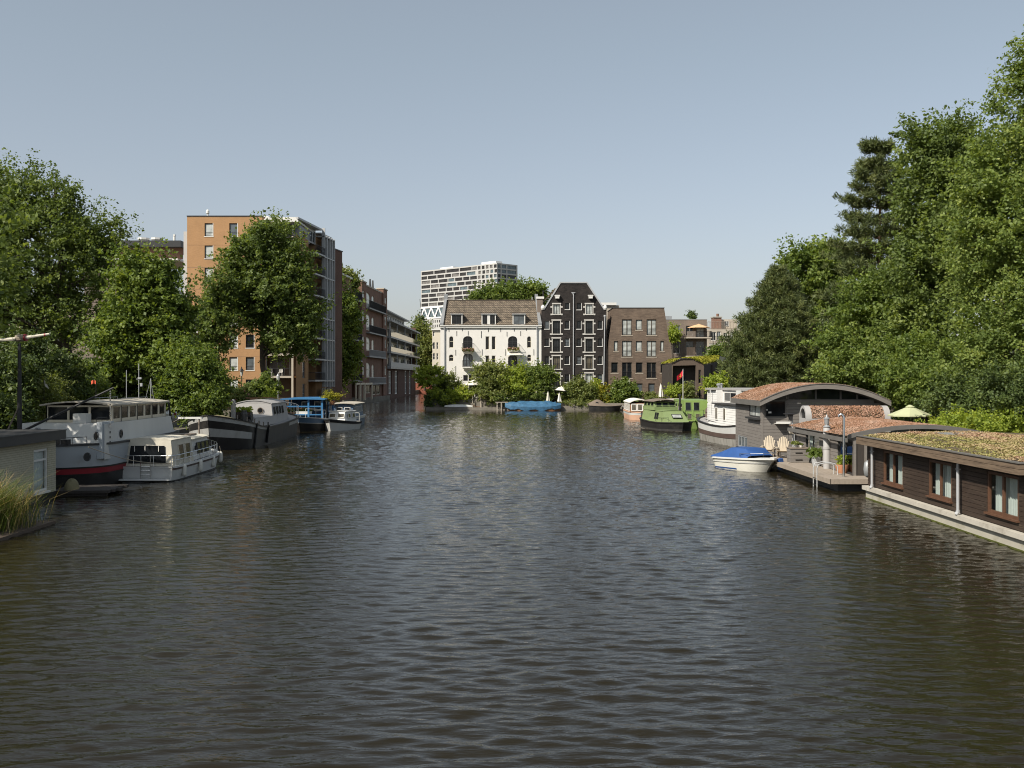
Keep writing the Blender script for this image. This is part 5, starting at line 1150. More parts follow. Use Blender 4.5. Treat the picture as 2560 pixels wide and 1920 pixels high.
def prail(mb, pts, h, r=.016, every=1):
    P = [Vector(p) for p in pts]
    for p in P[::every]: mb.tube([p, p + Vector((0, 0, h))], r, 5)
    mb.tube([p + Vector((0, 0, h)) for p in P], r * 1.15, 6); return mb

# ------------------------------------------------------------------ large white barge on the left
t = boat('white_barge', 'large white barge with cream wheelhouse windows and a red stripe at the bow', (-21.1, 57.6, 0), (0, -1))
sts = stations(13.4, 5.5, lambda u: 1.97 + .06 * (2 * u - 1) ** 2, .26, 2.6, .12, 2.4, .75, rake=.9)
std_hull(t, sts, [('hull', 'hull_black', 0, .40), ('red_stripe', 'hull_red', .405, .545, .004), ('topside', 'hull_bluegrey', .55, 1.0, .006)], 'frame_dark', 'deck_grey', dz=-.02)
band(MB(), sts, .40, .425, 1, .035).build('rubbing_strake', MATS['hull_black'], t); band(MB(), sts, .53, .56, 1, .035).build('rubbing_strake', MATS['hull_black'], t)
mb = MB(); mb.T = Matrix.Translation((0, .5, 0)); house(mb, 1.2, 10.9, 4.0, 1.95, 2.86, .5, .25, .04); mb.quad((1.7, -1.95, 2.86), (10.65, -1.95, 2.86), (10.65, 1.95, 2.86), (1.7, 1.95, 2.86)); dh = mb.build('deckhouse', MATS['hull_white'], t)
mb = MB(); mb.box(10.0, 2.36, 1.3, 11.4, 2.60, 2.95); MB().box(10.15, 2.605, 1.25, 11.2, 2.65, 2.86).build('side_door', MATS['hull_white'], t); mb.build('door_frame', MATS['hull_bluegrey'], t)
mb = MB()
for k in range(3): mb.obox((10.6, 2.655, 2.0 + .23 * k), (.1, .02, .1))
mb.build('door_vents', MATS['frame_dark'], t)
porthole(t, (11.75, 2.46, 2.35), .2, (.25, 1, 0), .8); porthole(t, (8.9, 2.5, 2.3), .2, (0, 1, 0), .8); porthole(t, (12.2, 2.26, 1.45), .2, (.75, .66, 0), .8); porthole(t, (11.0, .6, 2.35), .17, (1, 0, 0)); porthole(t, (11.0, -1.2, 2.35), .15, (1, 0, 0))
# wheelhouse (its canal side is y = 2.35)
wx0, wx1, wy0, wy1, wz0, wz1 = 2.1, 9.6, -.75, 2.35, 2.865, 3.66
wh = MB().box(wx0, wy0, wz0, wx1, wy0 + .06, wz1).box(wx0, wy0, wz0, wx0 + .06, wy1, wz1).build('wheelhouse_back', MATS['frame_cream'], t)
fr = MB(); fr.T = Matrix.Translation((wx1, wy0, 0)) @ Matrix.Rotation(R(90), 4, 'Z')
fo = [(.1 + 1.0 * k, wz0 + .12, 1.0 + 1.0 * k, wz1 - .08) for k in range(3)]
fr.wall(0, wz0, wy1 - wy0, wz1, fo, 0, .06); fr.build('wheelhouse_front', MATS['frame_cream'], t)
sd_ = MB(); so_ = [(.14 + .53 * 2 * k / 2 * 2 if False else .16 + 1.05 * k, wz0 + .16, .16 + 1.05 * k + .82, wz1 - .1) for k in range(7)]
sd_.T = Matrix.Translation((wx1, wy1, 0)) @ Matrix.Rotation(R(180), 4, 'Z'); sd_.wall(0, wz0, wx1 - wx0, wz1, so_, 0, .06); sd_.build('wheelhouse_side', MATS['frame_cream'], t)
for a in fo: o = MB().box(a[0], .03, a[1], a[2], .05, a[3]); o2 = o.build('pane', MATS['glass'], t); o2.matrix_local = Matrix.Translation((wx1, wy0, 0)) @ Matrix.Rotation(R(90), 4, 'Z')
for k, a in enumerate(so_): o2 = MB().box(a[0], .03, a[1], a[2], .05, a[3]).build('pane', MATS['glass'], t); o2.matrix_local = Matrix.Translation((wx1, wy1, 0)) @ Matrix.Rotation(R(180), 4, 'Z')
mb = MB()
for k in (1, 3, 5): mb.box(wx1 - .06 - 1.05 * k - .02, wy1 + .002, wz0, wx1 - .06 - 1.05 * k + .02, wy1 + .025, wz1)
mb.box(wx0, wy1 + .002, wz0 - .05, wx1, wy1 + .03, wz0); mb.build('black_trim', MATS['iron'], t)
mb = MB(); rows = []
for i in range(9): 
    q = i / 8; rows.append([(wx0 - .15 + (wx1 + .35 - wx0 + .15) * k / 8, wy0 - .15 + (wy1 - wy0 + .3) * q, wz1 + .03 + .16 * (1 - (2 * q - 1) ** 2) + .02 * k / 8) for k in range(9)])
mb.grid(rows).grid([[(x, y, z - .07) for x, y, z in r] for r in rows]); e = [r[-1] for r in rows]; mb.grid([e, [(x, y, z - .07) for x, y, z in e]])
for e in (rows[0], rows[-1]): mb.grid([e, [(x, y, z - .07) for x, y, z in e]])
mb.build('wheelhouse_roof', MATS['roof_cream'], t)
mb = MB(); prail(mb, [(x, -.2, 3.8) for x in (2.3, 3.5, 4.7, 5.9)], .12, .012); prail(mb, [(x, 1.4, 3.8) for x in (2.3, 3.5, 4.7, 5.9)], .12, .012); mb.build('roof_rail', MATS['grey_metal'], t)
prail(MB(), [(11.6, 2.0, 2.0), (12.2, 1.6, 2.0), (12.8, .9, 2.0), (13.1, 0, 2.0)], .3, .015).build('bow_rail', MATS['iron'], t)
prail(MB(), [(9.8, 2.2, 2.9), (10.4, 2.2, 2.9), (11.0, 2.2, 2.9)], .22, .012).build('roof_handrail', MATS['iron'], t)
MB().tube([(11.6, -.1, 2.0), (11.6, -.1, 2.5), (11.75, -.1, 2.62), (11.95, -.1, 2.62)], .11, 9).lathe([(.05, 0), (.12, .02), (.05, .03)], (12, -.1, 2.6)).build('cowl_vent', MATS['grey_metal'], t, 40)
MB().box(9.9, .9, 2.87, 10.5, 1.5, 3.3).build('deck_locker', MATS['hull_white'], t)
mb = MB(); mb.obox((12.4, .9, 2.12), (.5, .32, .22)).obox((12.4, 1.4, 2.12), (.35, .3, .22)); mb.build('deck_crates', MATS['iron'], t)
mx, my = 13.0, -.35
MB().tube([(mx, my, 1.9), (mx, my, 6.45)], [.12, .07], 8).build('mast', MATS['iron'], t)
MB().tube([(mx - .05, my - 1.15, 6.58), (mx, my, 6.66), (mx + .1, my + 1.35, 6.86)], [.06, .09, .045], 8).build('boom', MATS['canvas_cream'], t)
MB().tube([(mx - .04, my - .14, 6.68), (mx + .02, my + .24, 6.70)], .16, 10).build('winch_drum', MATS['rope'], t); MB().tube([(mx + .08, my + 1.12, 6.82), (mx + .085, my + 1.18, 6.83)], .065, 8).tube([(mx + .02, my + .25, 6.70), (mx + .03, my + .31, 6.71)], .165, 10).build('red_band', MATS['hull_red'], t)
MB().tube([(mx, my - .02, 3.7), (mx, my - .75, 2.2)], .035, 6).build('mast_stay', MATS['wood_grey'], t)
MB().tube([(11.9, -1.0, 2.45), (10.7, 2.85, 4.5)], [.06, .045], 7).build('derrick_spar', MATS['iron'], t)
mb = MB()
for k in range(17): mb.obox((10.75, 2.72, 4.33 - .1 * k), (.05, .05, .07), rz=.7 * k)
mb.build('chain', MATS['steel'], t)
MB().tube([(1.6, 2.3, 3.7), (1.1, 2.4, 2.0)], .05, 6).tube([(1.8, 2.35, 3.75), (1.35, 2.42, 2.0)], .04, 6).build('stern_stay', MATS['iron'], t)

# ------------------------------------------------------------------ cabin cruiser in front of it
t = boat('cabin_cruiser', 'white cabin cruiser with a cream canvas tent over its stern and fenders along the side', (-17.5, 48.6, 0), (0.012, 1))
sts = stations(10.2, 3.0, lambda u: .74 + .16 * u * u, .42, 2.2, .1, 2, .92, rake=.8, wl=.86)
std_hull(t, sts, [('hull', 'hull_white', .0, 1.0)], 'hull_white', 'deck_grey')
band(MB(), sts, .84, .93, 1, .03).build('rubbing_strake', MATS['hull_brown'], t); band(MB(), sts, .0, .38, 1, .004).build('boot_top', MATS['hull_dark'], t)
MB().box(-.35, -1.35, .1, .02, 1.35, .16).build('swim_platform', MATS['hull_white'], t)
mb = MB(); house(mb, .35, 3.4, 2.62, .72, 1.95, .12, .0, .16, .10); te = mb.build('canvas_tent', MATS['canvas_cream'], t)
roofp(MB(), .5, 3.35, 2.3, 1.945, .10, .03, .03).build('tent_top', MATS['canvas_cream'], t)
MB().add([(.335, -.95, .86), (.335, .85, .86), (.40, .75, 1.70), (.40, -.88, 1.70)], [(0, 1, 2, 3)]).build('clear_window', MATS['glass'], te)
pane_on(te, (1.7, -1.24, 1.35), .8, .75, (0, -1, .13), 'canvas_cream', 'glass_warm'); pane_on(te, (2.7, -1.24, 1.35), .8, .75, (0, -1, .13), 'canvas_cream', 'glass_warm')
mb = MB(); house(mb, 3.4, 7.6, 2.5, .75, 1.78, 0, .7, .14, .09, wf=2.0); cb = mb.build('cabin', MATS['hull_white'], t)
roofp(MB(), 3.45, 6.95, 2.3, 1.78, .10, .06, .05, w1=1.8).build('cabin_roof', MATS['canvas_cream'], t); MB().box(5.2, -.55, 1.9, 6.2, .55, 1.99).build('roof_hatch', MATS['wood_grey'], t)
for k in range(3): pane_on(t, (4.7 + .85 * k, -(1.2 - .045 * (1 + k)), 1.32), .6, .58, (0, -1, .13), 'frame_dark', 'glass_warm', fw=.03)
porthole(t, (3.85, -1.215, 1.35), .14, (0, -1, .1), .7); pane_on(t, (7.25, -.4, 1.4), .6, .5, (1, 0, .6), 'frame_dark', 'glass')
pts = [hp(q, 1, -1) for q in sts]; P1 = [(.12, 1.3, .74), (.1, .5, .74), (.1, -.45, .74), (.1, -1.3, .74)]
side = [tuple(Vector(p) + Vector((0, .08, 0))) for p in pts[4:29:2]]
mb = MB(); prail(mb, P1, .5, .018); prail(mb, [P1[-1]] + side + [(10.1, 0, .92)] + [(x, -y, z) for x, y, z in side[::-1]], .5, .015)
mb.tube([(Vector(p) + Vector((0, 0, .27))) for p in [P1[-1]] + side], .01, 5); mb.build('guard_rail', MATS['steel'], t)
mb = MB()
for y in (.1, -.35): mb.tube([(-.05, y, 1.25), (-.05, y, .15)], .018, 5)
for z in (.35, .55, .75): mb.tube([(-.05, .1, z), (-.05, -.35, z)], .015, 5)
mb.build('stern_ladder', MATS['steel'], t)
mb = MB()
for y in (-.6, .05, .55): mb.obox((.36, y, 1.55), (.03, .03, .25))
mb.build('tent_straps', MATS['canvas_white'], te)
for k, (x, y) in enumerate(((1.2, -1.55), (3.6, -1.58), (6.0, -1.5), (8.6, -1.12))):
    c = (-17.5 - y + .012 * x, 48.6 + x, .15 + .02 * k); fender(['white fender nearest the stern corner of the cabin cruiser', 'white fender below the canvas tent edge of the cruiser', 'white fender below the cabin windows of the cruiser', 'white fender nearest the bow of the cruiser'][k], c, .62, .11)

# ------------------------------------------------------------------ dark sailing barge
t = boat('dark_barge', 'long dark barge with black and white bow stripes and a grey rounded cabin', (-20.35, 89.8, 0), (0, -1))
zf = lambda u: 1.32 + 1.15 * max(0, (u - .62) / .38) ** 1.8 + .5 * max(0, (.55 - u) / .55) ** 2
sts = stations(21.4, 4.7, zf, .2, 2.5, .2, 2.3, .3, n=44, rake=.7, srake=.9)
std_hull(t, sts, [('hull', 'hull_dark', 0, 1.0), ('black_strake', 'hull_black', .0, .46, .006, .55, 1), ('black_stripe', 'hull_black', .68, .86, .008, .60, 1), ('white_stripe', 'stripe_white', .865, .985, .010, .62, 1), ('white_bow', 'stripe_white', .47, .675, .009, .84, 1), ('white_quarter', 'stripe_white', .80, .985, .010, .04, .34)], 'hull_black', 'deck_grey', .14)
mb = MB(); house(mb, 9.3, 14.6, 3.3, 1.3, 1.95, .1, .5, .08, .12, wf=3.0); mb.build('trunk_cabin', MATS['cabin_grey'], t); roofp(MB(), 9.4, 14.1, 3.1, 1.945, .12, .02, .03, w1=2.8).build('trunk_top', MATS['cabin_grey'], t)
mb = MB(); house(mb, 3.6, 9.3, 3.2, 1.3, 2.86, .3, .18, .22, .26, 10); mb.build('cabin', MATS['cabin_grey'], t); roofp(MB(), 3.9, 9.12, 2.78, 2.86, .26, .05, .06, 10).build('cabin_roof', MATS['cabin_grey'], t)
porthole(t, (9.24, .55, 2.35), .24, (1, 0, .1), 1, 'canvas_brown')
for k in range(4): pane_on(t, (8.5 - .95 * k, 1.52, 2.35), .34, .62, (0, 1, .14), 'frame_dark', 'glass', fw=.04)
mb = MB(); mb.obox((6.2, -.3, 3.28), (.15, 2.2, .08), rz=.5).obox((6.6, -.6, 3.2), (.7, .5, .14)).obox((5.6, .3, 3.26), (.12, 1.6, .06), rz=-.3); mb.build('roof_planks', MATS['wood_brown'], t)
prail(MB(), [tuple(Vector(hp(q, 1, s)) + Vector((0, 0, 0))) for s in (1,) for q in sts[12:2:-2]] + [(0.2, 0, 1.8)] + [hp(q, 1, -1) for q in sts[3:13:2]], .95, .02).build('stern_rail', MATS['frame_white'], t)
mb = MB()
for y in (.15, -.75): mb.box(16.0, y, 1.4, 16.2, y + .28, 3.25).lathe([(.0, 0), (.14, 0), (.14, .05), (.06, .13)], (16.1, y + .14, 3.25), 10)
mb.build('mast_tabernacle', MATS['cabin_grey'], t)
MB().lathe([(.25, 0), (.27, .9), (.2, 1.05), (.2, 1.15)], (15.3, .85, 1.4), 12).build('water_drum', MATS['hull_dark'], t)
mb = MB(); rows = []
for i in range(11):
    q = i / 10; rows.append([(16.4 + 4.0 * q, -1.5 + 3.0 * k / 12 * (1 - .3 * q), zf(.78 + .17 * q) - .05 + (.72 - .35 * q) * math.sin(math.pi * min(1, max(0, k / 12))) ** .8 * math.sin(math.pi * (.15 + .85 * q)) ** .6 + .03 * math.sin(i * 2.1 + k * 1.7)) for k in range(13)])
mb.grid(rows).build('olive_tarp', MATS['canvas_olive'], t, 60)
w_ = MB(); w_.T = Matrix.Translation((14.75, 1.0, 2.05)) @ Matrix.Rotation(R(90), 4, 'X'); w_.lathe([(.06, -.3), (.34, -.3), (.34, -.25), (.12, -.24), (.12, .24), (.34, .25), (.34, .3), (.06, .3)], n=14); w_.build('winch', MATS['iron'], t)
for k in range(6): p = hp(sts[26 + 2 * k], 1, 1); MB().tube([(p[0], p[1] - .12, p[2] - .05), (p[0], p[1] - .12, p[2] + .32)], .05, 6).build('bollard', MATS['iron'], t)
mb = MB()
for u in (.665, .69): p = min(sts, key=lambda q: abs(q[0] - u * 21.4)); mb.tube([Vector(hp(p, 1.05, 1, .08)), Vector(hp(p, .3, 1, .08))], .09, 6)
p = min(sts, key=lambda q: abs(q[0] - .82 * 21.4)); mb.tube([Vector(hp(p, 1.03, 1, .08)), Vector(hp(p, .1, 1, .06))], .06, 6)
mb.build('hanging_chain', MATS['rubber'], t)
def planter(name, label, loc, w, d, h, m, leaf, n, seed, size=.12, tall=.35, flowers=None, rz=0, grp=None, cat='planter'):
    t = thing(name, label, cat, loc, rz, grp); MB().box(-w / 2, -d / 2, 0, w / 2, d / 2, h).box(-w / 2 - .02, -d / 2 - .02, h - .05, w / 2 + .02, d / 2 + .02, h).build('box', MATS[m], t)
    rs = np.random.RandomState(seed); P = np.stack([(rs.rand(n) - .5) * w, (rs.rand(n) - .5) * d, h + tall * rs.rand(n) ** 1.3], -1)
    scatter('plants', P, unit(rs.randn(n, 3) + np.array([0, 0, .6])), np.full(n, size), leaf, seed, t)
    if flowers: P2 = P[: n // 4] + np.array([0, 0, .06]); scatter('flowers', P2, unit(rs.randn(len(P2), 3)), np.full(len(P2), size * .7), flowers, seed + 1, t)
    return t
planter('deck_planter', 'wooden box of green plants on the dark barge beside the winch', (-20.0, 75.6, 1.95), 1.5, .8, .45, 'cladding_brown', L_LIME, 500, 501)
mb = MB(); t = thing('gangplank', 'white beam sticking out between the white barge and the dark barge', 'plank', (-20.1, 64, 2.35)); MB().obox((0, 0, .08), (1.5, .16, .12)).build('plank', MATS['frame_white'], t); MB().tube([(.55, 0, .0), (.55, 0, -2.4)], .05, 6).build('post', MATS['wood_grey'], t)
t = boat('dinghy', 'small cream dinghy half hidden behind the cabin cruiser', (-19.9, 60.2, 0), (0, 1)); sts = stations(3.6, 1.6, lambda u: .95 + .2 * u, .5, 2, .3, 2.2, .5, n=16)
std_hull(t, sts, [('hull', 'roof_cream', 0, 1)], 'wood_brown', 'roof_cream'); MB().box(.5, -.7, .9, .75, .7, .98).box(1.7, -.75, .95, 1.95, .75, 1.03).build('thwart', MATS['wood_brown'], t)

# ------------------------------------------------------------------ blue houseboat with open canopy
t = boat('blue_houseboat', 'dark hulled boat with a bright blue open canopy and navy cabin', (-19.5, 104.6, 0), (0.02, -1))
zf = lambda u: .95 + .45 * u ** 3; sts = stations(12.4, 4.2, zf, .3, 2.2, .15, 2, .8, rake=1.0)
std_hull(t, sts, [('hull', 'hull_black', 0, .66), ('white_line', 'hull_white', .665, .69, .01), ('topside', 'hull_blue', .695, 1, .008)], 'frame_steel', 'deck_grey')
zr = 2.86; mb = MB(); roofp(mb, 3.6, 10.2, 3.9, zr, .05, .1, .12); mb.build('canopy_roof', MATS['paint_blue'], t)
mb = MB()
for x, y in ((3.8, 1.8), (3.8, -1.8), (10.0, 1.75), (10.0, -1.75), (7.0, 1.8), (7.0, -1.8), (10.0, .5)): mb.box(x - .08, y - .08, .9, x + .08, y + .08, zr)
mb.box(9.94, -1.8, 2.2, 10.06, 1.8, 2.32).box(9.94, -1.8, 1.45, 10.06, 1.8, 1.55).box(3.8, 1.74, 1.5, 10, 1.86, 1.58); mb.build('canopy_frame', MATS['paint_blue'], t)
mb = MB(); house(mb, 3.4, 7.6, 3.4, .9, 2.82, .1, .5, .1); nv = mb.build('cabin', MATS['paint_navy'], t)
for k in range(2): pane_on(t, (7.36, .9 - 1.2 * k, 2.2), .7, .95, (1, 0, .26), 'frame_white', 'glass_sky', fw=.09)
for k in range(3): pane_on(t, (4.4 + 1.1 * k, 1.66, 2.1), .8, .9, (0, 1, .05), 'frame_white', 'glass', fw=.07)
prail(MB(), [(12.0, .6, 1.3), (11.3, 1.4, 1.25), (10.4, 1.9, 1.15), (9.4, 2.0, 1.1)], .8, .018).build('bow_rail', MATS['frame_white'], t)
mb = MB(); mb.obox((9.2, -.4, 1.5), (.7, 1.0, .08)).obox((9.2, -.4, 1.2), (.08, .08, .6)); mb.build('canopy_table', MATS['frame_white'], t)
planter('flower_box', 'red flowers in a box under the blue canopy', (-19.3, 95.0, 1.55), 1.4, .4, .25, 'frame_white', L_ELM, 260, 507, .12, .3, L_RED, grp=None)
planter('flower_box', 'red flowers by the left post of the blue canopy', (-20.6, 95.2, 1.5), .9, .4, .25, 'wood_brown', L_ELM, 200, 509, .12, .35, L_RED)
# round fronted tour boat behind
t = boat('round_boat', 'blue grey boat with a flat beige roof behind the small white cabin boat', (-17.2, 110.5, 0), (0.03, -1)); sts = stations(9.6, 3.0, lambda u: .95 + .1 * u, .3, 2.3, .15, 2, .8)
std_hull(t, sts, [('hull', 'hull_blue', 0, .8), ('white_band', 'hull_white', .8, 1, .01)], 'frame_white', 'deck_grey')
mb = MB(); house(mb, 1.2, 7.6, 2.6, .9, 2.2, .1, .3, .12, .05, wf=2.1); mb.build('cabin', MATS['hull_blue'], t); roofp(MB(), 1.2, 7.5, 2.5, 2.2, .1, .2, .08, w1=2.0).build('cabin_roof', MATS['roof_cream'], t)
for k in range(6): pane_on(t, (2.0 + .9 * k, 1.22 - .03 * k, 1.65), .62, .6, (0, 1, .09), 'frame_white', 'glass_sky', fw=.06)
pane_on(t, (7.48, .4, 1.65), .6, .6, (1, 0, .2), 'frame_white', 'glass'); pane_on(t, (7.48, -.4, 1.65), .6, .6, (1, 0, .2), 'frame_white', 'glass')
# small white cabin boat
t = boat('small_cabin_boat', 'small white cabin boat with a black rubbing strip and brown curtained windows', (-15.75, 99.6, 0), (-.16, -1)); zf = lambda u: .72 + .42 * u ** 2.2; sts = stations(6.2, 2.7, zf, .5, 2.1, .15, 2, .85, rake=.6, wl=.8)
std_hull(t, sts, [('hull', 'hull_white', 0, 1)], 'rubber', 'hull_white', .08); band(MB(), sts, .8, .97, 1, .05).build('rubbing_strip', MATS['rubber'], t)
mb = MB(); house(mb, 1.2, 4.1, 2.1, .75, 1.72, .1, .35, .12, .08, wf=1.7); mb.build('cabin', MATS['hull_white'], t); roofp(MB(), 1.3, 3.75, 1.9, 1.72, .08, .08, .05, w1=1.5).build('cabin_roof', MATS['hull_white'], t)
for y in (.42, -.42): pane_on(t, (3.96, y, 1.38), .66, .44, (1, 0, .36), 'frame_white', 'glass_warm', fw=.05)
for k in range(2): pane_on(t, (1.9 + 1.1 * k, .98 - .07 * k, 1.35), .75, .45, (0, 1, .12), 'frame_white', 'glass_warm', fw=.05); pane_on(t, (1.9 + 1.1 * k, -.98 + .07 * k, 1.35), .75, .45, (0, -1, .12), 'frame_white', 'glass_warm', fw=.05)
prail(MB(), [(.1, -1.0, .75), (.05, 0, .75), (.1, 1.0, .75), (1.0, 1.2, .78)], .75, .018).build('stern_rail', MATS['frame_white'], t)
mb = MB(); prail(mb, [(1.5, -.8, 1.8), (2.4, -.75, 1.8), (3.5, -.65, 1.8)], .08, .015); prail(mb, [(1.5, .8, 1.8), (2.4, .75, 1.8), (3.5, .65, 1.8)], .08, .015); mb.build('roof_rail', MATS['wood_brown'], t)
tt = thing('plant_stand', 'dark stand with a yellow green potted plant beside the blue canopy boat', 'plant stand', (-16.95, 96.5, 0)); mb = MB()
for x in (-.45, .45):
    for y in (-.2, .2): mb.tube([(x, y, .1), (x, y, 2.3)], .03, 5)
mb.box(-.6, -.3, 2.3, .6, .3, 2.38); mb.build('stand', MATS['iron'], tt); MB().lathe([(.2, 2.38), (.3, 2.75), (.28, 2.75)], n=12).build('pot', mat('terracotta', (.42, .19, .10), .85, .15, 2, .2), tt)
foliage('plant', [(0, 0, 3.15, .75, .6, .35)], 46, 30, .25, .11, L_YELL, 511, tt)
# ------------------------------------------------------------------ right side: white ship
t = boat('white_ship', 'converted white ship with two storey clapboard cabin and brown band above a concrete grey hull', (18.25, 71.2, 0), (-.10, 1))
zf = lambda u: 1.68 - .5 * math.sin(math.pi * min(1, u * 1.15)) * .6 + .25 * max(0, (u - .75) / .25) ** 2; sts = stations(13.6, 5.0, zf, .30, 2.7, .05, 2, .98, rake=.7)
std_hull(t, sts, [('hull', 'hull_concrete', 0, .50), ('brown_band', 'hull_brown', .50, .68, .03), ('bulwark', 'hull_white', .68, 1, .005)], 'hull_black', 'deck_grey', .12)
mat('clapboard_white', (.72, .71, .68), .6, .05, 1, .05)
def shell(parent, name, m, prof, z0, z1, bh=.17, gap=.012):
    """clapboards following a plan outline"""
    mb = MB(); z = z0; rows = int((z1 - z0) / bh + .5); bh = (z1 - z0) / rows
    for k in range(rows):
        a, b = z0 + k * bh, z0 + (k + 1) * bh - gap
        mb.grid([[(x * 1.0, y, a) for x, y in prof], [(x, y * .994, b) for x, y in prof]])
        mb.grid([[(x, y * .994, b) for x, y in prof], [(x, y * .985, b + gap) for x, y in prof]])
    return mb.build(name, MATS[m], parent)
prof_lo = [(0, 2.2), (4, 2.2), (8.3, 2.15), (9.6, 1.95), (10.5, 1.45), (10.9, .7), (10.95, 0), (10.9, -.7), (10.5, -1.45), (9.6, -1.95), (8, -2.2), (0, -2.2)]
shell(t, 'lower_cabin', 'clapboard_white', prof_lo, 1.2, 2.95); prof_up = [(0, 1.55), (6.6, 1.55), (6.62, 2.1), (8.3, 2.1), (9.6, 1.9), (10.4, 1.4), (10.8, .7), (10.85, 0), (10.8, -.7), (10.4, -1.4), (9.6, -1.9), (0, -1.9)]
shell(t, 'upper_cabin', 'clapboard_white', prof_up, 2.95, 4.0)
MB().prism([(0, 1.0), (0, 2.42), (6.9, 2.42), (6.9, 1.0)], 2.95, 3.05, 'z').build('lower_roof', MATS['tar_roof'], t)
rp = [(x * 1.01 + .1, y * 1.09) for x, y in prof_up]; MB().prism(rp, 4.0, 4.13, 'z').build('upper_roof', MATS['deck_grey'], t)
for x in (4.4, 6.4): pane_on(t, (x, 2.2, 2.25), .62, 1.0, (0, 1, 0), 'frame_white', 'glass_warm', fw=.08)
pane_on(t, (5.0, 1.55, 3.5), 2.9, .72, (0, 1, 0), 'frame_white', 'glass', fw=.06, nx=2); pane_on(t, (9.7, 1.87, 3.45), .6, .8, (.35, 1, 0), 'frame_white', 'glass_warm', fw=.06); MB().box(2.2, 1.5, 2.95, 3.1, 1.75, 4.0).build('door_panel', MATS['hull_white'], t)
mb = MB(); mb.lathe([(.12, 0), (.12, .2), (.2, .22), (.2, .34), (.05, .4)], (9.6, 1.0, 4.1), 10).lathe([(.08, 0), (.08, .3), (.16, .32), (.02, .42)], (8.6, 1.1, 4.1), 8); mb.build('roof_vents', MATS['grey_metal'], t)
MB().tube([(7.6, 2.3, 4.0), (7.6, 2.25, 2.2)], .04, 6).build('downpipe', MATS['hull_white'], t)
mb = MB(); p = [hp(q, 1, 1) for q in sts]; mb.tube([Vector(q) + Vector((0, -.35, .18)) for q in p[6:20]], .025, 5); mb.build('grab_rail', MATS['iron'], t)
mb = MB(); mb.obox((12.0, .8, 1.8), (1.0, .9, .7)).prism([(11.4, 2.15), (12.6, 2.15), (12.0, 2.5)], .3, 1.3); mb.build('canvas_locker', MATS['canvas_brown'], t)
# ------------------------------------------------------------------ green boat with domed wheelhouse
t = boat('green_boat', 'light green motor barge with a domed dark wheelhouse roof and black hull', (13.9, 102.6, 0), (.2, -1)); zf = lambda u: .72 + .35 * (1 - u) ** 2.5 + .12 * u ** 3; sts = stations(9.2, 3.5, zf, .34, 2.4, .25, 2.2, .35, rake=.5, srake=.8)
std_hull(t, sts, [('hull', 'hull_dark', 0, .45), ('black_topside', 'hull_black', .45, 1, .006)], 'hull_black', 'paint_green')
band(MB(), sts, .2, .30, 1, .012).build('white_line', MATS['roof_cream'], t)
mb = MB(); house(mb, 1.0, 7.7, 2.7, .7, 1.75, .2, 1.4, .2, .08, wf=2.3); mb.build('trunk_cabin', MATS['paint_green'], t); roofp(MB(), 1.2, 6.3, 2.3, 1.75, .08, .02, .03, w1=1.95).build('trunk_top', MATS['paint_green'], t)
pane_on(t, (7.08, .1, 1.32), .95, .55, (1.05, 0, 1.4), 'frame_dark', 'glass_pale', fw=.05)
for k in range(2): pane_on(t, (5.2 - .55 * k, -1.13, 1.3), .36, .62, (0, -1, .2), 'frame_dark', 'glass', fw=.04)
mb = MB(); house(mb, 1.0, 4.4, 2.3, 1.8, 2.12, 0, 0, .02); mb.build('wheelhouse_base', MATS['paint_green'], t)
mb = MB(); house(mb, 1.05, 4.3, 2.2, 2.12, 2.62, .05, .2, .08); wh = mb.build('wheelhouse', MATS['paint_green'], t)
for y in (-.65, 0, .65): pane_on(t, (4.24, y, 2.37), .58, .4, (1, 0, .4), 'paint_green', 'glass', fw=.04)
for k in range(3): pane_on(t, (1.6 + 1.0 * k, -1.07, 2.37), .8, .38, (0, -1, .16), 'paint_green', 'glass', fw=.04)
mb = MB(); rows = []
for i in range(7): q = i / 6; rows.append([(.85 + 3.6 * k / 8, -1.25 + 2.5 * q, 2.62 + .28 * math.sin(math.pi * q) ** .7 * math.sin(math.pi * (.12 + .76 * k / 8)) ** .6) for k in range(9)])
mb.grid(rows).quad((.85, -1.25, 2.6), (4.45, -1.25, 2.6), (4.45, 1.25, 2.6), (.85, 1.25, 2.6)); mb.build('wheelhouse_roof', MATS['canvas_brown'], t, 50)
MB().box(-.45, -.06, -.3, .1, .06, .9).build('rudder', MATS['hull_black'], t); prail(MB(), [(7.7, -.9, .85), (6.6, -1.2, .8), (5.2, -1.3, .8)], .35, .016).build('hand_rail', MATS['iron'], t)
MB().tube([(6.2, .75, 1.8), (6.2, .75, 3.2)], .1, 8).lathe([(.1, 0), (.17, .02), (.17, .1), (.05, .15)], (6.2, .75, 3.2), 8).build('chimney', MATS['iron'], t)
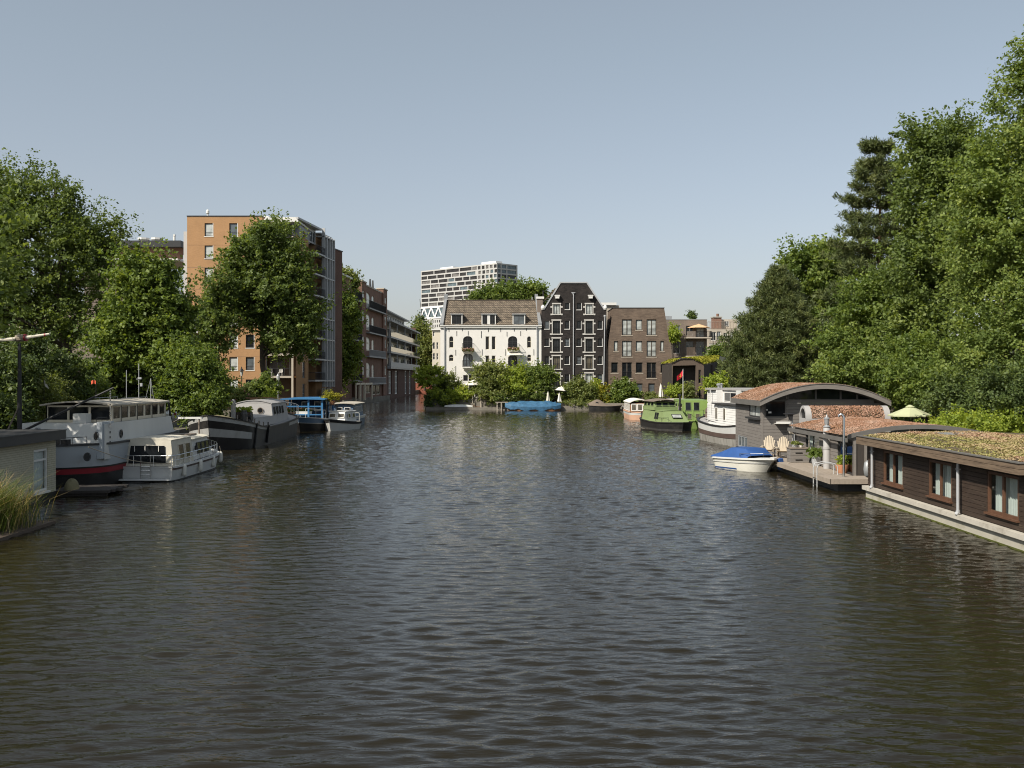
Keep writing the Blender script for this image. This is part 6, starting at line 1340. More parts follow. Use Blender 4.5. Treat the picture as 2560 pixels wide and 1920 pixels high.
# second green boat
t = boat('green_houseboat', 'taller bright green cabin boat behind the light green motor barge', (18.3, 108, 0), (-.03, -1)); sts = stations(10, 3.2, lambda u: .8, .3, 2.3, .1, 2, .9)
std_hull(t, sts, [('hull', 'paint_green_bright', 0, 1)], 'paint_green_bright', 'deck_grey'); mb = MB(); house(mb, .5, 8.6, 2.9, .75, 2.7, .0, .35, .15); mb.quad((.5, -1.3, 2.7), (8.25, -1.3, 2.7), (8.25, 1.3, 2.7), (.5, 1.3, 2.7)); mb.build('cabin', MATS['paint_green_bright'], t)
for y in (-.9, -.1): pane_on(t, (8.36, y, 2.1), .6, .9, (1, 0, .18), 'paint_green', 'glass', fw=.05)
for y in (-.8, .0, .7): pane_on(t, (8.55, y, 1.15), .45, .55, (1, 0, .18), 'paint_green', 'glass_warm', fw=.05)
for k in range(4): pane_on(t, (1.5 + 1.8 * k, -1.37, 2.0), 1.1, .8, (0, -1, .08), 'paint_green', 'glass', fw=.05)
prail(MB(), [(8.7, -1.2, .8), (9.4, -.5, .8), (9.5, .4, .8), (8.8, 1.2, .8)], 1.0, .018).build('bow_rail', MATS['iron'], t)
# white cabin boat further back, pink hulled boat
t = boat('white_cabin_boat', 'white cabin boat with cream roof glimpsed behind the green boats', (19.4, 121, 0), (-.05, -1)); sts = stations(9, 3.0, lambda u: .9, .3, 2.3, .1, 2, .9); std_hull(t, sts, [('hull', 'hull_white', 0, 1)], 'hull_white', 'deck_grey')
mb = MB(); house(mb, .6, 7.6, 2.7, .85, 2.3, 0, .3, .1); mb.build('cabin', MATS['hull_white'], t); roofp(MB(), .6, 7.4, 2.5, 2.3, .06, .2, .1).build('cabin_roof', MATS['roof_cream'], t)
for y in (-.7, .1): pane_on(t, (7.45, y, 1.6), .5, .8, (1, 0, .2), 'frame_dark', 'glass', fw=.05)
t = boat('pink_boat', 'white topped cabin boat with salmon pink hull and a row of windows', (15.0, 127, 0), (-.02, -1)); sts = stations(9.6, 2.5, lambda u: .95, .25, 2.4, .1, 2, .9, rake=.5)
std_hull(t, sts, [('hull', 'paint_salmon', 0, .72), ('white_topside', 'hull_white', .72, 1, .01)], 'paint_salmon', 'deck_grey')
mb = MB(); house(mb, .6, 8.4, 2.3, .92, 1.95, 0, .2, .06); mb.build('cabin', MATS['wood_brown'], t); roofp(MB(), .6, 8.3, 2.2, 1.95, .36, .12, .1).build('canvas_roof', MATS['canvas_white'], t)
for k in range(3): pane_on(t, (8.34, -.7 + .7 * k, 1.45), .62, .85, (1, 0, .2), 'frame_white', 'glass_warm', fw=.08)
for k in range(6): pane_on(t, (1.3 + 1.2 * k, -1.13, 1.45), 1.0, .85, (0, -1, .06), 'frame_white', 'glass_warm', fw=.08)
# ------------------------------------------------------------------ boats moored at the garden front
t = boat('covered_boat', 'wooden boat under a wrinkled blue tarpaulin in front of the garden', (7.25, 151.9, 0), (-1, 0)); zf = lambda u: .5 + .35 * (2 * u - 1) ** 2; sts = stations(8.3, 2.4, zf, .4, 2.2, .2, 2, .6, n=40, rake=.7)
std_hull(t, sts, [('hull', 'wood_brown', 0, 1)], 'wood_brown', 'deck_grey'); band(MB(), sts, .55, .68, 1, .01).build('pale_line', MATS['roof_cream'], t)
mb = MB(); rows = []; rs = np.random.RandomState(9)
for q in sts:
    u = q[0] / 8.3; top = q[4] + (.78 * min(1, max(0, (u + .02) / .3), max(0, (1.02 - u) / .3)) ** .8 + .1); b = q[2] + .07
    sk = -.36 - .12 * math.sin(u * 23) - .14 * rs.rand(); prof = [(-b * 1.02, q[4] + sk), (-b * 1.03, q[4] + .02)] + [(-b * (1 - k / 4), q[4] + .02 + (top - q[4]) * (k / 4) ** .7 + .05 * rs.randn()) for k in range(1, 5)] + [(b * k / 4, q[4] + .02 + (top - q[4]) * (1 - k / 4) ** .7 + .05 * rs.randn()) for k in range(1, 4)] + [(b * 1.03, q[4] + .02), (b * 1.02, q[4] + sk)]
    rows.append([(q[0], y, z) for y, z in prof])
mb.grid(rows).build('tarpaulin', MATS['tarp_blue'], t, 35)
t = boat('rowing_boat', 'dark boat with a brown canvas cover and small window moored by the fig shrub', (11.3, 151.7, 0), (1, .02)); sts = stations(5.0, 1.9, lambda u: .78 - .12 * math.sin(math.pi * u) , .45, 2.1, .15, 2, .8, n=18)
std_hull(t, sts, [('hull', 'hull_black', 0, 1)], 'hull_black', 'deck_grey'); mb = MB(); rows = []
for q in sts: u = q[0] / 5; h = .85 * math.exp(-((u - .28) / .22) ** 2) + .12 * (1 - u); rows.append([(q[0], -q[2] * 1.03, q[4])] + [(q[0], q[2] * (k / 3 - 1), q[4] + .03 + h * (k / 3) ** .8) for k in range(1, 4)] + [(q[0], q[2] * k / 3, q[4] + .03 + h * (1 - k / 3) ** .8) for k in range(1, 3)] + [(q[0], q[2] * 1.03, q[4])])
mb.grid(rows).build('canvas_cover', MATS['canvas_brown'], t, 40); pane_on(t, (1.25, -.55, 1.2), .5, .3, (-.1, -1, .9), 'canvas_brown', 'glass')
MB().tube([(5.0, -.1, .7), (5.6, -.35, .3)], .05, 6).obox((5.65, -.38, .2), (.15, .1, .3)).build('outboard', MATS['grey_metal'], t)
t = thing('upturned_canoe', 'white canoe lying upside down on the stone ledge left of the garden steps', 'canoe', (X(1146, 154.3), 154.3, .42)); mb = MB(); rows = []
for k in range(19): u = k / 18; w_ = .42 * math.sin(math.pi * (.04 + .92 * u)) ** .6; rows.append([(-2.1 + 4.2 * u, w_ * math.cos(a), .02 + .42 * math.sin(math.pi * (.06 + .88 * u)) ** .4 * math.sin(a)) for a in [math.pi * j / 8 for j in range(9)]])
mb.grid(rows).build('hull', MATS['hull_white'], t, 40)
# ------------------------------------------------------------------ speedboat under a blue cover
t = boat('speedboat', 'small cream speedboat under a royal blue cover beside the wooden deck', (11.85, 57.0, 0), (.46, -1)); zf = lambda u: .60 + .16 * u; sts = stations(4.3, 1.9, zf, .5, 2.6, .1, 2, .9, n=22, rake=.9, wl=.72)
std_hull(t, sts, [('hull', 'plastic_white', 0, 1)], 'hull_white', 'hull_white', .16, dz=-.02); band(MB(), sts, .74, .80, 1, .035).build('rubbing_strip', MATS['hull_white'], t); band(MB(), sts, 0, .46, 1, .006, 0, .5).build('blue_boot', MATS['tarp_royal'], t)
ks = [(0.0, .66, .06, .92), (.5, .68, .20, .92), (1.1, .70, .38, .93), (1.5, .72, .50, .93), (2.7, .74, .48, .9), (2.95, .75, .28, .86), (3.1, .76, .08, .82)]
mb = MB(); rows = []
for x, z, h, w_ in ks: rows.append([(x, -w_ - .06, z - .05), (x, -w_ * .97, z + h * .35), (x, -w_ * .72, z + h * .92), (x, 0, z + h), (x, w_ * .72, z + h * .92), (x, w_ * .97, z + h * .35), (x, w_ + .06, z - .05)])
mb.grid(rows).build('blue_cover', MATS['tarp_royal'], t, 25)
mb = MB(); prail(mb, [(2.6, -.96, .8), (3.3, -.82, .82), (3.9, -.45, .86), (4.1, 0, .86), (3.9, .45, .86), (3.3, .82, .82), (2.6, .96, .8)], .14, .013); mb.build('bow_rail', MATS['steel'], t)
MB().obox((4.05, .55, .45), (.25, .25, .55), rx=.2).build('blue_fender', MATS['tarp_royal'], t)
# ------------------------------------------------------------------ houseboats on the right
mat('board_grey', (.185, .168, .152), .75, .14, 2.2, .2, 16, stretch=(1, 1, 5), dirt=(.235, .218, .196), dscale=.8)
mat('board_dark', (.040, .026, .018), .7, .35, 2.5, .25, 16, stretch=(.6, .6, 7), dirt=(.085, .062, .044), dscale=1.1)
mat('fascia_wood', (.16, .115, .078), .75, .3, 2.5, .25, 14, stretch=(.5, .5, 6), dirt=(.07, .048, .033), dscale=1.4)
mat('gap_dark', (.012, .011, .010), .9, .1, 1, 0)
mat('deck_wood', (.30, .25, .20), .8, .18, 3, .2, stretch=(4, .6, 1))
mat('roof_edge', (.125, .118, .108), .7, .15, 2, .1); mat('soil', (.085, .06, .035), .95, .3, 2, .3)
mat('chair_wood', (.46, .39, .29), .7, .1, 3, .1)
mat('tile_cream', (.50, .47, .36), .75, .08, 1, .1)
brick('siding_cream', (.50, .465, .35), (.46, .43, .32), (.33, .30, .22), bw=.30, bh=.085, ms=.012, var=.12, rough=.7)
clearglass('clear_glass')
def boards(mb, u0, u1, z0, z1, h, holes=(), lim=None, th=.022, gap=.013):
    n = max(1, round((z1 - z0) / h)); h = (z1 - z0) / n
    for k in range(n):
        a, b = z0 + k * h + gap, z0 + (k + 1) * h
        cs = sorted({a, b, *[q for hh in holes for q in (hh[1], hh[3]) if a < q < b]})
        for c, d in zip(cs[:-1], cs[1:]):
            if d - c < .004: continue
            l, r = (u0, u1) if lim is None else lim(d)
            x = max(l, u0); m = (c + d) / 2
            for hh in sorted((q for q in holes if q[1] < m < q[3]), key=lambda q: q[0]):
                if hh[0] > x: mb.box(x, -th, c, min(hh[0], r), 0, d)
                x = max(x, hh[2])
            if x < min(u1, r): mb.box(x, -th, c, min(u1, r), 0, d)
    return mb
def windowT(parent, T, x0, z0, x1, z1, y, *a, **k):
    o = window(parent, x0, z0, x1, z1, y, *a, **k); o.matrix_local = T @ Matrix.Translation((x0, y, z0)); return o
def sheer_curtain(parent, T, x0, z0, x1, z1, y, fold=.16, amp=.03, name='curtain'):
    mb = MB(); n = max(6, int((x1 - x0) / fold * 6)); xs = [x0 + (x1 - x0) * k / n for k in range(n + 1)]
    mb.T = T; mb.grid([[(x, y + amp * math.sin(6.283 * (x - x0) / fold) + .4 * amp * math.sin(17 * x), z) for x in xs] for z in (z0, z1)]); return mb.build(name, MATS['curtain'], parent, 80)
# --- grey two storey houseboat with the arched roof
ox, oy = 15.15, 62.0; W, Lw = 7.15, 7.3
t = thing('grey_houseboat', 'grey clapboard houseboat with a big arched roof covered in red sedum', 'houseboat', (ox, oy, 0)); TL = Matrix.Translation((0, Lw, 0)) @ Matrix.Rotation(R(-90), 4, 'Z')
az = lambda x: 3.42 + .86 * (1 - ((x - W / 2) / (W / 2)) ** 2)
def alim(z): 
    if z <= 3.42: return (0, W)
    q = math.sqrt(max(0, 1 - (z - 3.42) / .86)) * W / 2; return (W / 2 - q, W / 2 + q)
MB().box(.1, .1, -.4, W - .1, Lw, .25).build('float', MATS['hull_concrete'], t)
cw = (.12, 2.52, 1.46, 3.60); hf = [cw]
mb = MB(); boards(mb, 0, W, .22, 3.60, .2, hf, alim); mb.build('front_wall', MATS['board_grey'], t)
mb = MB(); mb.wall(.0, .2, W, 3.40, hf, .003, .1); mb.T = TL; lh = [(3.1, 2.52, 5.85 - .0, 3.42)]
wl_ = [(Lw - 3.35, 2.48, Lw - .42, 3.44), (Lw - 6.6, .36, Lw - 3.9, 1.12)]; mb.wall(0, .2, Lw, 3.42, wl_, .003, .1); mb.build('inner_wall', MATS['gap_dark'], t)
mb = MB(); mb.T = TL; boards(mb, 0, Lw, .22, 3.42, .2, wl_); mb.build('side_wall', MATS['board_grey'], t)
mb = MB(); mb.box(-.03, -.03, .2, .06, .06, 3.5).box(1.52, -.04, .2, 1.57, .0, 3.9).box(3.4, -.03, 2.2, 3.44, -.0, 3.6).box(5.4, -.03, 2.2, 5.44, 0, 3.6); mb.build('corner_trim', MATS['board_grey'], t)
window(t, *cw, .0, 'roof_edge', 'glass', 1, 1, .08, name='corner_window')
for a, b in ((1.62, 3.2), (3.3, 4.7), (4.8, 5.7), (5.76, 6.75)):   # clerestory under the arch
    n = 7; top = [(a + (b - a) * k / n, az(a + (b - a) * k / n) - .03) for k in range(n + 1)]
    poly = [(a, 3.62), (b, 3.62)] + [p for p in top[::-1] if p[1] > 3.63]
    mb = MB(); mb.add([(x, .05, z) for x, z in poly], [tuple(range(len(poly)))]); mb.build('clerestory_pane', MATS['glass'], t)
mb = MB()
for x in (1.5, 3.2, 4.7, 5.7): mb.box(x, -.02, 3.6, x + .1, .06, az(x + .05))
mb.box(1.5, -.025, 3.58, 6.9, .05, 3.64); mb.build('clerestory_frame', MATS['roof_edge'], t)
n = 6; a, b = .15, 1.45; mb = MB(); poly = [(a, 3.62), (b, 3.62)] + [(a + (b - a) * (n - k) / n, az(a + (b - a) * (n - k) / n) - .02) for k in range(n)]; mb.add([(x, .05, z) for x, z in poly], [tuple(range(len(poly)))]); mb.build('clerestory_pane', MATS['glass'], t)
windowT(t, TL, *wl_[0], .0, 'frame_dark', 'glass_pale', 2, 1, .1); windowT(t, TL, *wl_[1], .0, 'frame_grey', 'glass_sky', 3, 1, .09)
mb = MB(); mb.T = TL; mb.box(wl_[0][0] - .1, -.25, 2.36, wl_[0][2] + .1, 0, 2.47).box(wl_[1][0] - .1, -.1, .28, wl_[1][2] + .1, 0, .355); mb.build('window_sill', MATS['frame_dark'], t)
ro = .28; y0, y1 = -.85, Lw + .1; N = 28; xs = [-.35 + (W + .7) * k / N for k in range(N + 1)]; zz = lambda x: 3.42 + .86 * (1 - ((x - W / 2) / (W / 2)) ** 2)
mb = MB(); up = [(x, zz(x) + ro) for x in xs]; dn = [(x, zz(x)) for x in xs]; mb.prism(up + dn[::-1], y0 + .004, y0 + .1) if False else None
mb.grid([[(x, y0, z) for x, z in dn], [(x, y0, z) for x, z in up]]).grid([[(x, y0 + .1, z) for x, z in dn], [(x, y0 + .1, z) for x, z in up]]).grid([[(x, y0, z) for x, z in dn], [(x, y0 + .1, z) for x, z in dn]])
mb.build('arched_fascia', MATS['board_grey'], t, 30)
mb = MB(); mb.grid([[(x, y0 + .1, z + .0) for x, z in dn], [(x, y1, z + .0) for x, z in dn]]).grid([[(x, y0 - .03, z + .004) for x, z in up], [(x, y0 - .03, z + .05) for x, z in up], [(x, y0 + .12, z + .05) for x, z in up]])
for k in (0, N): mb.add([(up[k][0], y0, up[k][1] + .05), (up[k][0], y1, up[k][1] + .05), (dn[k][0], y1, dn[k][1]), (dn[k][0], y0, dn[k][1])], [(0, 1, 2, 3)])
mb.build('roof_edge', MATS['roof_edge'], t, 30)
mb = MB(); mb.grid([[(x, y0 + .12, z + .02) for x, z in up], [(x, y1, z + .02) for x, z in up]]); rf = mb.build('roof', MATS['soil'], t, 30)
def sedum(parent, fx, x0, x1, ya, yb, n, size, m, seed, lift=.06):
    rs = np.random.RandomState(seed); x = x0 + (x1 - x0) * rs.rand(n); y = ya + (yb - ya) * rs.rand(n); z = np.array([fx(a) for a in x]); e = 1e-3
    nx_ = -(np.array([fx(a + e) for a in x]) - z) / e; nr = unit(np.stack([nx_, np.zeros(n), np.ones(n)], -1))
    return scatter('sedum', np.stack([x, y, z], -1), nr, np.full(n, size), m, seed, parent, lift, 1.2, .8)
sedum(rf, lambda x: zz(x) + ro + .02, -.33, W + .33, y0 + .14, y1, 44000, .045, L_SEDUM, 601, .05)
mb = MB(); mb.obox((1.15, -.28, 2.18), (.85, .5, .02)).obox((1.15, -.5, 2.26), (.85, .02, .1)); mb.build('wall_shelf', MATS['frame_white'], t)
mb = MB(); mb.obox((.25, -.12, 3.0), (.07, .2, .07)).obox((.42, -.15, 2.85), (.16, .12, .1)); mb.build('security_lamp', MATS['frame_white'], t)
# arched dormer on the roof between the two
tt = thing('barrel_dormer', 'small barrel vaulted dormer with grey arched end window and sedum on top', 'dormer', (16.35, 57.6, 2.55)); r_ = .62; L_ = 4.7
prof = [(r_ * math.cos(a), r_ * 1.05 * math.sin(a) + .12) for a in [math.pi * k / 14 for k in range(15)]]
mb = MB(); rows = [[(x, y, z) for y, z in prof] for x in (.3, L_ - .3)]; mb.grid(rows); b_ = mb.build('vault', MATS['soil'], tt, 40)
mb = MB()
for xa, xb in ((0, .32), (L_ - .32, L_)):
    o_ = [(r_ * 1.1 * math.cos(a), r_ * 1.15 * math.sin(a) + .12) for a in [math.pi * k / 14 for k in range(15)]]; mb.grid([[(xa, y, z) for y, z in o_], [(xb, y, z) for y, z in o_]]); i_ = [(y * .8, z * .82) for y, z in o_]
    mb.grid([[(xa, y, z) for y, z in o_], [(xa, y, z) for y, z in i_], [(xa + .12, y, z) for y, z in i_]]).add([(xb, y, z) for y, z in o_], [tuple(range(15))])
mb.box(0, -r_ * 1.1, -.6, L_, r_ * 1.1, .12); mb.build('dormer_wall', MATS['cabin_grey'], tt, 40)
MB().add([(.1, y * .88, z * .9) for y, z in prof], [tuple(range(15))]).build('arched_window', MATS['glass'], tt)
rs = np.random.RandomState(8); a_ = math.pi * rs.rand(7000); P = np.stack([.32 + (L_ - .64) * rs.rand(7000), r_ * np.cos(a_), r_ * 1.05 * np.sin(a_) + .12], -1); scatter('sedum', P, unit(np.stack([np.zeros(7000), np.cos(a_), np.sin(a_)], -1)), np.full(7000, .05), L_SEDUM, 611, b_, .06)
# --- lower house with the red sedum roof
X0, Y0, Y1, X1 = 15.4, 46.1, 55.6, 21.8
t = thing('red_roof_houseboat', 'low grey clapboard houseboat with a shallow red sedum roof and glass doors to a deck', 'houseboat', (X0, Y0, 0)); LL = Y1 - Y0
TL = Matrix.Translation((0, LL, 0)) @ Matrix.Rotation(R(-90), 4, 'Z'); zr = lambda x: 2.34 + .46 * (1 - ((x - 3.0) / 3.35) ** 2)
dh_ = [(1.95, .56, 4.35, 2.12), (7.2, .56, 9.3, 2.12)]
mb = MB(); mb.T = TL; boards(mb, 0, LL, .56, 2.26, .17, dh_); mb.build('side_wall', MATS['board_grey'], t)
mb = MB(); mb.T = TL; mb.wall(0, .3, LL, 2.26, dh_, .003, .12); mb.T = None; mb.wall(0, .3, 6.2, 2.3, [(.5, .56, 1.1, 2.1)], .0, .1); mb.build('inner_wall', MATS['cladding_black'], t)
for k, a in enumerate(dh_):
    windowT(t, TL, *a, .02, 'frame_dark', 'clear_glass', 2, 1, .07, .07, name='sliding_door')
    sheer_curtain(t, TL, a[0] + .05, a[1] + .03, a[0] + (.75 if k == 0 else .6), a[3] - .05, .2)
    o = MB().box(a[0] + .9, .6, a[1], a[2], .62, a[3]).build('reflection_panel', mat('reflection_green', (.22, .30, .26), .6, .35, 1.2, 0, stretch=(.3, .3, 5)), t); o.matrix_local = TL  # striped green panel paints the reflections in the doors; no real screen inside
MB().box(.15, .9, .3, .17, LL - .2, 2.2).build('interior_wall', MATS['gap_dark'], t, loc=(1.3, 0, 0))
mb = MB(); xs = [-.35 + 7.0 * k / 20 for k in range(21)]; mb.grid([[(x, -.12, zr(x)) for x in xs], [(x, LL + .1, zr(x)) for x in xs]]); rf = mb.build('roof', MATS['soil'], t, 30)
sedum(rf, lambda x: zr(x), -.33, 6.6, -.1, LL + .1, 42000, .042, L_SEDUM, 621, .045)
mb = MB(); mb.grid([[(x, -.16, zr(x) - .14) for x in xs], [(x, -.16, zr(x) + .05) for x in xs], [(x, -.04, zr(x) + .05) for x in xs]]).box(-.42, -.16, 2.06, -.34, LL + .1, 2.24); mb.build('roof_edge', MATS['roof_edge'], t, 30)
MB().tube([(-.38, LL - .15, 2.1), (-.1, LL - .15, 1.9), (-.1, LL - .15, .6)], .07, 7).build('downpipe', MATS['steel'], t)
MB().box(.45, -.2, .3, .52, -.02, 2.2).box(-.05, -.06, .5, .08, .08, 2.3).build('corner_post', MATS['board_grey'], t)
MB().box(.2, .2, -.4, 6.4, LL, .3).build('float', MATS['hull_concrete'], t)
# wooden deck along both
t = thing('wooden_deck', 'grey wooden deck floating along the two grey houseboats', 'deck', (14.0, 44.5, 0)); mb = MB(); x = 0
for k in range(9): mb.box(-.15 + .168 * k, 0, .50, .012 + .168 * k, 17.3, .555)
mb.box(1.365, 0, .5, 2.4, 1.55, .553)
mb.build('planks', MATS['deck_wood'], t); MB().box(-.18, -.05, .34, 2.42, .0, .553).box(-.21, -.05, .34, -.152, 17.3, .553).build('edge_board', MATS['deck_wood'], t); MB().box(.25, .3, -.3, 2.2, 17.2, .33).build('float', MATS['hull_dark'], t)
# adirondack chairs
def deck_chair(label, loc, rz):
    t = thing('deck_chair', label, 'chair', loc, rz, 'slatted wooden garden chairs on the deck')
    mb = MB()
    for k in range(5): mb.obox((-.02 - .0 * k, -.38 + .13 * k, .40 - .022 * k), (.52, .115, .02), rx=-.17)
    mb.build('seat', MATS['chair_wood'], t)
    mb = MB()
    for k in range(7):
        a = (k - 3) * .06; h = .86 - .028 * (k - 3) ** 2; mb.obox((a * 1.25 + math.sin(a) * .1, .30 + .18 * h / 2 * 1.0, .30 + h / 2), (.066, .018, h), rx=-.33, ry=a * .75)
    mb.build('backrest', MATS['chair_wood'], t)
    for s in (-1, 1):
        MB().obox((s * .33, -.06, .57), (.13, .72, .022)).build('armrest', MATS['chair_wood'], t)
        MB().obox((s * .30, -.36, .28), (.022, .09, .56)).build('leg', MATS['chair_wood'], t); MB().obox((s * .27, .10, .22), (.022, .95, .10), rx=-.28).build('leg', MATS['chair_wood'], t)
        MB().obox((s * .31, .22, .30), (.022, .07, .55)).build('leg', MATS['chair_wood'], t)
for k, (px, D_, rz) in enumerate(((1921, 57.2, -.35), (1957, 56.2, -.30))):
    deck_chair(['slatted wooden garden chair nearer the white ship on the deck', 'slatted wooden garden chair next to the planter box on the deck'][k], (X(px, D_), D_, .556), rz)
MB2 = thing('side_table', 'small dark table between the two slatted chairs', 'table', (X(1941, 57), 57, .556)); MB().box(-.22, -.22, .38, .22, .22, .42).build('top', MATS['cladding_brown'], MB2)
for sx in (-.18, .14):
    for sy in (-.18, .14): MB().box(sx, sy, 0, sx + .04, sy + .04, .38).build('leg', MATS['cladding_brown'], MB2)
def slat_planter(label, loc, w, d, h):
    t = thing('planter_box', label, 'planter', loc); mb = MB()
    for k in range(4): mb.box(-w / 2, -d / 2, k * h / 4 + .012, w / 2, d / 2, (k + 1) * h / 4)
    mb.box(-w / 2 + .02, -d / 2 + .02, 0, w / 2 - .02, d / 2 - .02, h - .02); mb.build('box', MATS['board_grey'], t); MB().box(-w / 2 - .04, -d / 2 - .04, h, w / 2 + .04, d / 2 + .04, h + .05).build('lid', MATS['wood_grey'], t)
    mb = MB()
    for k in (1, 3): mb.obox((-.05, -d / 2 - .015, k * h / 4 - .04), (.36, .02, .05))
    mb.build('handle_slot', MATS['gap_dark'], t)
slat_planter('grey slatted deck box with small pots on top beside the chairs', (X(1992, 53.6), 53.4, .556), .95, .75, .72)
def pot(label, loc, r, h, m, leaf, n, seed, spread, tall, size=.09, cat='potted plant'):
    t = thing('potted_plant', label, cat, loc); MB().lathe([(r * .7, 0), (r * 1.02, h * .75), (r, h), (r * .85, h), (r * .8, h * .85)], (0, 0, 0), 16).build('pot', MATS[m], t, 50)
    rs = np.random.RandomState(seed); P = np.stack([rs.randn(n) * spread, rs.randn(n) * spread, h * .9 + tall * rs.rand(n)], -1); scatter('plant', P, unit(rs.randn(n, 3) + np.array([0, 0, .4])), np.full(n, size), leaf, seed, t, .02, 2.2)
pot('small grey pot with a pale succulent on the grey deck box', (X(1988, 53.4), 53.4, 1.33), .17, .16, 'zinc', L_OLIVE, 160, 631, .12, .14, .07)
pot('tiny cream pot beside the succulent on the grey deck box', (X(2002, 53.3), 53.3, 1.33), .10, .13, 'canvas_white', L_OLIVE, 120, 633, .05, .06, .06)
pot('dark grey pot with a green leafy plant by the glass door', (X(2048, 51.2) - .2, 51.0, .556), .26, .48, 'zinc', L_MAPLE, 300, 635, .17, .42, .11)
pot('terracotta pot with a thin green plant near the pool ladder', (X(2100, 47.6), 47.3, .556), .31, .40, 'terracotta', L_LIME, 170, 637, .12, .45, .08)
# tall grey pillar with lantern, steel pipe, ladder, globe lamp
t = thing('lantern_pillar', 'thick grey metal pillar with a lantern on top on the deck', 'lamp post', (X(2067, 49.6), 49.6, .556)); MB().lathe([(.17, 0), (.17, 1.95), (.15, 1.98)], (0, 0, 0), 16).lathe([(.19, .95), (.19, 1.05)], (0, 0, 0), 16).build('pillar', MATS['cabin_grey'], t, 50)
MB().lathe([(.15, 1.98), (.19, 2.02), (.10, 2.10), (.08, 2.14), (.11, 2.16), (.13, 2.40), (.16, 2.42), (.05, 2.52), (.03, 2.62)], (0, 0, 0), 12).build('lantern', MATS['grey_metal'], t, 40)
t = thing('steel_pipe', 'tall polished steel pipe with a hooked top beside the pool ladder', 'pipe', (X(2109.5, 45.6), 45.6, .556)); MB().tube([(0, 0, 0), (0, 0, 2.62), (-.03, .02, 2.72), (-.10, .05, 2.78), (-.17, .08, 2.74), (-.19, .09, 2.66)], .056, 12).build('pipe', MATS['steel'], t, 50)
t = thing('pool_ladder', 'curved steel swimming ladder hanging off the wooden deck', 'ladder', (13.98, 46.6, .556))
for y in (-.28, .28): MB().tube([(.75, y, 0), (.75, y, .38), (.62, y, .52), (.2, y, .55), (-.12, y, .48), (-.18, y, .3), (-.18, y, -1.1)], .025, 7).build('rail', MATS['frame_steel'], t, 50)
for z in (-.15, -.45, -.75): MB().obox((-.18, 0, z), (.06, .56, .03)).build('rung', MATS['steel'], t)
t = thing('globe_lamp', 'white globe lamp hanging from a thin post by the grey house corner', 'lamp', (X(1981, 55.9), 55.9, .556)); MB().tube([(0, 0, 0), (0, 0, 2.2), (-.18, 0, 2.3), (-.06, 0, 2.32)], .022, 6).tube([(-.07, 0, 2.3), (-.07, 0, 1.55)], .01, 5).build('post', MATS['zinc'], t)
MB().lathe([(.13 * math.sin(math.pi * k / 10) + .002, -.13 * math.cos(math.pi * k / 10)) for k in range(11)], (-.07, 0, 1.44), 14).build('globe', MATS['plastic_white'], t, 80); MB().obox((-.2, 0, 2.42), (.5, .4, .05)).prism([(-.25, 2.4), (.02, 2.4), (-.04, 2.05), (-.12, 2.05)], -.12, .12).build('bracket', MATS['iron'], t)
# green cantilever parasol behind the roofs
px_ = X(2268, 54) + .15; t = thing('garden_parasol', 'pale green octagonal parasol on a tilted dark pole behind the green roof', 'parasol', (px_, 54, 1.36)); mb = MB(); n = 8; ring = [(1.12 * math.cos(2 * math.pi * (k + .5) / n), 1.12 * math.sin(2 * math.pi * (k + .5) / n), 1.62) for k in range(n)]
mb.add([(0, 0, 2.12)] + ring + [(x, y, z - .06) for x, y, z in ring], [(0, 1 + k, 1 + (k + 1) % n) for k in range(n)] + [(1 + k, 1 + n + k, 1 + n + (k + 1) % n, 1 + (k + 1) % n) for k in range(n)]); mb.lathe([(.22, 2.03), (.25, 2.06), (.05, 2.16)], (0, 0, 0), 8)
mb.build('canopy', MATS['canvas_green'], t); MB().tube([(.95, -.9, .3), (.55, -.5, 1.75)], .05, 7).tube([(.55, -.5, 1.75), (0, 0, 2.0)], .03, 6).build('pole', MATS['iron'], t)
# --- dark brown houseboat at the right
t = thing('dark_houseboat', 'long dark brown timber houseboat with a green and red sedum roof at the right', 'houseboat', (14.7, 42.2, 0), R(-90)); Lh = 13.45; I = Matrix.Identity(4)
ww = [(1.75, .84, 3.78, 2.1), (6.15, .84, 8.05, 2.1), (10.6, .84, 12.55, 2.1)]
boards(MB_ := MB(), 0, Lh, .54, 2.26, .148, ww, th=.03, gap=.012).build('side_wall', MATS['board_dark'], t)
mb = MB(); mb.wall(0, .5, Lh, 2.3, ww, .003, .12); mb.add([(Lh, 0, .5), (Lh, 7.5, .5), (Lh, 7.5, 2.3), (Lh, 0, 2.3), (0, 0, .5), (0, 7.5, .5), (0, 7.5, 2.3), (0, 0, 2.3)], [(0, 1, 2, 3), (5, 4, 7, 6)]); mb.build('inner_wall', MATS['board_dark'], t)
for k, a in enumerate(ww):
    o = window(t, *a, -.02, 'frame_wood', 'clear_glass', 2, 1, .085, .10, fd=.08)
    MB().box(-.06, -.10, -.06, a[2] - a[0] + .06, .0, -.002).build('sill', MATS['frame_wood'], o)
    w_ = a[2] - a[0]; T0 = I
    sheer_curtain(t, T0, a[0] + .12, a[1] + .05, a[0] + w_ * (.49 if k else .36), a[3] - .04, .17); sheer_curtain(t, T0, a[0] + w_ * .51, a[1] + .05, a[2] - .1, a[3] - .04, .17)
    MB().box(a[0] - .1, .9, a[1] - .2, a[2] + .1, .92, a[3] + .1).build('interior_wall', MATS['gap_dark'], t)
MB().box(-.12, -.24, .36, Lh + .1, .1, .515).build('concrete_ledge', mat('concrete_pale', (.46, .43, .37), .85, .12, 1.5, .2, 16, dirt=(.30, .27, .22), dscale=1.1), t)
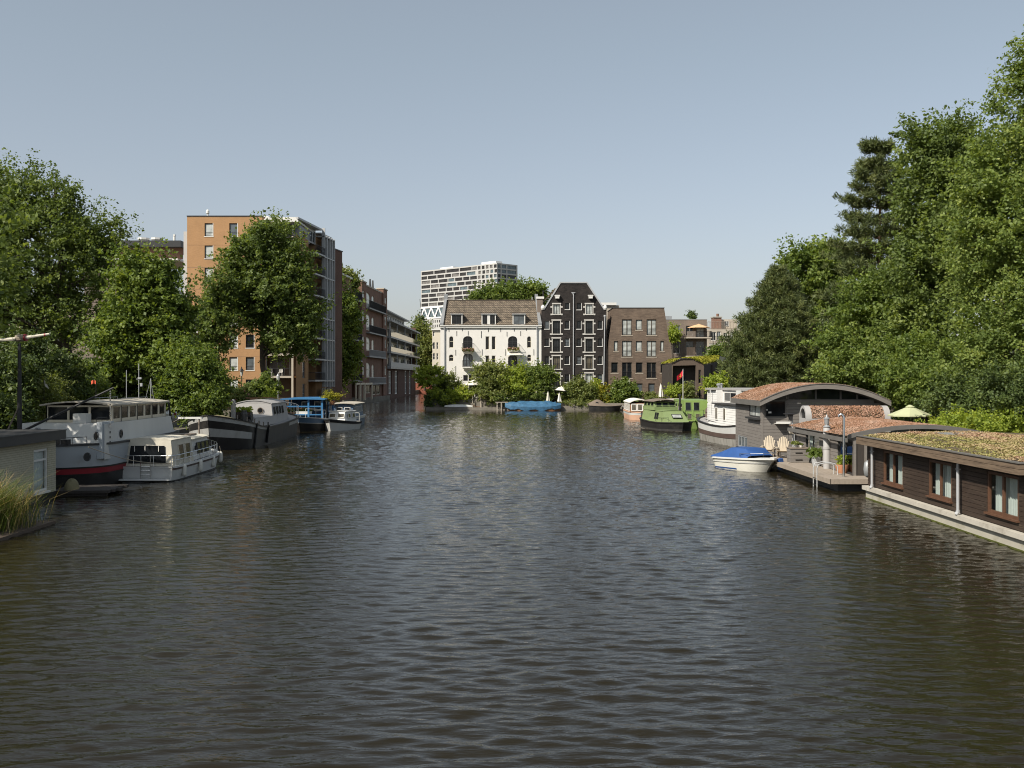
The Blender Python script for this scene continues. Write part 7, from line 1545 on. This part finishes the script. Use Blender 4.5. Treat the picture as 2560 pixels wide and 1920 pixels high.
MB().box(0, -.12, -.4, Lh, 7.5, .355).build('float', mat('concrete_float', (.40, .375, .31), .9, .12, 1.2, .2, 16, dirt=(.27, .25, .17), dscale=1.0), t); MB().box(-.01, -.135, -.3, Lh + .01, -.121, .045).build('algae_line', mat('algae', (.075, .085, .015), .8, .3, 3, .2), t)
for x in (.95, 8.9, 13.42): MB().tube([(x, -.2, .62), (x, -.2, 2.25)], .05, 9).tube([(x, -.2, .62), (x, -.26, .52)], .06, 8).obox((x, -.2, 2.0), (.13, .13, .03)).tube([(x, -.2, .66), (x, -.2, .58)], .065, 9).build('drain_pipe', MATS['zinc'], t)
mb = MB(); mb.box(.0, -.52, 2.245, Lh + .1, -.46, 2.40).box(0, -.515, 2.412, Lh + .1, -.46, 2.565).box(Lh + .04, -.46, 2.245, Lh + .1, 8, 2.40).box(Lh + .045, -.46, 2.412, Lh + .1, 8, 2.565).box(0.0, -.46, 2.245, .05, 8, 2.565); mb.build('fascia', MATS['fascia_wood'], t)
MB().box(-.03, -.55, 2.567, Lh + .13, -.36, 2.60).box(-.03, -.36, 2.567, .12, 8, 2.60).box(Lh - .03, -.36, 2.567, Lh + .13, 8, 2.60).build('roof_trim', MATS['roof_edge'], t)
MB().box(.05, -.46, 2.23, Lh + .04, 8, 2.30).build('soffit', MATS['board_dark'], t)
fz = lambda y: 2.575 + .16 * math.sin(max(0, min(1, (y + .35) / 8.3)) * math.pi) ** .8
mb = MB(); ys = [-.36 + 8.3 * k / 16 for k in range(17)]; mb.grid([[(x, y, fz(y)) for y in ys] for x in (.1, Lh - .02)]); rf = mb.build('roof', MATS['soil'], t, 40)
rs = np.random.RandomState(640); n = 60000; P = np.stack([.12 + (Lh - .15) * rs.rand(n), -.35 + 8.2 * rs.rand(n), np.zeros(n)], -1); P[:, 2] = [fz(y) for y in P[:, 1]]
g = np.zeros(n)
for k in range(9): a_ = rs.rand() * 6.28; q = .5 * 1.45 ** k; g += (math.sin(k + 1) * .2 + .9) / (1 + .28 * k) * np.sin(q * (P[:, 0] * math.cos(a_) * .6 + P[:, 1] * math.sin(a_)) * 2 + rs.rand() * 6.28)
g = (g - g.mean()) / g.std(); P[:, 2] += .02 * g; scatter('sedum', P, np.tile([[0, 0, 1.0]], (n, 1)), np.full(n, .048), L_SEDUMG, 641, rf, .035, 1.2, .45, .47 + .19 * g, .07)
MB().box(1.2, 2.2, 2.62, 2.4, 3.4, 2.78).build('skylight', MATS['grey_metal'], t)
# dark gap with a round buoy between the two houseboats
t = thing('mooring_buoy', 'grey buoy hanging in the dark gap between the houseboats', 'buoy', (15.0, 43.2, .75)); MB().lathe([(.02, 0), (.14, .08), (.17, .35), (.14, .62), (.03, .72)], (0, 0, 0), 12).build('body', MATS['grey_metal'], t, 50)
t = thing('timber_screen', 'dark upright boards closing the gap behind the deck', 'screen', (15.42, 43.6, 0)); mb = MB()
for k in range(9): mb.box(.0 + .2 * k, 0, .2, .19 + .2 * k, .05, 2.3)
mb.build('boards', MATS['cladding_black'], t)
# ------------------------------------------------------------------ pale houseboat at the left edge
t = thing('pale_houseboat', 'pale yellow sided houseboat with a flat black roof at the left edge', 'houseboat', (-18.8, 29.5, 0), R(90)); Lh = 12.7; wn = [(Lh - 1.95, .42, Lh - .75, 2.12)]
mb = MB(); mb.wall(0, .3, Lh, 2.45, wn, 0, .1); mb.add([(Lh, 0, .3), (Lh, 8, .3), (Lh, 8, 2.45), (Lh, 0, 2.45), (0, 0, .3), (0, 8, .3), (0, 8, 2.45), (0, 0, 2.45)], [(0, 1, 2, 3), (5, 4, 7, 6)]); mb.build('wall', MATS['siding_cream'], t)
window(t, *wn[0], .03, 'frame_white', 'clear_glass', 1, (.74,), .09, .08, fd=.07); sheer_curtain(t, I, wn[0][0] + .05, .46, wn[0][2] - .05, 2.08, .16, .3, .012, 'blind'); MB().box(wn[0][0] - .08, -.09, .33, wn[0][2] + .08, .02, .415).build('sill', MATS['frame_white'], t)
MB().box(-.4, -.30, 2.43, Lh + .28, 8.3, 2.78).build('roof_fascia', MATS['frame_dark'], t); MB().box(-.3, -.2, 2.785, Lh + .18, 8.2, 2.80).build('roof_felt', MATS['tar_roof'], t); MB().box(-.42, -.33, 2.781, Lh + .31, -.2, 2.82).box(Lh + .18, -.2, 2.781, Lh + .31, 8.3, 2.82).build('roof_trim', MATS['frame_dark'], t)
MB().box(0, .05, -.4, Lh + .1, 8, .295).build('float', MATS['hull_black'], t)
t = thing('timber_raft', 'dark weathered timber raft floating behind the pale houseboat', 'raft', (-18.05, 44.0, 0), .12); mb = MB()
for k in range(6): mb.box(-1.3 + .03 * (k % 2), -1.2 + .4 * k, .12, 1.0 + .12 * (k % 3), -.83 + .4 * k, .24)
mb.box(-1.2, -1.1, -.2, .9, -.9, .115).box(-1.2, .9, -.2, .9, 1.1, .115); mb.build('planks', MATS['cladding_black'], t)
t = thing('tarpaulin_bundle', 'pale tarpaulin bundle on the raft beside the houseboat corner', 'bundle', (-18.62, 43.3, .245)); mb = MB(); mb.grid([[(.42 * math.sin(p) * math.cos(q) * (1 + .12 * math.sin(3 * q + p)), .5 * math.sin(p) * math.sin(q), .55 * math.cos(p) * (1 + .08 * math.sin(5 * q))) for q in [6.2832 * k / 14 for k in range(15)]] for p in [1.57 * k / 7 + .01 for k in range(8)]]); o = mb.build('tarp', MATS['canvas_olive'], t, 80); o.scale = (.62, .9, .8)
# reeds on a floating planter
t = thing('reed_clump', 'tall clump of green reeds with straw coloured tips at the left edge', 'reeds', (-17.15, 32.7, 0)); rs = np.random.RandomState(71); n = 2600
bx = np.stack([rs.randn(n) * .62, rs.randn(n) * .95, np.full(n, .1)], -1); bx[:, 0] = np.clip(bx[:, 0], -1.7, 1.45); bx[:, 1] = np.clip(bx[:, 1], -2, 2); hgt = (1.0 + 1.0 * rs.rand(n) ** 1.4) * (1.15 - .25 * np.abs(bx[:, 0]))
ln = unit(np.stack([rs.randn(n) * .8 + bx[:, 0] * .6, rs.randn(n) * .8, np.zeros(n)], -1)); k1, k2 = (.10 + .12 * rs.rand(n))[:, None], (.35 + .55 * rs.rand(n))[:, None]
h_ = hgt[:, None]; up_ = np.array([[0, 0, 1.0]]); m1 = bx + up_ * h_ * .55 + ln * h_ * k1; tp = bx + up_ * h_ * (1 - .25 * k2) + ln * h_ * k2; wv = unit(np.cross(ln, up_)) * .009
def blades(v, nm, m, tint): npmesh(nm, v.reshape(-1, 3), np.arange(len(v) * v.shape[1], dtype=np.int32).reshape(-1, 4), m, tint=np.repeat(tint, v.shape[1]), parent=t)
tint = np.clip(.35 + .25 * rs.randn(n), 0, 1); V = np.stack([bx - wv, bx + wv, m1 + wv, m1 - wv, m1 - wv, m1 + wv, tp + wv * .2, tp - wv * .2], 1); g_ = rs.rand(n) < .62
blades(V[g_], 'green_blades', L_GRASS, tint[g_] * .75); blades(V[~g_], 'straw_blades', L_STRAW, np.clip(tint[~g_] + .2, 0, 1))
MB().box(-1.75, -2.2, -.15, 1.6, 2.2, .10).build('floating_planter', MATS['cladding_brown'], t)
# ------------------------------------------------------------------ garden walls, steps, jetty, parasols across the water
D = 155.6
t = thing('garden_wall', 'weathered stone garden wall along the water below the white house', 'wall', (-12.9, 155.4, 0)); MB().box(0, 0, .3, 5.9, .5, 1.75).box(7.2, 0, .3, 17.6, .5, 1.75).build('wall', MATS['stone_wall'], t); MB().box(-.05, -.06, 1.75, 5.95, .56, 1.87).box(7.15, -.06, 1.75, 17.6, .56, 1.87).build('coping', MATS['concrete'], t)
o = MB().box(-12.9, 153.5, -.3, 4.6, 155.6, .38).build('stone_ledge', MATS['stone_wall']); o['kind'] = 'structure'
o = MB().box(4.6, 152.6, -.3, 16.4, 155.0, .62).build('quay_ledge', MATS['stone_wall']); o['kind'] = 'structure'
t = thing('garden_steps', 'wooden steps with pale handrails from the garden down to the water', 'steps', (X(1192, 155.2), 155.2, .38))
for k in range(6): MB().box(-.55, -.2 + .22 * k, .04 + .24 * k, .55, .06 + .22 * k, .10 + .24 * k).build('tread', MATS['wood_brown'], t)
for s in (-.62, .62): MB().tube([(s, -.35, -.4), (s, -.35, 1.15)], .07, 6).tube([(s, -.35, 1.15), (s * 1.0, 1.1, 2.6)], .045, 6).tube([(s, 1.1, 1.0), (s, 1.1, 2.6)], .05, 6).build('handrail', MATS['beige_panel'], t)
t = thing('jetty_frame', 'pale wooden mooring frame at the left end of the blue covered boat', 'jetty', (X(1252, 152.8), 152.8, 0)); mb = MB()
for x in (-.62, 0): mb.box(x, 0, -.3, x + .14, .14, 1.15)
mb.box(-.8, -.02, 1.15, 1.1, .3, 1.25); mb.build('frame', MATS['beige_panel'], t)
t = thing('garden_railing', 'pale garden railing at the top of the garden steps', 'railing', (X(1166, 155.9), 155.9, 1.87)); railing(MB(), [(-1.6, 0, 0), (.9, 0, 0)], .9, .5, .03, .04).build('railing', MATS['frame_cream'], t)
parasol('parasol', 'open white parasol in front of the white house doors', (X(1185, 157.2), 157.2, 1), 1.45, Z(949, 157.2) - 1, 'canvas_white', 8, .75)
parasol('parasol', 'open greyish parasol in front of the black warehouse', (X(1404, 155.6), 155.6, .62), 1.0, Z(966, 155.6) - .62, 'canvas_white', 6, .55, .12)
for k, (px, D_, top, base, lab) in enumerate(((1257, 154.4, 978, .38, 'folded white parasol left of the blue covered boat'), (1370, 153.6, 979, .62, 'folded cream parasol behind the middle of the blue covered boat'), (1398, 153.4, 982, .62, 'folded white parasol at the right end of the blue covered boat'), (1652, 153, 959, 1.0, 'tall folded white parasol before the right garden door of the brown house'), (1573, 156, 947, 1.0, 'folded white parasol rising out of the fig shrub'))):
    closed_parasol(lab, (X(px, D_), D_, base), Z(top, D_) - base, 'canvas_cream' if k == 1 else 'canvas_white', .32 if k < 3 else .36, seed=k)
# red flag with a yellow emblem
t = thing('flag_pole', 'white flag pole with a red flag bearing a yellow emblem before the black barn', 'flag', (X(1707.5, 136), 136, 1.0)); H = Z(924, 136) - 1.0
MB().tube([(0, 0, 0), (0, 0, H)], [.05, .035], 7).lathe([(.0, 0), (.07, .05), (0, .1)], (0, 0, H), 8).build('pole', MATS['frame_white'], t)
mat('flag_red', (.52, .012, .03), .8, .1, 2, .1); mat('flag_yellow', (.62, .42, .05), .8, .1, 2, 0)
fp = lambda a, b: (-a * .85 - .02, .12 * math.sin(a * 5), H - .05 - a * .9 - b * .75 - .1 * math.sin(a * 4) + .12 * a * b)
mb = MB(); mb.grid([[fp(.95 * i / 10, j / 6) for i in range(11)] for j in range(7)]).grid([[tuple(Vector(fp(.95 * i / 10, j / 6)) + Vector((0, .012, 0))) for i in range(11)] for j in range(7)]); fl_ = mb.build('flag', MATS['flag_red'], t, 60)
mb = MB(); q = [tuple(Vector(fp(.42 + .24 * math.cos(a) * (.6 + .4 * math.cos(3 * a)), .5 + .30 * math.sin(a) * (.6 + .4 * math.cos(3 * a)))) + Vector((0, -.012, 0))) for a in [6.2832 * k / 24 for k in range(24)]]; mb.add([tuple(Vector(fp(.42, .5)) + Vector((0, -.014, 0)))] + q, [(0, 1 + k, 1 + (k + 1) % 24) for k in range(24)]); mb.build('emblem', MATS['flag_yellow'], fl_)
# flags and masts among the left bank trees
t = thing('pennant', 'small white pennant on a thin pole among the left shrubs', 'flag', (X(110, 63), 63, 1.0)); h = Z(948, 63) - 1; MB().tube([(0, 0, 0), (0, 0, h)], .02, 5).build('pole', MATS['iron'], t); MB().add([(0, .0, h), (.05, 0, h - .42), (.30, .05, h - .62), (.22, .03, h - .40)], [(0, 1, 2, 3)]).build('flag', MATS['canvas_white'], t)
mat('orange_cloth', (.70, .13, .06), .8, .1, 2, 0); t = thing('orange_flag', 'small orange red flag on a pole above the light shrub', 'flag', (X(240, 66), 66, 1.0)); h = Z(953, 66) - 1; MB().tube([(0, 0, 0), (0, 0, h)], .02, 5).build('pole', MATS['iron'], t)
MB().grid([[(-.32 * k / 5, .05 * math.sin(k * 1.4), h - .22 * j + .08 * math.sin(math.pi * k / 5)) for k in range(6)] for j in range(2)]).build('flag', MATS['orange_cloth'], t)
for k, (px, y0_, D_) in enumerate(((316, 925, 62), (347, 909, 63), (377, 946, 62.5))):
    t = thing('aerial_mast', ['thin aerial mast behind the wheelhouse roof, left of the three', 'tallest thin aerial mast with small boxes behind the wheelhouse roof', 'thin aerial mast with stays at the right end of the wheelhouse roof'][k], 'mast', (X(px, D_), D_, 1.0), 0, 'thin masts behind the white barge'); h = Z(y0_, D_) - 1
    mb = MB(); mb.tube([(0, 0, 0), (0, 0, h)], .025, 5)
    if k == 1: mb.obox((.06, 0, h - .9), (.22, .1, .12)).obox((.16, 0, h - 1.3), (.14, .12, .2)).obox((-.02, 0, h - .95), (.3, .03, .03))
    if k == 2: mb.tube([(0, 0, h), (-.75, 0, 1.0)], .012, 4).tube([(0, 0, h), (.4, 0, 1.0)], .012, 4)
    mb.build('mast', MATS['zinc'], t)
# street lamps on the left quay
def lamp(label, loc, h, m):
    t = thing('street_lamp', label, 'street lamp', loc, 0, 'street lamps on the left quay'); MB().lathe([(.14, 0), (.14, .5), (.08, .6), (.055, 1.0), (.05, h - 1.3), (.08, h - 1.25), (.05, h - 1.1)], (0, 0, 0), 8).tube([(-.3, 0, h - 1.35), (.3, 0, h - 1.35)], .025, 5).build('post', MATS[m], t)
    MB().lathe([(.10, h - 1.08), (.2, h - .55)], (0, 0, 0), 6).build('lantern_glass', MATS['glass_pale'], t); MB().lathe([(.30, h - .54), (.26, h - .48), (.10, h - .25), (.05, h - .2), (.06, h - .1), (.01, h)], (0, 0, 0), 8).build('lantern_roof', MATS[m], t)
    return t
lamp('old style black street lamp in front of the orange brick wall', (X(604, 116), 116, 1), Z(916, 116) - 1, 'iron')
t = thing('street_lamp', 'slim grey street lamp in front of the low balcony', 'street lamp', (X(695, 119), 119, 1), 0, 'street lamps on the left quay'); h = Z(936, 119) - 1; MB().tube([(0, 0, 0), (0, 0, h - .9)], .05, 6).build('post', MATS['zinc'], t); MB().lathe([(.1, h - .9), (.2, h - .7), (.2, h - .2), (.08, h), (.02, h + .1)], (0, 0, 0), 8).build('lantern', MATS['zinc'], t)
# parked car
def car(label, loc, rz, m):
    t = thing('parked_car', label, 'car', loc, rz); L, B = 4.2, 1.7
    side = [(-2.1, .35), (-2.1, .75), (-1.9, .88), (-1.3, .92), (-.75, 1.42), (.75, 1.45), (1.45, .95), (2.0, .85), (2.1, .55), (2.1, .32)]
    mb = MB(); rows = []
    for y, s in ((-B / 2, .93), (-B / 2 * .96, 1), (-B / 2 * .55, 1.02), (B / 2 * .55, 1.02), (B / 2 * .96, 1), (B / 2, .93)): rows.append([(x, y * (1 if z < 1 else .84), z if z < .9 else .9 + (z - .9) * s) for x, z in side])
    mb.grid(rows)
    for r in (rows[0], rows[-1]): mb.add(r, [tuple(range(len(r)))])
    mb.build('body', MATS[m], t, 40); B2 = B / 2 * .87
    for s in (-1, 1): MB().add([(-1.15, s * B2 * 1.06, .95), (-.7, s * B2 * .99, 1.36), (.68, s * B2 * .99, 1.38), (1.25, s * B2 * 1.06, .97)], [(0, 1, 2, 3)]).build('side_window', MATS['glass'], t)
    MB().add([(1.44, -.66, .99), (1.44, .66, .99), (.82, .6, 1.435), (.82, -.6, 1.435)], [(0, 1, 2, 3)]).build('windscreen', MATS['glass'], t); MB().add([(-1.32, -.66, .96), (-1.32, .66, .96), (-.80, .6, 1.40), (-.80, -.6, 1.40)], [(0, 1, 2, 3)]).build('rear_window', MATS['glass'], t)
    for x in (-1.3, 1.3):
        for s in (-1, 1): w_ = MB(); w_.T = Matrix.Translation((x, s * .78, .32)) @ Matrix.Rotation(R(90), 4, 'X'); w_.lathe([(.2, -.1), (.31, -.1), (.32, 0), (.31, .1), (.2, .1)], n=14); o = w_.build('wheel', MATS['rubber'], t); w2 = MB(); w2.T = Matrix.Translation((x, s * .78, .32)) @ Matrix.Rotation(R(90), 4, 'X'); w2.lathe([(.03, -.11), (.2, -.105), (.2, .105), (.03, .11)], n=12); w2.build('rim', MATS['steel'], o)
    for s in (-1, 1): MB().obox((2.06, s * .6, .68), (.1, .35, .14)).build('headlight', MATS['glass_pale'], t); MB().obox((-2.06, s * .62, .74), (.1, .25, .16)).build('tail_light', MATS['hull_red'], t)
car('silver car parked on the quay below the street lamp', (X(628, 106), 106.5, 1.0), .25, 'zinc')
car('pale car parked behind the shrub at the far end of the white barge', (X(462, 92), 92, 1.0), 1.2, 'hull_white')
# bicycles along the railing
def bicycle():
    t = thing('bicycle', 'dark bicycle', 'bicycle', (0, 0, 0)); 
    for x in (-.52, .52):
        w_ = MB(); n = 18; w_.tube([(x + .33 * math.cos(6.2832 * k / n), 0, .34 + .33 * math.sin(6.2832 * k / n)) for k in range(n + 1)], .022, 5)
        for k in range(6): a = math.pi * k / 6; w_.tube([(x + .32 * math.cos(a), 0, .34 + .32 * math.sin(a)), (x - .32 * math.cos(a), 0, .34 - .32 * math.sin(a))], .005, 3)
        w_.build('wheel', MATS['rubber'], t)
    MB().tube([(-.52, 0, .34), (-.1, 0, .32), (.38, 0, .80)], .02, 5).tube([(-.52, 0, .34), (-.22, 0, .82), (.38, 0, .84)], .018, 5).tube([(-.1, 0, .32), (-.25, 0, .95)], .018, 5).tube([(.52, 0, .34), (.36, 0, .98)], .02, 5).build('frame', MATS['iron'], t)
    MB().tube([(.2, -.27, 1.02), (.36, -.2, 1.06), (.36, .2, 1.06), (.2, .27, 1.02)], .015, 5).build('handlebar', MATS['steel'], t); MB().obox((-.28, 0, .98), (.26, .15, .07)).build('saddle', MATS['rubber'], t); MB().obox((-.55, 0, .72), (.45, .12, .03)).build('carrier', MATS['iron'], t); return t
bk = bicycle(); BL = ['bicycle at the left end of the row beside the street lamp', 'second bicycle of the row on the quay, by the tall elm', 'third bicycle of the row on the quay', 'bicycle in the middle of the row below the low balcony', 'fifth bicycle from the left on the quay railing', 'sixth bicycle from the left on the quay railing', 'seventh bicycle from the left, near the brick corner', 'bicycle at the right end of the long row', 'bicycle standing alone by the glazed entrance', 'bicycle standing alone near the yellow potted plant']
for k, (px, D_, rz) in enumerate(((672, 114, .9), (684, 115, 1.2), (693, 114.5, .7), (702, 115.5, 1.1), (712, 115, 1.3), (721, 116, .8), (730, 115.4, 1.0), (738, 116, .6), (777, 121, .3), (803, 123, .2))):
    o = bk if k == 0 else dup(bk, (0, 0, 0)); o.location = (X(px, D_), D_, 1.06); o.rotation_euler = (0, 0, rz); o['label'] = BL[k]; o['group'] = 'bicycles parked on the left quay'
t = thing('quay_railing', 'dark iron railing behind the bicycles on the quay', 'railing', (X(668, 117.5), 117.5, 1.0)); railing(MB(), [(0, 0, 0), (3.6, .4, 0)], 1.2, .2, .02, .03).build('railing', MATS['iron'], t)
for k, px in enumerate((706, 714, 729, 738, 741)):
    t = thing('white_bollard', ['white bollard under the left of the bicycle row', 'white bollard left of the middle of the bicycle row', 'white bollard right of the middle of the bicycle row', 'white bollard near the brick corner', 'white bollard nearest the brick corner'][k], 'bollard', (X(px, 111 + k * .3), 111 + k * .3, 1.06), 0, 'white bollards on the left quay'); MB().lathe([(.11, 0), (.11, .8), (.07, .92), (.01, .96)], (0, 0, 0), 9).build('post', MATS['frame_white'], t)
t = thing('tent_cover', 'pale pink tent shaped cover on the quay above the blue canopy', 'cover', (X(766, 118), 118, 1.0)); MB().prism([(-1.4, 0), (1.5, 0), (1.0, 1.05), (-.5, 1.15), (-1.0, .8)], -.8, .8).build('cover', mat('canvas_pink', (.50, .36, .34), .9, .1, 2, .1), t)
t = thing('small_shed', 'low dark fence of boards behind the bicycles by the ground floor', 'fence', (X(668, 122), 122, 1.0)); mb = MB()
for k in range(18): mb.box(.22 * k, 0, 0, .2 + .22 * k, .06, 1.5)
mb.build('boards', MATS['cladding_brown'], t)
planter('quay_planter', 'planter with orange and yellow flowers at the left of the bicycles', (X(673, 109), 109, 1.06), .9, .5, .5, 'wood_brown', L_YELL, 220, 701, .14, .7)
# mooring lines
for k, (a, b, lab) in enumerate((((-18.7, 45.2, 1.9), (-16.3, 49.0, .85), 'mooring line from the white barge bow to the cabin cruiser'), ((-22.6, 70.0, 2.2), (-25.0, 66.5, 1.1), 'mooring line from the dark barge bow to the bank'), ((13.1, 54.6, .75), (14.2, 52.4, .58), 'mooring line from the speedboat to the wooden deck'))):
    a = Vector(a); b = Vector(b); pts = [a.lerp(b, q / 8) - Vector((0, 0, .22 * math.sin(math.pi * q / 8))) for q in range(9)]; o = MB().tube([p - a for p in pts], .018, 5).build('mooring_line', MATS['rope'], loc=a); tag(o, lab, 'rope')
# hedges and undergrowth that close the banks
shrub('hedge', 'dark undergrowth under the trees behind the right houseboats', [(30, 88, 2.6, 6, 4, 2.2), (38, 80, 2.6, 7, 4, 2.4), (44, 92, 2.6, 8, 4, 2.5), (32, 66, 2.4, 5, 5, 2.0), (28, 56, 2.2, 4, 5, 1.8), (30, 45, 2.4, 4, 6, 2.0)], 620, 45, .9, .24, L_DARK, 801, None, cat='hedge')
shrub('hedge', 'dark undergrowth under the trees behind the left barge', [(-36, 84, 2.4, 6, 4, 2.0), (-44, 80, 2.4, 6, 4, 2.2), (-34, 70, 2.2, 4, 4, 1.8), (-32, 58, 2.2, 4, 5, 1.8), (-30, 47, 2.2, 4, 5, 1.8), (-52, 84, 2.4, 6, 4, 2.4)], 560, 45, .9, .24, L_DARK, 803, None, cat='hedge')
shrub('hedge', 'dark hedge at the back between the pines and the pale flats', [(52, 130, 4, 9, 5, 5), (66, 135, 5, 9, 5, 6), (80, 128, 5, 10, 5, 6), (40, 128, 3.5, 6, 4, 3.5)], 330, 45, 1.5, .42, L_DARK, 805, None, cat='hedge')
